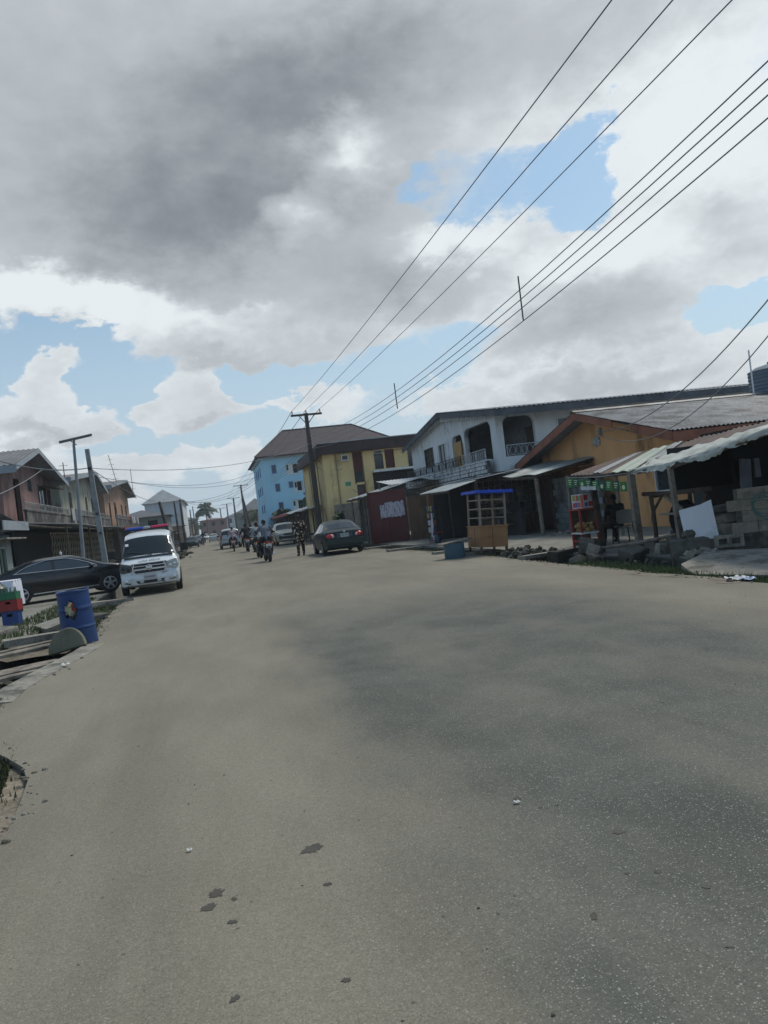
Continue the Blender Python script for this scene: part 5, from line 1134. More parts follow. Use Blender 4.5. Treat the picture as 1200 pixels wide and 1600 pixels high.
# little shed at the very left, window with pale frame
t = thing('kiosk_shed', 'small pale plastered roadside shed with a green framed window at the far left', 'shed', (-6.7, 27, 0))
mb = MB().wall('x', -6.8, -6.65, 25.9, 28.3, .03, 2.35, [(26.45, 27.45, 1.0, 1.95)]); mb.box((-10, 28.15, .03), (-6.8, 28.3, 2.35)); mb.box((-10, 25.9, .03), (-6.8, 26.05, 2.35)); mb.build('wall', mat('grimy_pale_plaster', (.27, .29, .27), .9, .2, 2, .2, stain=(.1, .1, .09), stain_amt=.5), t)
window(t, 'x', -6.65, 26.5, 27.4, 1.05, 1.90, mat('pale_green_frame', (.30, .36, .30), .6, .1, 3), .06, .04, 1, sgn=1)
mb = MB(); corrugated(lambda a, b: (-10+3.9*a, 25.4+3.3*b, 2.95-.42*b), 3.9, 3.3, .2, .018, mb); mb.build('roof', M_lroof, t); MB().box((-6.14, 25.4, 2.45), (-6.10, 28.7, 2.75)).build('barge_board', M_barge, t)
MB().beam((-6.4, 25.8, 2.2), (-6.4, 28.4, 2.2), .5, .05).build('window_hood', M_conc, t)
# ---------------------------------------------------------------- vehicles
M_tyre = mat('tyre_rubber', (.022, .022, .022), .85, .15, 8)
M_rim = mat('alloy_rim', (.42, .43, .44), .35, .08, 4, metal=.7)
M_black = mat('black_plastic', (.018, .018, .019), .6, .1, 5)
M_cglass = mat('car_glass', (.014, .022, .027), .08, .1, 1, spec=.45)
M_chrome = mat('chrome', (.62, .64, .66), .2, .05, 2, metal=.9)
M_tail = mat('tail_lamp_red', (.42, .012, .02), .2, .12, 8, spec=.7)
M_head = mat('headlamp_lens', (.42, .45, .46), .12, .25, 9, spec=.8)
M_plate = mat('number_plate', (.42, .52, .52), .6, .1, 8)
M_platet = mat('plate_letters', (.03, .10, .09), .6, .1, 8)
def interp(pts, x):
    if x <= pts[0][0]: return pts[0][1]
    for i in range(len(pts)-1):
        (x0, y0), (x1, y1) = pts[i], pts[i+1]
        if x <= x1:
            f = (x-x0)/(x1-x0) if x1 > x0 else 0
            m0 = (pts[i+1][1]-pts[i-1][1])/(pts[i+1][0]-pts[i-1][0]) if i > 0 else (y1-y0)/(x1-x0 or 1)
            m1 = (pts[i+2][1]-y0)/(pts[i+2][0]-x0) if i+2 < len(pts) else (y1-y0)/(x1-x0 or 1)
            s0 = (y1-y0)/(x1-x0 or 1); lim = lambda m: 0 if m*s0 <= 0 else (min(abs(m), 3*abs(s0))*(1 if m > 0 else -1))
            m0, m1 = lim(m0), lim(m1); h = x1-x0
            return (2*f**3-3*f*f+1)*y0+(f**3-2*f*f+f)*h*m0+(-2*f**3+3*f*f)*y1+(f**3-f*f)*h*m1
    return pts[-1][1]
class Car:
    """a lofted car body: x forward, y to its left, z up"""
    def __init__(s, top, belt, hw, tumble, zb=.2, crown=.05):
        s.top, s.belt, s.hwp, s.tum, s.zb, s.crown = top, belt, hw, tumble, zb, crown
    def sec(s, x, off=0.):
        T = interp(s.top, x)+off; B = min(interp(s.belt, x), T-.02); W = interp(s.hwp, x)+off; g = max(0, T-B-.1)
        rw = W-.05-s.tum*min(1, g/.42); zb = s.zb+max(0, interp([(-9, 0), (s.top[0][0], .12), (s.top[0][0]+.5, 0), (s.top[-1][0]-.5, 0), (s.top[-1][0], .1)], x))
        cr = s.crown*min(1, g/.3+.35)
        P = [(0, T), (rw*.5, T-cr*.25), (rw*.82, T-cr*.8), (rw*.97, T-cr*1.7), (rw, T-cr*2.6)]
        for f in (.33, .66): P.append((rw+(W-.03-rw)*f, (T-cr*2.6)*(1-f)+B*f))
        P += [(W-.03, B), (W, B-.07), (W+.012, (B+zb)*.55), (W-.005, zb+.14), (W-.05, zb), (0, zb)]
        return P
    def shell(s, n=54, x0=None, x1=None):
        x0 = s.top[0][0] if x0 is None else x0; x1 = s.top[-1][0] if x1 is None else x1
        mb = MB(); vs = []; fs = []; K = None
        for i in range(n+1):
            x = x0+(x1-x0)*i/n; P = s.sec(x); ring = [(x, y, z) for y, z in P]+[(x, -y, z) for y, z in P[-2:0:-1]]; K = len(ring); vs += ring
        for i in range(n):
            for k in range(K): fs.append((i*K+k, i*K+(k+1) % K, (i+1)*K+(k+1) % K, (i+1)*K+k))
        fs += [tuple(range(K)), tuple(range(n*K, n*K+K))]
        return mb.add(vs, fs)
    def patch(s, mb, xa, xb, k0, k1, side=1, off=.008, n=8, slant=None):
        """panel following the body between section points k0..k1; xa/xb may be (bottom, top) pairs"""
        def P(a, b):
            k = k0+(k1-k0)*b; i = int(min(k, 11.999)); f = k-i
            ax = xa if not isinstance(xa, tuple) else xa[0]+(xa[1]-xa[0])*b; bx = xb if not isinstance(xb, tuple) else xb[0]+(xb[1]-xb[0])*b
            x = ax+(bx-ax)*a; q = s.sec(x, off); return (x, side*(q[i][0]*(1-f)+q[i+1][0]*f), q[i][1]*(1-f)+q[i+1][1]*f)
        return mb.grid(P, n, 5)
def wheel(parent, x, y, r, w=.2, side=1, spokes=5, arch=True):
    o = MB().lathe([(r*.62, -w/2+.01), (r*.9, -w/2), (r, -w/2+.03), (r, w/2-.03), (r*.9, w/2), (r*.62, w/2-.01)], (x, y, r), 'y', 28).build('wheel', M_tyre, parent, smooth=True)
    yo = y+side*(w/2-.005); mb = MB(); mb.lathe([(r*.66, -.02*side), (r*.68, .008*side), (r*.60, .012*side), (r*.58, -.03*side)], (x, yo, r), 'y', 26)
    for k in range(spokes):
        a = 2*pi*k/spokes+pi/2; mb.add([(x+r*.1*cos(a+1.2), yo+.01*side, r+r*.1*sin(a+1.2)), (x+r*.6*cos(a+.17), yo+.004*side, r+r*.6*sin(a+.17)), (x+r*.6*cos(a-.17), yo+.004*side, r+r*.6*sin(a-.17)), (x+r*.1*cos(a-1.2), yo+.01*side, r+r*.1*sin(a-1.2))]+
            [(x+r*.1*cos(a+1.2), yo-.02*side, r+r*.1*sin(a+1.2)), (x+r*.6*cos(a+.17), yo-.02*side, r+r*.6*sin(a+.17)), (x+r*.6*cos(a-.17), yo-.02*side, r+r*.6*sin(a-.17)), (x+r*.1*cos(a-1.2), yo-.02*side, r+r*.1*sin(a-1.2))], [(0,1,2,3),(7,6,5,4),(0,4,5,1),(1,5,6,2),(2,6,7,3),(3,7,4,0)])
    mb.lathe([(r*.14, -.02*side), (r*.13, .018*side)], (x, yo, r), 'y', 12); mb.build('rim', M_rim, o, smooth=False)
    MB().lathe([(r*.6, -.03*side), (r*.6, -.036*side)], (x, yo, r), 'y', 20).build('hub_shadow', M_black, o)
    return o
def arches(parent, car, xs, r):
    for sd_ in (-1, 1):
        for x in xs:
            W = interp(car.hwp, x); n = 18; R_ = r*1.17
            pts = [(x+R_*cos(pi*i/n), r+R_*sin(pi*i/n)*1.0) for i in range(n+1)]+[(x-R_, car.zb+.02), (x+R_, car.zb+.02)]
            mb = MB(); lo, hi = (W-.16, W+.016) if sd_ > 0 else (-W-.016, -W+.16); mb.prism(pts, 'y', lo, hi); mb.build('wheel_arch', M_black, parent)
SEDAN = dict(top=[(-2.27, .80), (-2.22, .95), (-1.95, 1.03), (-1.75, 1.05), (-1.05, 1.37), (-.5, 1.46), (.15, 1.46), (.6, 1.35), (1.25, 1.0), (1.7, .93), (2.1, .80), (2.24, .60)],
             belt=[(-2.27, .70), (-2.2, .88), (-1.7, .96), (0, .93), (1.2, .88), (2.1, .70), (2.24, .5)],
             hw=[(-2.27, .66), (-2.2, .76), (-1.9, .83), (-1.2, .86), (0, .87), (1.2, .86), (1.9, .80), (2.15, .70), (2.24, .55)], tumble=.20)
def common(t, c, paint, wx, r, hwoff=.0, w=.19, spokes=5):
    c.shell().build('body', paint, t, smooth=True); arches(t, c, wx, r)
    for x in wx:
        for sd_ in (-1, 1): wheel(t, x, sd_*(interp(c.hwp, x)-w/2+.022), r, w, sd_, spokes)
def glass_side(t, c, panes, m=M_cglass, k=(6.85, 4.15)):
    for sd_ in (-1, 1):
        for (a, b) in panes:
            mb = MB(); c.patch(mb, a, b, k[0], k[1], sd_, .007); mb.build('side_window', m, t, smooth=True, recalc=False)
def glass_top(t, c, xa, xb, name, wide=3.3, m=M_cglass):
    mb = MB()
    for sd_ in (-1, 1): c.patch(mb, xa, xb, 0, wide, sd_, .008, 10)
    mb.build(name, m, t, smooth=True, recalc=False)
def plate(t, loc, rot, body, w=.42, h=.15, bg=None, fg=None, size=.10):
    mb = MB().rbox(loc, (.012, w, h), (0, 0, 0)); p = mb.build('number_plate', bg or M_plate, t)
    sgn = -1 if rot < 0 else 1
    text(body, size, fg or M_platet, p, (loc[0]+sgn*.009, loc[1], loc[2]), (pi/2, 0, pi/2*sgn))
# dark green saloon, tail towards us
t = thing('saloon_car', 'dark green saloon car parked on the right with its round red tail lamps towards us', 'car', (5.52, 34.75, 0), pi/2, local=True)
t.scale = (1.0, 1.02, 1.02)
c = Car(**SEDAN); Mpg = mat('dark_green_paint', (.008, .024, .028), .35, .08, 1.2, spec=.25, coat=.05); common(t, c, Mpg, (-1.28, 1.30), .31)
glass_side(t, c, [((-1.42, -1.0), (-.50, -.50)), ((-.42, -.42), (.95, .42))])
glass_top(t, c, -1.66, -1.10, 'rear_window'); glass_top(t, c, .62, 1.16, 'windshield')
for sd_ in (-1, 1):
    tl = MB(); tl.ball((-2.19, sd_*.60, .79), (.10, .19, .115), 16, 10); o = tl.build('tail_lamp', M_tail, t, smooth=True)
    MB().ball((-2.275, sd_*.50, .79), (.03, .055, .055), 12, 8).build('reversing_light', mat('pale_pink_lens', (.7, .4, .42), .2, .1, 3), o, smooth=True)
    MB().ball((.80, sd_*.98, .98), (.07, .11, .07), 10, 8).build('mirror', Mpg, t, smooth=True)
    MB().tube([(-.3, sd_*.86, .95), (-.3, sd_*.80, .93)], .01, 4).build('mirror_stalk', M_black, t)
plate(t, (-2.285, 0, .80), -1, 'ABJ 209', .36, .15)
MB().rbox((-2.27, 0, .80), (.03, .66, .19)).build('plate_recess', mat('grey_recess', (.05, .06, .07), .4, .1, 3), t)
MB().rbox((-2.22, 0, .52), (.20, 1.52, .20), (0, 0, 0)).rbox((-2.2, 0, .635), (.22, 1.56, .035)).build('rear_bumper', mat('dark_green_bumper', (.012, .024, .027), .4, .08, 1.2, coat=.1), t).modifiers.new('b', 'BEVEL').width = .03
MB().rbox((-2.15, 0, .40), (.14, 1.3, .08)).build('diffuser', M_black, t)
MB().lathe([(.04, -.005), (.045, .0), (.04, .01)], (-2.27, 0, .945), 'x', 16).build('badge', M_chrome, t); MB().tube([(-.9, 0, 1.42), (-1.0, 0, 1.52)], .008, 4).build('aerial', M_black, t)
# black saloon, side on, beyond the drain
BYAW = AIM+radians(5)
t = thing('saloon_car', 'black saloon car parked side-on behind the blue barrel with silver five-spoke wheels', 'car', (-5.0, 27.4, .05), BYAW, local=True)
SED2 = dict(top=[(-2.34, .80), (-2.28, .98), (-2.0, 1.07), (-1.75, 1.10), (-1.0, 1.38), (-.45, 1.45), (.1, 1.45), (.55, 1.36), (1.25, 1.04), (1.75, .95), (2.2, .80), (2.36, .58)], belt=[(-2.34, .74), (-2.2, .94), (-1.6, 1.02), (0, .98), (1.2, .93), (2.2, .70), (2.36, .5)], hw=SEDAN['hw'][:1]+[(x*1.04, w_) for x, w_ in SEDAN['hw'][1:-1]]+[(2.36, .6)], tumble=.2)
c = Car(**SED2); Mpb = mat('black_paint', (.007, .007, .009), .18, .05, 1, spec=.6, coat=.25); common(t, c, Mpb, (-1.36, 1.38), .325); t.scale = (.99, .97, .97)
glass_side(t, c, [((-1.42, -1.02), (-.36, -.36)), ((-.28, -.28), (1.0, .45))], mat('blue_tinted_glass', (.022, .035, .045), .08, .1, 1, spec=.8))
glass_top(t, c, .60, 1.2, 'windshield'); glass_top(t, c, -1.7, -1.05, 'rear_window')
for sd_ in (-1, 1):
    ln = [(-1.52, 1.0), (-1.3, 1.12), (-1.05, 1.23), (-.5, 1.355), (.1, 1.345), (.45, 1.25), (.8, 1.10), (1.02, .99)]
    pr = []
    for x, z in ln:
        q = c.sec(x, .012); f = max(0, min(1, (q[4][1]-z)/(max(.01, q[4][1]-q[7][1])))); pr.append((x, sd_*(q[4][0]+(q[7][0]-q[4][0])*f), z))
    MB().tube(pr, .012, 5).tube([(x, sd_*(c.sec(x, .012)[7][0]+.004), c.sec(x, .012)[7][1]) for x in (-1.52, -1, -.4, .3, .8, 1.02)], .011, 5).build('window_trim', M_chrome, t)
    MB().ball((.82, sd_*.98, 1.0), (.08, .11, .07), 10, 8).build('mirror', Mpb, t, smooth=True)
    for x in (-.75, .35): MB().rbox((x, sd_*.885, .84), (.16, .025, .025)).build('door_handle', Mpb, t)
    MB().rbox((0, sd_*.87, .30), (2.0, .04, .03)).build('sill_trim', M_chrome, t)
    MB().rbox((-.32, sd_*.876, .62), (.008, .01, .6)).rbox((.98, sd_*.872, .62), (.008, .01, .55)).build('door_gap', M_black, t)
    MB().ball((2.12, sd_*.62, .70), (.2, .14, .08), 12, 8).build('headlamp', M_head, t, smooth=True); MB().ball((-2.25, sd_*.62, .86), (.09, .17, .08), 12, 8).build('tail_lamp', M_tail, t, smooth=True)
tag(MB().lathe([(.035, 0), (.045, .02), (.045, .08), (.015, .12), (.015, .16)], (0, 0, 0), n=12).build('bottle', M_lit, None), 'small white bottle standing on the roof of the black car', 'bottle')
b_ = bpy.data.objects['bottle']; b_.location = (-4.95, 27.4, 1.46)
# ---- white ambulance van, front towards us
t = thing('ambulance_van', 'white ambulance van with blue and red roof light bar facing us on the left', 'van', (-1.98, 26.15, 0), radians(-90)+radians(2.0), local=True)
VAN = dict(top=[(-2.45, 1.70), (-2.40, 1.85), (-2.2, 1.90), (0, 1.92), (1.1, 1.88), (1.42, 1.78), (1.62, 1.62), (2.02, 1.18), (2.14, 1.06), (2.32, .96), (2.42, .84), (2.45, .60)],
           belt=[(-2.45, 1.0), (0, 1.02), (1.6, 1.02), (2.1, .98), (2.35, .86), (2.45, .5)], hw=[(-2.45, .76), (-2.3, .84), (0, .86), (1.6, .86), (2.1, .845), (2.3, .80), (2.42, .70), (2.45, .62)], tumble=.13, zb=.24, crown=.05)
c = Car(**VAN); Mwp = mat('white_van_paint', (.60, .64, .66), .3, .05, 1, spec=.5, coat=.4, stain=(.42, .44, .43), stain_amt=.15); common(t, c, Mwp, (-1.35, 1.60), .315)
glass_side(t, c, [((-2.1, -2.0), (-1.0, -1.0)), ((-.9, -.9), (.3, .3)), ((.4, .4), (1.45, 1.18))])
glass_top(t, c, 1.50, 2.02, 'windshield', 3.7)
for k, y in enumerate((-.64, -.62)): MB().rbox((1.74, -.60+.01*k, 1.52-.14*k), (.10, .09, .008), (0, radians(48), 0)).build('sticker', M_lit, t)
# dashboard shapes seen through are suggested by paler seats behind the glass
for sd_ in (-1, 1):
    MB().add([(2.02+.0, sd_*.45-.42*sd_*1, 1.165), (1.93, sd_*.45+.25*sd_, 1.30)], []) if False else None
MB().tube([(2.05, .10, 1.17), (1.98, -.25, 1.24), (1.90, -.66, 1.32)], .012, 5).tube([(2.06, .62, 1.165), (2.0, .35, 1.2), (1.94, -.05, 1.27)], .012, 5).build('wiper', M_black, t)
MB().rbox((2.085, 0, 1.125), (.05, 1.40, .04), (0, .7, 0)).build('cowl', M_black, t)
# bonnet lettering
Mg = mat('grey_lettering', (.20, .23, .27), .6, .1, 4)
text('LUNA AFRICA', .10, Mg, t, (2.265, 0.02, 1.015), (radians(35), 0, pi/2), 'lettering')
# grille
gr = MB().prism([(-.50, .94), (.50, .94), (.40, .66), (-.40, .66)], 'x', 2.36, 2.455).build('grille', mat('grille_black', (.008, .012, .03), .4, .2, 4), t)
mb = MB()
for z, w in ((.945, .52), (.865, .49), (.765, .45)): mb.rbox((2.452, 0, z), (.03, w*2, .022 if z != .765 else .045))
mb.rbox((2.452, -.47, .80), (.025, .03, .32), (radians(-18), 0, 0)).rbox((2.452, .47, .80), (.025, .03, .32), (radians(18), 0, 0)).rbox((2.452, 0, .655), (.03, .82, .02)); mb.build('grille_bar', M_chrome, gr)
MB().lathe([(.085, 0), (.09, .02), (.07, .03), (.066, .012)], (2.455, 0, .81), 'x', 24).build('badge', M_chrome, t)
MB().prism([(-.045, .035+.81), (.045, .035+.81), (0, -.045+.81)], 'x', 2.46, 2.485).build('badge_emblem', M_chrome, t)
for sd_ in (-1, 1):
    dark = sd_ < 0
    mb = MB().prism([(sd_*.52, .93), (sd_*.80, 1.00), (sd_*.85, .80), (sd_*.80, .70), (sd_*.47, .70)], 'x', 2.12, 2.425); h = mb.build('headlamp', M_head if not dark else mat('dim_headlamp', (.06, .065, .065), .25, .3, 8, spec=.6), t)
    h.modifiers.new('b', 'BEVEL').width = .02
    for k in (0, 1): MB().ball((2.425, sd_*(.60+.13*k), .80+.03*k), (.02, .055, .055), 12, 8).build('reflector', M_chrome if not dark else M_black, h, smooth=True)
    fg_ = MB().prism([(sd_*.52, .45), (sd_*.62, .52), (sd_*.80, .56), (sd_*.78, .40), (sd_*.6, .37)], 'x', 2.36, 2.475).build('fog_lamp_recess', M_black, t)
    MB().ball((2.478, sd_*.68, .455), (.03, .055, .055), 12, 8).build('fog_lamp', M_chrome, fg_, smooth=True)
    MB().ball((2.49, sd_*.25, .40), (.03, .07, .045), 10, 6).build('lower_lamp', M_head, t, smooth=True)
    mr_ = MB().rbox((1.74, sd_*1.06, 1.30), (.09, .24, .26), (0, 0, 0)).build('mirror', M_black, t); mr_.modifiers.new('b', 'BEVEL').width = .03
    MB().tube([(1.72, sd_*.84, 1.12), (1.74, sd_*1.0, 1.16)], .02, 5).build('mirror_arm', M_black, mr_)
mb = MB().prism([(2.15, .66), (2.44, .66), (2.49, .5), (2.46, .31), (2.2, .27)], 'y', -.82, .82); bp_ = mb.build('front_bumper', Mwp, t); bv = bp_.modifiers.new('b', 'BEVEL'); bv.width = .04; bv.segments = 3
MB().prism([(-.42, .44), (.42, .44), (.34, .355), (-.34, .355)], 'x', 2.40, 2.492).build('lower_intake', M_black, t)
for (y, z, l, a) in [(-.62, .34, .16, .6), (.33, .37, .14, -.4), (.38, .33, .1, 1.0), (.55, .40, .09, 1.2), (.42, .62, .16, .2)]:
    MB().rbox((2.488 if z < .6 else 2.47, y, z), (.012, l, .012), (a, 0, 0)).build('crack', M_black, t)
plate(t, (2.50, .0, .53), 1, 'LSA309FT', .36, .15, mat('white_plate', (.46, .45, .47), .6, .1, 8), mat('dark_letters', (.10, .08, .11), .6, .1, 6), .075)
MB().rbox((.95, 0, 1.95), (.20, 1.30, .03)).build('light_bar_base', M_black, t)
lb = [(-.62, -.1, (.02, .07, .42), 'blue_lens'), (-.1, .12, (.35, .38, .4), 'clear_lens'), (.12, .66, (.55, .03, .10), 'red_lens')]
for y0, y1, col, nm in lb:
    o = MB().rbox((.95, (y0+y1)/2, 2.005), (.20, y1-y0-.01, .09)).build('light_bar_lens', mat(nm, col, .2, .06, 3, spec=.7), t); bv = o.modifiers.new('b', 'BEVEL'); bv.width = .04; bv.segments = 3; o['label'] = nm.split('_')[0]+' lens of the roof light bar'
# ---- silver SUV seen from behind
SUV = dict(top=[(-2.25, .95), (-2.22, 1.10), (-1.95, 1.58), (-1.7, 1.66), (-.4, 1.70), (.3, 1.66), (.55, 1.58), (1.15, 1.14), (1.7, 1.06), (2.1, .92), (2.22, .7)],
           belt=[(-2.25, .8), (-2.1, 1.05), (0, 1.05), (1.15, 1.0), (2.1, .8), (2.22, .55)], hw=[(-2.25, .78), (-2.1, .86), (-1.5, .89), (1.2, .89), (1.9, .84), (2.22, .66)], tumble=.15, zb=.27)
def suv(name, label, paint, loc, yaw, rear=True, lod=0, gd=None, scale=1., plate_text=None, cat='car', grp=None):
    t = thing(name, label, cat, loc, yaw, grp, local=True); t.scale = (scale,)*3; c = Car(**SUV); common(t, c, paint, (-1.32, 1.35), .35, w=.22)
    glass_side(t, c, [((-1.95, -1.85), (-1.2, -1.2)), ((-1.1, -1.1), (-.2, -.2)), ((-.1, -.1), (1.0, .5))]); glass_top(t, c, -2.17, -1.98, 'rear_window', 3.5); glass_top(t, c, .58, 1.1, 'windshield')
    for sd_ in (-1, 1):
        MB().rbox((-2.17, sd_*.76, 1.0), (.14, .17, .34), (0, 0, 0)).build('tail_lamp', M_tail, t).modifiers.new('b', 'BEVEL').width = .03
        MB().ball((2.06, sd_*.62, .83), (.18, .19, .10), 12, 8).build('headlamp', M_head, t, smooth=True); MB().ball((.85, sd_*1.0, 1.12), (.07, .12, .09), 10, 8).build('mirror', M_black, t, smooth=True)
        MB().tube([(-1.8, sd_*.66, 1.70), (-.3, sd_*.68, 1.75), (.3, sd_*.66, 1.70)], .018, 5).build('roof_rail', M_black, t)
    MB().rbox((-2.22, 0, .60), (.16, 1.62, .26)).build('rear_bumper', paint, t).modifiers.new('b', 'BEVEL').width = .05
    MB().rbox((-2.2, 0, .40), (.14, 1.5, .14)).build('lower_bumper', M_black, t); MB().rbox((2.16, 0, .58), (.16, 1.4, .28)).build('front_bumper', M_black if gd else paint, t).modifiers.new('b', 'BEVEL').width = .05
    MB().rbox((2.17, 0, .80), (.08, .7, .14)).build('grille', M_black, t); MB().rbox((2.23, 0, .46), (.04, 1.0, .03)).build('bumper_trim', M_chrome, t)
    if plate_text: plate(t, (-2.262, 0, .86), -1, plate_text)
    return t
Msil = mat('silver_paint', (.36, .40, .42), .3, .06, 1, metal=.3, coat=.4); Mgold = mat('pale_gold_paint', (.40, .40, .33), .3, .06, 1, metal=.3, coat=.4)
suv('suv', 'silver SUV driving away in the middle of the street beside the pink-shirted rider', Msil, (1.62, 72.4, 0), pi/2, plate_text='KSF 41', scale=1.06)
suv('suv', 'pale gold SUV parked nose towards us behind the walking man', Mgold, (5.6, 60.2, 0), -pi/2, gd=1, scale=1.02)
suv('suv', 'silver SUV facing us farther down the right side of the street', Msil, (6.0, 111, 0), -pi/2, scale=1.05)
suv('suv', 'white SUV facing us just ahead of the farther silver one', mat('white_paint', (.55, .58, .60), .3, .05, 1, coat=.4), (6.2, 93, 0), -pi/2, scale=1.)
def far_saloon(label, paint, loc, yaw, sc=1.):
    t = thing('saloon_car', label, 'car', loc, yaw, local=True); t.scale = (sc,)*3; c = Car(**SEDAN); common(t, c, paint, (-1.28, 1.30), .31)
    glass_side(t, c, [((-1.42, -1.0), (-.50, -.50)), ((-.42, -.42), (.95, .42))]); glass_top(t, c, -1.66, -1.10, 'rear_window'); glass_top(t, c, .62, 1.16, 'windshield')
    for sd_ in (-1, 1):
        MB().ball((-2.19, sd_*.60, .79), (.10, .17, .09), 10, 6).build('tail_lamp', M_tail, t, smooth=True); MB().ball((2.03, sd_*.58, .68), (.17, .18, .08), 10, 6).build('headlamp', M_head, t, smooth=True)
    MB().rbox((2.2, 0, .42), (.08, 1.2, .12)).build('grille', M_black, t)
    return t
far_saloon('dark saloon car facing us far down the left side of the street', mat('dark_blue_paint', (.03, .04, .055), .25, .05, 1, coat=.5), (-2.3, 123, 0), -pi/2)
far_saloon('small silver car driving away far down the middle of the street', Msil, (.35, 143, 0), pi/2)
far_saloon('grey saloon parked far off beyond the dark saloon on the left', mat('grey_paint', (.14, .15, .16), .3, .05, 1, coat=.4), (-2.6, 132, 0), -pi/2)
far_saloon('white car at the far end of the street', MATS['white_paint'], (-1.5, 190, 0), -pi/2, 1.1)
far_saloon('red car parked far down the right side of the street', mat('red_paint', (.30, .03, .03), .3, .05, 1, coat=.4), (6.0, 128, 0), -pi/2)
far_saloon('grey-blue car parked beyond the red car on the right', mat('blue_grey_paint', (.12, .16, .2), .3, .05, 1, coat=.4), (5.9, 140, 0), -pi/2)
far_saloon('dark green saloon parked at the left beyond the debris heaps', Mpg, (-2.6, 104, 0), -pi/2)
far_saloon('silver saloon nose out at the far left stalls', Msil, (-2.9, 160, 0), -pi/2)
far_saloon('white saloon parked beyond the grey-blue car', MATS['white_paint'], (6.0, 152, 0), -pi/2)
# ---------------------------------------------------------------- motorcycles
def motorcycle(label, loc, yaw, paint, pl=True):
    t = thing('motorcycle', label, 'motorcycle', loc, yaw, local=True)
    for x, nm in ((-.62, 'rear_wheel'), (.66, 'front_wheel')):
        w = MB(); n = 24
        w.lathe([(.24, -.045), (.28, -.055), (.305, -.03), (.31, 0), (.305, .03), (.28, .055), (.24, .045)], (x, 0, .31), 'y', 26); o = w.build(nm, M_tyre, t, smooth=True)
        s = MB()
        for k in range(8): a = 2*pi*k/8; s.tube([(x, 0, .31), (x+.25*cos(a), 0, .31+.25*sin(a))], .008, 4)
        s.lathe([(.05, -.06), (.05, .06)], (x, 0, .31), 'y', 10); s.build('spokes', M_chrome, o)
    f = MB()
    f.tube([(.38, 0, .98), (-.1, 0, .78), (-.62, .0, .74)], .025, 6).tube([(.38, 0, .98), (.25, 0, .45), (-.2, 0, .32), (-.2, 0, .72)], .022, 6)
    for s_ in (-1, 1): f.tube([(-.2, s_*.07, .34), (-.62, s_*.08, .31)], .018, 5).tube([(-.62, s_*.10, .31), (-.42, s_*.10, .72)], .022, 6).tube([(.66, s_*.08, .31), (.40, s_*.08, .98)], .02, 6)
    f.build('frame', M_black, t)
    MB().rbox((.05, 0, .42), (.34, .22, .28), (0, .1, 0)).ball((.08, 0, .52), (.15, .12, .13), 10, 7).build('engine', mat('engine_alloy', (.16, .16, .165), .5, .3, 8, metal=.4), t)
    MB().ball((.18, 0, .86), (.26, .13, .12), 14, 9).build('fuel_tank', paint, t, smooth=True); MB().sheet(lambda a, b: (-.62+.72*a, -.12+.24*b, .86-.03*sin(pi*a)+.03*(a < .1)), 8, 4, .07).build('seat', M_black, t, smooth=True)
    MB().grid(lambda a, b: (-.62-.34*cos(pi*(.15+.42*a)), -.06+.12*b, .33+.36*sin(pi*(.15+.42*a))), 10, 3).build('rear_mudguard', paint, t, recalc=False)
    MB().grid(lambda a, b: (.66+.345*cos(pi*(.25+.5*a)), -.055+.11*b, .32+.345*sin(pi*(.25+.5*a))), 10, 3).build('front_mudguard', paint, t, recalc=False)
    MB().tube([(.34, -.36, 1.10), (.40, -.16, 1.04), (.40, .16, 1.04), (.34, .36, 1.10)], .013, 6).build('handlebar', M_chrome, t)
    for s_ in (-1, 1):
        m_ = MB().ball((.40, s_*.33, 1.26), (.02, .07, .05), 10, 6).build('mirror', M_black, t); MB().tube([(.38, s_*.22, 1.06), (.40, s_*.32, 1.22)], .007, 4).build('stalk', M_black, m_)
        MB().ball((-.70, s_*.16, .76), (.03, .045, .03), 8, 6).build('indicator', mat('amber_lens', (.5, .2, .03), .3, .1, 3), t)
    MB().ball((.50, 0, .98), (.09, .10, .10), 12, 8).build('headlamp', M_head, t, smooth=True); MB().rbox((-.74, 0, .80), (.06, .17, .07)).build('tail_lamp', M_tail, t)
    if pl: MB().rbox((-.79, 0, .66), (.012, .22, .15), (0, -.25, 0)).build('number_plate', M_winframe, t)
    MB().tube([(.1, -.13, .32), (-.2, -.16, .28), (-.75, -.17, .36)], [.02, .035, .04], 8).build('exhaust', M_chrome, t)
    MB().tube([(.0, -.24, .30), (.0, .24, .30)], .014, 5).build('footrest', M_black, t)
    return t
# ---------------------------------------------------------------- people
def skinmat(n, c): return mat(n, c, .55, .1, 6, spec=.35)
SK1 = skinmat('dark_brown_skin', (.055, .030, .020)); M_hair = mat('black_hair', (.008, .007, .007), .8, .3, 30)
def capsule(mb, a, b, ra, rb, n=12):
    a, b = Vector(a), Vector(b); d = (b-a); L = d.length
    if L < 1e-5: return mb.ball(a, ra, n, 8)
    u = d/L; pts = []; rs = []
    for k in range(5): an = pi/2*(1-k/5); pts.append(a-u*ra*sin(an)); rs.append(max(.001, ra*cos(an)))
    pts.append(a); rs.append(ra); pts.append(b); rs.append(rb)
    for k in range(1, 6): an = pi/2*k/5; pts.append(b+u*rb*sin(an)); rs.append(max(.001, rb*cos(an)))
    return mb.tube(pts, rs, n)
def chain(mb, pts, rs, n=12):
    for (a, b), (ra, rb) in zip(zip(pts, pts[1:]), zip(rs, rs[1:])): capsule(mb, a, b, ra, rb, n)
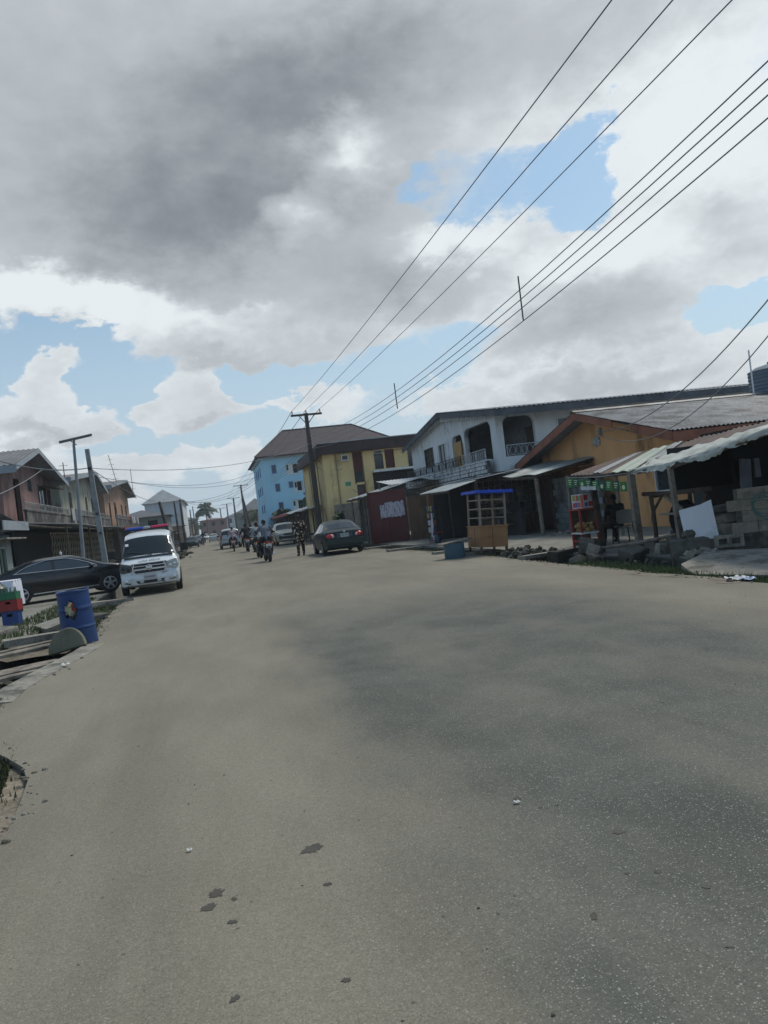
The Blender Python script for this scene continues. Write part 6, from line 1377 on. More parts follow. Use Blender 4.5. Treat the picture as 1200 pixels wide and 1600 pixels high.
def remesh(o, v, smooth=4):
    r = o.modifiers.new('remesh', 'REMESH'); r.mode = 'VOXEL'; r.voxel_size = v; r.use_smooth_shade = True
    if smooth: s = o.modifiers.new('smooth', 'SMOOTH'); s.factor = .5; s.iterations = smooth
    return o
def flat(mb, c, r, n=14): return mb.ball(c, r, n, 10)
def person(label, loc, yaw, P, shirt, trousers, skin=SK1, fingers=True, cap=None, shoe=None, long_sleeve=False, vox=.011, scale=1., shorts=False, robe=False):
    """P: joints in the local frame (facing +y, x to the person's right): pel, ch, nk, hd, and for R/L: sh, el, wr, hp, kn, an, toe"""
    t = thing('person', label, 'person', loc, yaw, local=True); t.scale = (scale,)*3
    V = {k: Vector(v) for k, v in P.items() if isinstance(v, tuple)}
    b = MB()
    mid = V['pel'].lerp(V['ch'], .5); right = (V['shR']-V['shL']).normalized()
    for c, w in ((V['pel'], .125), (mid, .115), (V['ch'], .145)):
        for s in (-1, 1): b.ball(c+right*s*w*.42, (w*.82, w*.80, w*1.0), 12, 8)
    capsule(b, V['pel'], V['ch'], .115, .13); capsule(b, V['shR'], V['shL'], .062, .062); capsule(b, V['ch'], V['nk'], .10, .058)
    hd = V['hd']; fw = Vector(P.get('look', (0, 1, 0))).normalized(); up = (hd-V['nk']).normalized(); capsule(b, V['nk'], hd-up*.03, .055, .056)
    b.ball(hd+up*.035-fw*.01, (.078, .094, .098), 14, 10); capsule(b, hd-up*.045+fw*.035, hd-up*.04+fw*.045, .052, .045)
    capsule(b, hd+fw*.092+up*.025, hd+fw*.108-up*.002, .010, .016, 8)                     # nose
    sd_ = fw.cross(up).normalized(); capsule(b, hd+fw*.086-up*.042-sd_*.02, hd+fw*.086-up*.042+sd_*.02, .010, .010, 8)   # lips
    for s in (-1, 1):
        b.ball(hd+sd_*s*.082+up*.01-fw*.005, (.014, .022, .032), 8, 6); capsule(b, hd+fw*.080+up*.048+sd_*s*.018, hd+fw*.078+up*.046+sd_*s*.042, .011, .010, 8)
    for q in 'RL':
        sh, el, wr = V['sh'+q], V['el'+q], V['wr'+q]; chain(b, [sh, sh.lerp(el, .35), el, el.lerp(wr, .3), wr], [.058, .052, .040, .042, .027])
        hv = Vector(P.get('hand'+q, tuple((wr-el).normalized()))).normalized(); sx_ = 1 if q == 'R' else -1
        side = hv.cross(Vector((sx_, 0, 0))); side = side.normalized() if side.length > .1 else Vector((0, 1, 0)); pal = hv.cross(side).normalized()
        for k in (-1, 0, 1): capsule(b, wr, wr+hv*.085+side*k*.022, .024, .017, 8)
        if fingers:
            curl = P.get('curl', .5)
            for k, L in enumerate((.070, .080, .074, .058)):
                s0 = wr+hv*.085+side*(.033-.022*k); s1 = s0+(hv*cos(curl*.6)-pal*sin(curl*.6))*L*.45; s2 = s1+(hv*cos(curl*1.6)-pal*sin(curl*1.6))*L*.32; s3 = s2+(hv*cos(curl*2.4)-pal*sin(curl*2.4))*L*.25
                chain(b, [s0, s1, s2, s3], [.0105, .010, .009, .008], 8)
            chain(b, [wr+hv*.03+side*.028, wr+hv*.06+side*.052-pal*.012, wr+hv*.092+side*.055-pal*.026], [.014, .012, .009], 8)
        hp, kn, an, to = V['hp'+q], V['kn'+q], V['an'+q], V['toe'+q]; chain(b, [hp, hp.lerp(kn, .4), kn, kn.lerp(an, .3), an], [.088, .078, .056, .056, .034]); chain(b, [an-Vector((0, 0, .02)), an.lerp(to, .5)-Vector((0, 0, .02)), to], [.040, .036, .028])
    remesh(b.build('body', skin, t), vox)
    # clothes
    s = MB()
    for c, w in ((V['pel']+(V['ch']-V['pel'])*.08, .140), (mid, .132), (V['ch'], .160)):
        for q in (-1, 1): s.ball(c+right*q*w*.42, (w*.86, w*.84, w*1.0), 12, 8)
    capsule(s, V['shR']-Vector((0, 0, .005)), V['shL']-Vector((0, 0, .005)), .074, .074); capsule(s, V['pel'], V['ch'], .130, .145); capsule(s, V['ch'], V['ch'].lerp(V['nk'], .75), .12, .068)
    if robe: 
        for q in 'RL': chain(s, [V['hp'+q]+Vector((0, 0, .05)), V['hp'+q].lerp(V['kn'+q], .55)], [.135, .115])
    for q in 'RL':
        sh, el, wr = V['sh'+q], V['el'+q], V['wr'+q]
        if long_sleeve: chain(s, [sh, el, wr.lerp(el, .12)], [.074, .060, .046])
        else: chain(s, [sh, sh.lerp(el, .85 if robe else .62)], [.074, .078 if robe else .064])
    remesh(s.build('shirt', shirt, t), vox*1.15, 3)
    u = MB()
    for q in (-1, 1): u.ball(V['pel']+right*q*.06, (.118, .118, .13), 12, 8)
    for q in 'RL':
        hp, kn, an = V['hp'+q], V['kn'+q], V['an'+q]; end = hp.lerp(kn, .95) if shorts else an.lerp(kn, .12); pts = [hp, hp.lerp(kn, .4), kn] + ([] if shorts else [kn.lerp(an, .4), end]); chain(u, pts, [.102, .094, .074, .072, .062][:len(pts)])
    remesh(u.build('trousers', trousers, t), vox*1.15, 3)
    for q in 'RL':
        an, to = V['an'+q], V['toe'+q]; m_ = MB(); chain(m_, [an-Vector((0, 0, .035)), an.lerp(to, .5)-Vector((0, 0, .03)), to], [.050, .046, .038]); m_.box((min(an.x, to.x)-.035, 0, 0), (min(an.x, to.x)-.034, .001, .001)) if False else None
        remesh(m_.build('shoe', shoe or M_black, t), vox*1.1, 1)
    hb = MB(); hb.ball(hd+up*.05-fw*.018, (.086, .098, .088), 14, 10); 
    if cap: hb.ball(hd+up*.085-fw*.01, (.092, .104, .075), 14, 8); 
    h_ = hb.build('cap' if cap else 'hair', cap or M_hair, t, smooth=True)
    return t
def stand(dx=0): return dict(pel=(0, 0, .95), ch=(0, .0, 1.28), nk=(0, 0, 1.47), hd=(0, .02, 1.60), shR=(.17, 0, 1.41), shL=(-.17, 0, 1.41), elR=(.23, -.02, 1.13), elL=(-.23, -.02, 1.13), wrR=(.25, .06, .88), wrL=(-.25, .06, .88),
    hpR=(.09, 0, .90), hpL=(-.09, 0, .90), knR=(.10, .03, .49), knL=(-.10, .03, .49), anR=(.10, 0, .085), anL=(-.10, 0, .085), toeR=(.12, .15, .04), toeL=(-.12, .15, .04))
# the walking man in a patterned outfit, facing us
Mpat = bpy.data.materials.new('patterned_cloth'); Mpat.use_nodes = True; nt = Mpat.node_tree; b = nt.nodes['Principled BSDF']; b.inputs['Roughness'].default_value = .85
tx = nt.nodes.new('ShaderNodeTexCoord'); v = nt.nodes.new('ShaderNodeTexVoronoi'); v.inputs['Scale'].default_value = 9.5; r = nt.nodes.new('ShaderNodeValToRGB'); r.color_ramp.interpolation = 'CONSTANT'
for i, (p, c) in enumerate([(0, (.50, .40, .24)), (.25, (.46, .36, .22)), (.34, (.10, .035, .025)), (.46, (.012, .011, .013))]):
    e = r.color_ramp.elements[i] if i < 2 else r.color_ramp.elements.new(p); e.position = p; e.color = c+(1,)
nt.links.new(tx.outputs['Object'], v.inputs['Vector']); nt.links.new(v.outputs['Distance'], r.inputs[0]); nt.links.new(r.outputs[0], b.inputs['Base Color'])
p = stand(); p.update(elR=(.25, -.03, 1.15), wrR=(.29, .07, .90), elL=(-.27, -.02, 1.13), wrL=(-.28, .03, .89), knR=(.11, .10, .50), anR=(.13, .06, .10), toeR=(.17, .20, .05), knL=(-.09, -.02, .49), anL=(-.08, -.12, .085), toeL=(-.08, .03, .035), look=(.2, 1, -.2), curl=.6)
person('man walking towards us in a loose black and cream patterned outfit', (4.05, 36.4, 0), pi-.15, p, Mpat, Mpat, robe=True, scale=1.12, vox=.010)
# seated vendor, back to the road
p = dict(pel=(0, 0, .50), ch=(.0, -.02, .82), nk=(0, .02, 1.02), hd=(0, .05, 1.14), shR=(.17, 0, .95), shL=(-.17, 0, .95), elR=(.24, .08, .70), elL=(-.26, .08, .70), wrR=(.14, .30, .62), wrL=(-.16, .30, .62),
    hpR=(.10, .04, .48), hpL=(-.10, .04, .48), knR=(.14, .44, .50), knL=(-.16, .44, .50), anR=(.15, .46, .10), anL=(-.18, .44, .10), toeR=(.16, .60, .045), toeL=(-.2, .58, .045), curl=1.0)
person('person seated with their back to the road in a dark shirt under the shack roof', (10.14, 17.98, .05), radians(-5), p, mat('very_dark_shirt', (.022, .024, .026), .9, .2, 5), mat('black_trousers', (.012, .012, .014), .9, .2, 5), vox=.008, scale=1.0)
# riders
RID = dict(pel=(0, -.14, .98), ch=(0, -.02, 1.30), nk=(0, .04, 1.48), hd=(0, .08, 1.60), shR=(.19, .0, 1.42), shL=(-.19, .0, 1.42), elR=(.33, .16, 1.20), elL=(-.33, .16, 1.20), wrR=(.34, .42, 1.13), wrL=(-.34, .42, 1.13),
    hpR=(.10, -.12, .95), hpL=(-.10, -.12, .95), knR=(.24, .22, .78), knL=(-.24, .22, .78), anR=(.21, .04, .38), anL=(-.21, .04, .38), toeR=(.24, .18, .32), toeL=(-.24, .18, .32), curl=1.4, handR=(0, 1, -.15), handL=(0, 1, -.15))
def rider(label_b, label_p, loc, yaw, paint, shirt, trousers, ls=False, sc=1., fingers=True, shorts=False, vox=.012, pose=None, helmet=None):
    m_ = motorcycle(label_b, loc, yaw+pi/2, paint); m_.scale = (sc,)*3
    q = dict(RID); q.update(pose or {})
    return person(label_p, loc, yaw, q, shirt, trousers, long_sleeve=ls, scale=sc, fingers=fingers, shorts=shorts, vox=vox, cap=helmet)
Mg1 = mat('grey_tshirt', (.13, .155, .19), .9, .12, 6); Mk = mat('black_cloth', (.012, .012, .014), .9, .2, 5); Mj = mat('dark_trousers', (.022, .026, .038), .9, .2, 5)
Mrp = mat('red_bike_paint', (.20, .02, .02), .3, .08, 2, coat=.4); Mbp = mat('black_bike_paint', (.02, .02, .025), .3, .08, 2, coat=.4)
rider('motorcycle ridden away from us by the man in the grey T-shirt', 'rider in a grey T-shirt on the nearest motorcycle, seen from behind', (2.35, 35.1, 0), 0.06, Mbp, Mg1, Mk, sc=1.10, vox=.011)
rider('motorcycle just ahead and left of the grey T-shirt rider', 'rider in a pale shirt partly hidden by the grey T-shirt rider', (2.32, 40.6, 0), 0.05, Mbp, mat('pale_shirt', (.30, .34, .36), .9, .12, 6), mat('olive_trousers', (.05, .055, .05), .9, .2, 5), sc=1.08)
rider('motorcycle ridden by the figure in black in the middle of the street', 'rider all in black beside the silver SUV', (2.33, 54.2, 0), 0.02, Mbp, Mk, Mk, ls=True, sc=1.12)
rider('motorcycle ridden by the man in the pink shirt', 'rider in a pale pink shirt behind the silver SUV', (1.55, 59.8, 0), -.02, Mrp, mat('pale_pink_shirt', (.40, .33, .36), .9, .1, 6), Mj, sc=1.08)
rider('motorcycle coming towards us far down the left side of the street', 'rider in dark clothes coming towards us far down the street', (-1.2, 113, 0), pi, Mbp, Mk, Mj, ls=True, sc=1.12, fingers=False)
rider('motorcycle at the roadside beyond the silver SUV on the right', 'rider in grey waiting beyond the riders on the right', (3.9, 66, 0), 0, Mbp, mat('mid_grey_shirt', (.12, .13, .14), .9, .12, 6), Mk, sc=1.05, fingers=False)
p = stand(); p.update(knR=(.10, .14, .52), anR=(.10, .22, .12), toeR=(.1, .37, .08), anL=(-.1, -.2, .09), toeL=(-.1, -.06, .04))
person('pedestrian in a white shirt on the left edge of the far street', (-3.1, 121, .03), .4, p, mat('white_shirt', (.45, .44, .42), .9, .1, 6), Mj, fingers=False, vox=.014, scale=1.05)
for i, (x, y, a, c, lab) in enumerate([(-3.3, 128, 2.6, (.08, .1, .14), 'pedestrian in dark blue at the far left roadside'), (-2.9, 138, 3.0, (.25, .2, .16), 'pedestrian in tan walking towards us far off on the left'), (6.9, 100, 0, (.3, .1, .1), 'pedestrian in red beside the far white SUV'), (4.6, 150, .2, (.1, .16, .12), 'pedestrian in green crossing far down the street'), (1.9, 165, 3, (.3, .3, .32), 'pedestrian in pale grey at the far end of the street')]):
    person(lab, (x, y, 0), a, p if i % 2 else stand(), mat('far_shirt_%d' % i, c, .9, .1, 5), Mj, fingers=False, vox=.016, scale=1.05)
# ---------------------------------------------------------------- poles and wires
M_pole = mat('tarred_timber_pole', (.075, .062, .052), .9, .25, 5, .3, stain=(.03, .025, .02), stain_amt=.4)
M_gpole = mat('grey_concrete_pole', (.24, .255, .265), .85, .15, 3, .2, stain=(.13, .13, .13), stain_amt=.4)
M_wire = mat('power_cable', (.16, .185, .21), .6, .1, 2); M_insul = mat('pale_insulator', (.40, .38, .36), .4, .1, 3)
def tpole(label, x, y, h, lean=0, arm=1.0, rack=True, grp='timber power poles along the right side', base=.0, r=.15):
    t = thing('utility_pole', label, 'utility pole', (x, y, base), 0, grp, local=True)
    MB().tube([(0, 0, 0), (lean*.5, 0, h*.5), (lean, 0, h)], [r*1.15, r, r*.72], 12).build('pole', M_pole, t, smooth=True)
    if arm:
        a_ = MB().beam((lean-arm-.12, -.14, h-.12), (lean+arm+.12, -.14, h-.12), .10, .14).build('crossarm', M_pole, t)
        for s in (-1, 1): MB().beam((lean+s*arm*.55, -.15, h-.18), (lean, -.15, h-.85), .03, .05).build('brace', M_pole, t)
        for s in (-1, 0, 1): MB().lathe([(.02, 0), (.06, .06), (.03, .1), (.065, .14), (.03, .2), (.04, .25), (.01, .27)], (lean+s*arm, -.14, h-.04), n=10).build('insulator', M_insul, a_, smooth=True)
    if rack:
        for k in range(4): MB().lathe([(.035, -.04), (.05, 0), (.035, .04)], (lean*.8+.16, -.10, h-1.7-.28*k), n=8).build('rack_insulator', M_insul, t)
        MB().box((lean*.8+.1, -.08, h-2.7), (lean*.8+.14, -.03, h-1.5)).build('rack', M_iron, t)
    return t
PX = 7.6; HT = 9.3
PB = tpole('near timber power pole with a wide crossarm before the yellow building', PX, 54.8, HT, -.0, r=.19, grp='timber power poles along the right side')
tpole('power pole standing at the near end behind the camera side', PX, -4.0, HT+.2, 0) if False else None
tpole('power pole in front of the blue building edge with short crossarm', 7.75, 109, 10.6, .0, .9, r=.2)
tpole('tall power pole behind the riders with a wide crossarm', 7.6, 171, 11.3, -.1, 1.5, r=.24)
tpole('fourth power pole down the street', 7.7, 236, 11.4, 0, 1.7, r=.28)
tpole('fifth power pole far down the street', 7.0, 300, 12.0, 0, 1.8, r=.3)
tpole('sixth power pole at the far end of the street', 5.0, 340, 12.0, 0, 1.8, r=.3)
tpole('plain pole leaning left beyond the blue building', 7.2, 140, 7.6, -1.0, 0, False, r=.2)
def mast(label, x, y, h, lean, m=M_pole, r=.13, ly=0, grp=None, name='pole', n=10):
    o = MB().tube([(0, 0, 0), (lean*.5, ly*.5, h*.5), (lean, ly, h)], [r, r*.9, r*.75], n).build(name, m, smooth=True); o.location = (x, y, 0); return tag(o, label, 'pole', grp)
mast('timber pole leaning far to the left beyond the ambulance', -3.0, 64, 4.6, -.75, M_pole, .15)
mast('thin timber pole standing right of the strongly leaning one', -3.35, 86, 5.5, -.15, M_pole, .12)
mast('thick dark pole by the far white-walled block', -3.25, 100, 6.3, -.1, M_pole, .18)
mast('short dark pole beyond the thick one on the left', -3.3, 150, 6.5, -.1, M_pole, .14)
mast('thin pole near the far maroon building', -3.5, 190, 8.5, -.1, M_pole, .14)
# street light with a flat solar panel, and a grey concrete pole
t = thing('street_lamp', 'slim grey street lamp with a tilted flat panel head behind the black car', 'street lamp', (-4.85, 31.0, .03), 0, local=True)
MB().tube([(0, 0, 0), (.10, 0, 3.0), (.19, 0, 5.55)], [.075, .065, .05], 12).build('post', M_gpole, t, smooth=True)
MB().rbox((.28, 0, 5.78), (1.18, .42, .05), (radians(8), radians(-10), AIM)).build('solar_panel', mat('grey_panel_back', (.13, .145, .155), .5, .1, 3), t)
MB().rbox((.28, -.02, 5.735), (1.20, .10, .07), (radians(8), radians(-10), AIM)).build('lamp_bar', M_gpole, t)
MB().tube([(.185, 0, 5.4), (.22, 0, 5.75)], .045, 8).tube([(.1, 0, 5.68), (.3, 0, 5.5)], .02, 6).build('bracket', M_gpole, t)
t = thing('concrete_pole', 'leaning square grey concrete pole with service wires behind the black car', 'pole', (-4.28, 33.0, .03), 0, local=True)
MB().tube([(0, 0, 0), (-.10, 0, 2.8), (-.20, 0, 5.55)], [.16, .14, .115], 4).build('pole', M_gpole, t)
MB().rbox((-.17, -.13, 4.75), (.12, .1, .1)).rbox((-.07, -.14, 2.1), (.1, .08, .08)).rbox((-.1, -.14, 2.9), (.1, .08, .08)).build('clamp', M_iron, t)
MB().beam((-.15, .0, 4.8), (.25, .0, 3.9), .03).build('stay', M_iron, t)
def wire(label, pts, sag=0., r=.016, grp=None, n=24, m=None):
    out = []
    for (a, b) in zip(pts, pts[1:]):
        a, b = Vector(a), Vector(b)
        for i in range(n+1):
            f = i/n; p = a.lerp(b, f); p.z -= sag*4*f*(1-f); out.append(p)
    mb = MB().tube(out, r, 5, False); o = mb.build('power_line', m or M_wire, smooth=True, loc=tuple(out[0])); return tag(o, label, 'cable', grp)
nm = ['left', 'middle', 'right']
for k, s in enumerate((-1, 0, 1)):
    wire('%s one of the three high wires from the near pole crossarm over the road' % ['leftmost', 'centre', 'rightmost'][k], [(PX+s, 54.66, HT+.22), (PX+s*.98, -6, 8.75)], 0.42, .012, 'three high power lines')
    wire('high wire running on from the near pole crossarm, %s of three' % nm[k], [(PX+s, 54.66, HT+.22), (7.75+s*.9, 108.9, 10.75), (7.6+s*1.5, 170.9, 11.5), (7.7+s*1.7, 235.9, 11.6)], .5, .022, 'high power lines farther down the street', n=14)
Z0 = [7.60, 7.32, 7.04, 6.76]; Z1 = [7.12, 6.86, 6.62, 6.30]
for k in range(4):
    wire('%s of the four stacked wires on the right' % ['topmost', 'second from top', 'third from top', 'lowest'][k], [(PX+.16, 54.7, Z0[k]), (PX+.16, 7.5, Z1[k]-.25+.05*k)], .95 if k < 3 else 1.0, .0115, 'four stacked low power lines')
    wire('low wire continuing down the street, number %s from the top' % ['one', 'two', 'three', 'four'][k], [(PX+.16, 54.7, Z0[k]), (7.9, 108.9, 8.6-.25*k), (7.75, 170.9, 9.2-.25*k), (7.8, 235.9, 9.2-.25*k)], .8, .02, 'low power lines farther down the street', n=14)
# spacer sticks hanging on the stacked wires
tag(MB().tube([(PX+.16, 16.9, 6.74), (PX+.18, 16.95, 5.70)], .017, 6).build('wire_spacer', M_pole, loc=(PX, 17, 5.8)), 'larger spacer stick hung across the four stacked wires', 'spacer')
tag(MB().tube([(PX+.16, 29.6, 6.62), (PX+.17, 29.6, 5.60)], .022, 6).build('wire_spacer', M_pole, loc=(PX, 29.6, 5.6)), 'smaller farther spacer stick across the four stacked wires', 'spacer')
# service drops
wire('thin service wires sagging from the top right down to the ochre gable', [(8.2, 6.0, 6.05), (13.72, 24.95, 3.5)], 1.15, .013, m=mat('pale_cable', (.22, .23, .23), .6, .1, 2))
wire('second service wire looping below the first at the ochre gable', [(8.2, 6.0, 6.0), (13.72, 24.95, 3.42)], 1.75, .011, m=MATS['pale_cable'])
wire('service wire crossing the street from the blue building pole to the grey concrete pole', [(7.6, 54.7, 7.1), (-4.45, 33.0, 4.8)], .7, .013)
wire('thick wire from the concrete pole to the left edge above the pink house', [(-4.45, 33.0, 4.82), (-7.6, 27.0, 5.35)], .35, .022)
wire('dark wire running along the left houses beyond the concrete pole', [(-4.45, 33.0, 4.8), (-3.75, 64, 4.55)], .3, .016)
wire('pale wire slanting across the pink house', [(-8.1, 42.6, 5.9), (-7.2, 28.0, 3.6)], .1, .016, m=MATS['pale_cable'])
for k, (a, b, s) in enumerate([((7.75, 109, 9.3), (-3.6, 64, 4.5), 1.2), ((7.75, 109, 8.9), (-3.4, 86, 5.4), 1.3), ((7.75, 109, 8.5), (-3.3, 100, 6.2), 1.5), ((7.6, 171, 9.0), (-3.3, 100, 6.1), 1.4), ((7.6, 171, 8.4), (-3.3, 150, 6.4), 1.3), ((7.75, 109, 9.6), (-8.5, 64, 7.2), 1.4), ((7.7, 236, 9.6), (-3.5, 190, 8.4), 1.0), ((7.75, 109, 8.8), (-8.2, 82, 8.0), 1.2)]):
    labs = ['service wire from the blue building pole to the strongly leaning pole', 'service wire from the blue building pole to the thin left pole', 'service wire from the blue building pole to the thick dark left pole', 'service wire from the third pole to the thick dark left pole', 'service wire from the third pole to the short dark left pole', 'long wire from the blue building pole to the second left gable', 'far service wire near the palm tree', 'long wire from the blue building pole to the aerial on the third left house']
    wire(labs[k], [a, b], s, .022, 'service wires crossing the street')
for k, (a, b, s) in enumerate([((7.6, 54.8, 5.6), (9.6, 53.8, 5.0), .3), ((7.7, 54.8, 6.3), (10.8, 53.8, 2.9), .2), ((7.75, 109, 8.6), (10.6, 94.9, 4.6), .5), ((7.75, 109, 8.0), (12.2, 94.9, 5.0), .4), ((7.7, 54.8, 6.6), (14.5, 53.6, 6.0), .3)]):
    labs = ['cable from the near pole to the yellow wall corner', 'cable slanting down the yellow wall', 'cable drooping across the blue wall', 'upper cable drooping across the blue wall', 'cable along the top of the yellow wall']
    wire(labs[k], [a, b], s, .018, 'cables fixed to the walls')
# aerials
def aerial(label, x, y, z0, h, lean=0, rungs=4):
    t = thing('aerial', label, 'aerial', (x, y, z0), 0, local=True); MB().tube([(0, 0, 0), (lean, 0, h)], .03, 5).build('mast', M_pole, t)
    for k in range(rungs): f = .25+.6*k/max(1, rungs-1); MB().tube([(lean*f-.28, 0, h*f), (lean*f+.28, 0, h*f)], .015, 4).build('element', M_pole, t)
aerial('tall leaning lattice aerial above the third left house', -8.3, 79, 7.2, 3.2, -.55, 5)
aerial('thin aerial pole at the end of the third left house', -8.1, 92, 7.0, 3.0, .0, 1)
aerial('short aerial post between the pink and cream houses', -8.6, 52, 5.8, 1.4, 0, 2)
# ---------------------------------------------------------------- far street: buildings, trees, clutter
def far_building(label, x0, x1, y0, y1, h, wall, roofm, rise=1.2, rows=2, face='y', wins=True, hip=True, name='building', ov=.5):
    t = thing(name, label, 'building', ((x0+x1)/2, y0, 0)); hs = []; mb = MB(); fl = h/rows
    nx = max(2, int((x1-x0)/2.6)); ny = max(2, int((y1-y0)/3.0))
    hy = [(x0+(x1-x0)*(i+.3)/nx, x0+(x1-x0)*(i+.65)/nx, fl*j+fl*.32, fl*j+fl*.78) for i in range(nx) for j in range(rows)] if wins else []
    hx = [(y0+(y1-y0)*(i+.3)/ny, y0+(y1-y0)*(i+.65)/ny, fl*j+fl*.32, fl*j+fl*.78) for i in range(ny) for j in range(rows)] if wins else []
    mb.wall('y', y0, y0+.2, x0, x1, 0, h, hy); mb.box((x0, y1-.2, 0), (x1, y1, h)); mb.wall('x', x0, x0+.2, y0+.2, y1-.2, 0, h, hx); mb.wall('x', x1-.2, x1, y0+.2, y1-.2, 0, h, hx); mb.build('wall', wall, t)
    MB().box((x0+.3, y0+.3, .0), (x1-.3, y1-.3, h-.1)).build('interior', M_dark, t)
    a = min((x1-x0), (y1-y0))/2*.9; A, B, C_, D = (x0-ov, y0-ov, h), (x1+ov, y0-ov, h), (x1+ov, y1+ov, h), (x0-ov, y1+ov, h)
    if (x1-x0) > (y1-y0): E, F = (x0+a*hip-ov*(not hip), (y0+y1)/2, h+rise), (x1-a*hip+ov*(not hip), (y0+y1)/2, h+rise); fs = [(0,1,5,4),(1,2,5),(2,3,4,5),(3,0,4),(0,3,2,1)]
    else: E, F = ((x0+x1)/2, y0+a*hip-ov*(not hip), h+rise), ((x0+x1)/2, y1-a*hip+ov*(not hip), h+rise); fs = [(0,1,4),(1,2,5,4),(2,3,5),(3,0,4,5),(0,3,2,1)]
    MB().add([A, B, C_, D, E, F], fs).build('roof', roofm, t)
    MB().wall('z', 0, 1, 0, 1, 0, 1).build if False else None
    mb = MB()
    for (a0, a1, z0, z1) in hy[:60]: mb.box((a0-.06, y0-.03, z0-.1), (a1+.06, y0-.002, z0-.01))
    if hy: mb.build('sills', M_soffit, t)
    return t
M_pgrey = mat('pale_grey_wall', (.50, .53, .55), .85, .1, .5, stain=(.28, .29, .29), stain_amt=.3, streak=True); M_rr = mat('rust_red_roof', (.15, .07, .06), .75, .25, 1)
M_tan = mat('tan_wall', (.33, .27, .2), .9, .15, .6, stain=(.15, .12, .1), stain_amt=.4, streak=True); M_rose = mat('rose_wall', (.30, .17, .15), .9, .15, .6, stain=(.12, .09, .08), stain_amt=.4, streak=True)
M_gg = mat('grey_green_wall', (.20, .23, .22), .9, .15, .6, stain=(.1, .1, .1), stain_amt=.4)
M_groof = mat('dark_grey_roof', (.11, .115, .125), .7, .2, .6, stain=(.07, .07, .075), stain_amt=.4); M_lg = mat('light_grey_roof', (.27, .29, .30), .6, .2, .35, stain=(.16, .17, .18), stain_amt=.4)
far_building('long white-walled block with a light grey hipped roof on the left', -10.6, -4.35, 138, 165, 7.9, M_pgrey, M_lg, 2.4, 3, wins=False)
far_building('small rust-roofed pinkish house in front of the long white block', -13, -6.5, 118, 128, 5.0, M_rose, M_rr, 1.3, 2)
far_building('low grey house beyond the third gabled house on the left', -12, -5.2, 101, 112, 4.6, M_gg, M_groof, 1.0, 2)
far_building('low tan house with dark roof by the leaning poles', -9, -4.4, 129, 137, 3.4, M_tan, M_groof, .8, 1)
far_building('rose coloured two-storey building closing the end of the street', -3.2, 5.5, 262, 274, 6.0, M_rose, M_rr, .6, 2)
far_building('grey two-storey building left of the street end', -12, -3.6, 236, 252, 6.4, M_gg, M_groof, 1.2, 2)
far_building('tan building in the distance on the left of the street', -10, -4.2, 180, 205, 4.6, M_tan, M_groof, 1.0, 2)
far_building('grey gabled building far down the right side', 8.6, 20, 236, 256, 6.5, M_gg, M_groof, 4.2, 2)
far_building('pale house with dark roof behind the leaning pole on the right', 8.6, 17, 128, 142, 4.6, M_pgrey, M_groof, 1.8, 2)
far_building('far grey-roofed building on the right past the pale house', 8.8, 19, 158, 180, 5.2, M_tan, M_groof, 2.2, 2)
far_building('low building far down the right', 8.6, 18, 190, 226, 4.4, M_gg, M_rr, 1.6, 2)
far_building('distant pale building beyond the street end', 6.5, 20, 300, 320, 7.0, M_pgrey, M_groof, 2.5, 2)
far_building('distant building beyond the grey one on the left', -24, -6, 285, 300, 7.0, M_pgrey, M_groof, 2.0, 2)
# roof with pale green sheeting behind the first two gables
far_building('pale green roofed building behind the left gabled houses', -22, -12.5, 70, 86, 7.4, M_cream, mat('pale_green_roof', (.36, .41, .36), .6, .15, .5), 2.2, 2)
# roadside clutter
def stall(label, x, y, w, d, h, m, goods):
    t = thing('market_stall', label, 'stall', (x, y, 0), 0, local=True)
    for sx_ in (-1, 1):
        for sy in (-1, 1): MB().tube([(sx_*w/2, sy*d/2, 0), (sx_*w/2, sy*d/2, h)], .04, 5).build('post', M_wood2, t)
    MB().sheet(lambda a, b: (-w/2-.2+(w+.4)*a, -d/2-.2+(d+.4)*b, h+.15*a+.03*sin(a*9+b*7)), 8, 8, .02).build('roof', m, t); MB().box((-w/2, -d/2, .7), (w/2, d/2, .75)).build('table', M_wood, t)
    mb = MB()
    for _ in range(14): mb.rbox((random.uniform(-w/2+.1, w/2-.1), random.uniform(-d/2+.1, d/2-.1), .8), (.2, .2, .15), (0, 0, random.random()))
    mb.build('goods', goods, t)
for i, (x, y, m_, g_) in enumerate([(-4.3, 70, M_zincl, M_tan), (-4.6, 84, M_rust, M_rose), (-4.4, 104, M_tarp, M_blue), (-4.7, 122, M_zinc, M_tan), (8.9, 100, M_rust, M_rose), (8.8, 118, M_zincl, M_tan), (8.8, 146, M_tarp, M_rose)]):
    stall(['pale-roofed stall behind the ambulance on the left', 'rusty-roofed stall by the thin left pole', 'white-covered stall by the thick dark pole', 'grey-roofed stall by the far left cars', 'rusty-roofed stall by the far right pole', 'pale-roofed stall beyond the rusty one on the right', 'white-covered stall far down on the right'][i], x, y, 1.8, 3.2, 2.1, m_, g_)
for i, (x, y) in enumerate([(-2.9, 58), (-3.0, 64), (-2.7, 69)]):
    rubble('rubble_heap', ['dark debris heap beyond the ambulance', 'second debris heap by the leaning pole', 'farther debris heap on the left road edge'][i], 40, lambda: (x+random.gauss(0, .45), y+random.gauss(0, 1.2), .0+abs(random.gauss(0, .12))), (.06, .2), M_concd, (x, y, 0))
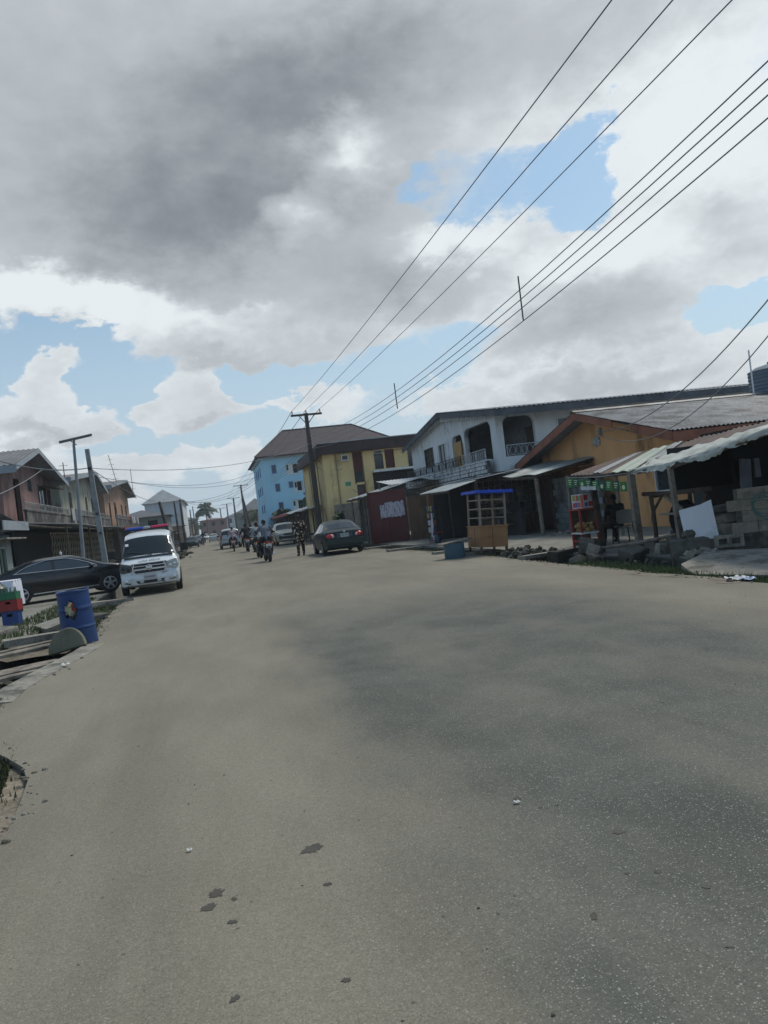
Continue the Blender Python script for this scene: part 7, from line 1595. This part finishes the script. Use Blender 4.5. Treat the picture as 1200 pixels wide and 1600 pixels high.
# trees
M_leaf = mat('palm_leaf', (.055, .085, .035), .7, .4, 3); M_leaf2 = mat('dark_green_leaf', (.040, .070, .028), .7, .45, 3); M_trunk = mat('palm_trunk', (.16, .13, .1), .9, .2, 5)
def palm(label, x, y, h, L, nf=22, m=None, name='palm_tree', w=.05, droop=1.0):
    t = thing(name, label, 'palm tree', (x, y, 0), 0, local=True)
    MB().tube([(0, 0, 0), (.25, 0, h*.5), (.1, 0, h)], [.24, .18, .13], 9).build('trunk', M_trunk, t, smooth=True)
    mb = MB()
    for k in range(nf):
        a = 2*pi*k/nf+random.uniform(-.2, .2); e = random.uniform(-.5, 1.3); l = L*random.uniform(.8, 1.1); pts = []; n = 9
        for i in range(n+1):
            f = i/n; r = l*f*cos(e)*(1-.12*f); z = h+l*f*sin(e)-l*droop*.55*f*f*(1 if e > -.2 else .6); pts.append(Vector((.1+r*cos(a), r*sin(a), z)))
        mb.tube(pts, .035, 4)
        d0 = Vector((-sin(a), cos(a), 0))
        for i in range(1, n*5):
            f = i/(n*5); j = f*n; q = int(j); p_ = pts[q].lerp(pts[q+1], j-q); T = (pts[q+1]-pts[q]).normalized(); ln = l*.34*sin(pi*min(1, f*.9+.1))**.7
            for s in (-1, 1):
                tip = p_+d0*s*ln*.72+T*ln*.45-Vector((0, 0, ln*random.uniform(.35, .75))); mb.add([p_-T*w, p_+T*w, tip], [(0, 1, 2)])
    mb.build('fronds', m or M_leaf, t, recalc=False); return t
palm('tall coconut palm at the end of the street', -.9, 220, 8.8, 3.8, 34, w=.12)
palm('short palm in front of the blue building beside the pole', 8.6, 92, 2.7, 2.4, 20, M_leaf2, w=.07)
palm('small dark palm crown over the low roof near the blue wall', 9.7, 76, 4.0, 1.3, 16, M_leaf2, w=.05)
palm('second small palm crown beside the near pole', 9.9, 66, 4.2, 1.1, 14, M_leaf2, w=.05)
def tree(label, x, y, h, R_, n=1500, m=None):
    t = thing('tree', label, 'tree', (x, y, 0), 0, local=True); MB().tube([(0, 0, 0), (.1, 0, h*.5), (0, 0, h*.75)], [.2, .15, .06], 7).build('trunk', M_trunk, t)
    mb = MB(); cl = [(random.gauss(0, R_*.5), random.gauss(0, R_*.5), h*.75+random.uniform(-.25, .4)*R_, R_*random.uniform(.3, .5)) for _ in range(12)]
    for (cx, cy, cz, cr) in cl: mb.tube([(0, 0, h*.5), (cx, cy, cz)], .04, 4)
    for _ in range(n):
        cx, cy, cz, cr = random.choice(cl); d = Vector((random.gauss(0, 1), random.gauss(0, 1), random.gauss(0, 1))).normalized()*cr*random.random()**.4; p_ = Vector((cx, cy, cz))+d
        u = Vector((random.gauss(0, 1), random.gauss(0, 1), random.gauss(0, 1))).normalized(); v = u.orthogonal().normalized(); s = random.uniform(.08, .2)
        mb.add([p_-u*s, p_+v*s*.5, p_+u*s, p_-v*s*.5], [(0, 1, 2, 3)])
    mb.build('crown', m or M_leaf2, t, recalc=False)
tree('leafy tree behind the low stalls far down on the right', 9.2, 185, 6.0, 2.4); tree('dark tree at the end of the street left of the palm', -4.0, 228, 5.2, 2.2); tree('tree beyond the tan building on the right', 9.5, 150, 5.0, 1.8)
tree('low bush at the foot of the yellow wall', 8.7, 50, 2.2, .7, 700)
# haze
hz = MB().box((-60, -60, -2.2), (62, 420, 26)).build('haze', bpy.data.materials.new('haze')); hz['kind'] = 'stuff'
hm = hz.data.materials[0]; hm.use_nodes = True; nt = hm.node_tree; nt.nodes.clear(); o_ = nt.nodes.new('ShaderNodeOutputMaterial'); vp = nt.nodes.new('ShaderNodeVolumePrincipled'); vp.inputs['Color'].default_value = (.72, .80, .88, 1); vp.inputs['Density'].default_value = .0007; vp.inputs['Anisotropy'].default_value = .2
nt.links.new(vp.outputs[0], o_.inputs['Volume'])
HAZE = hz
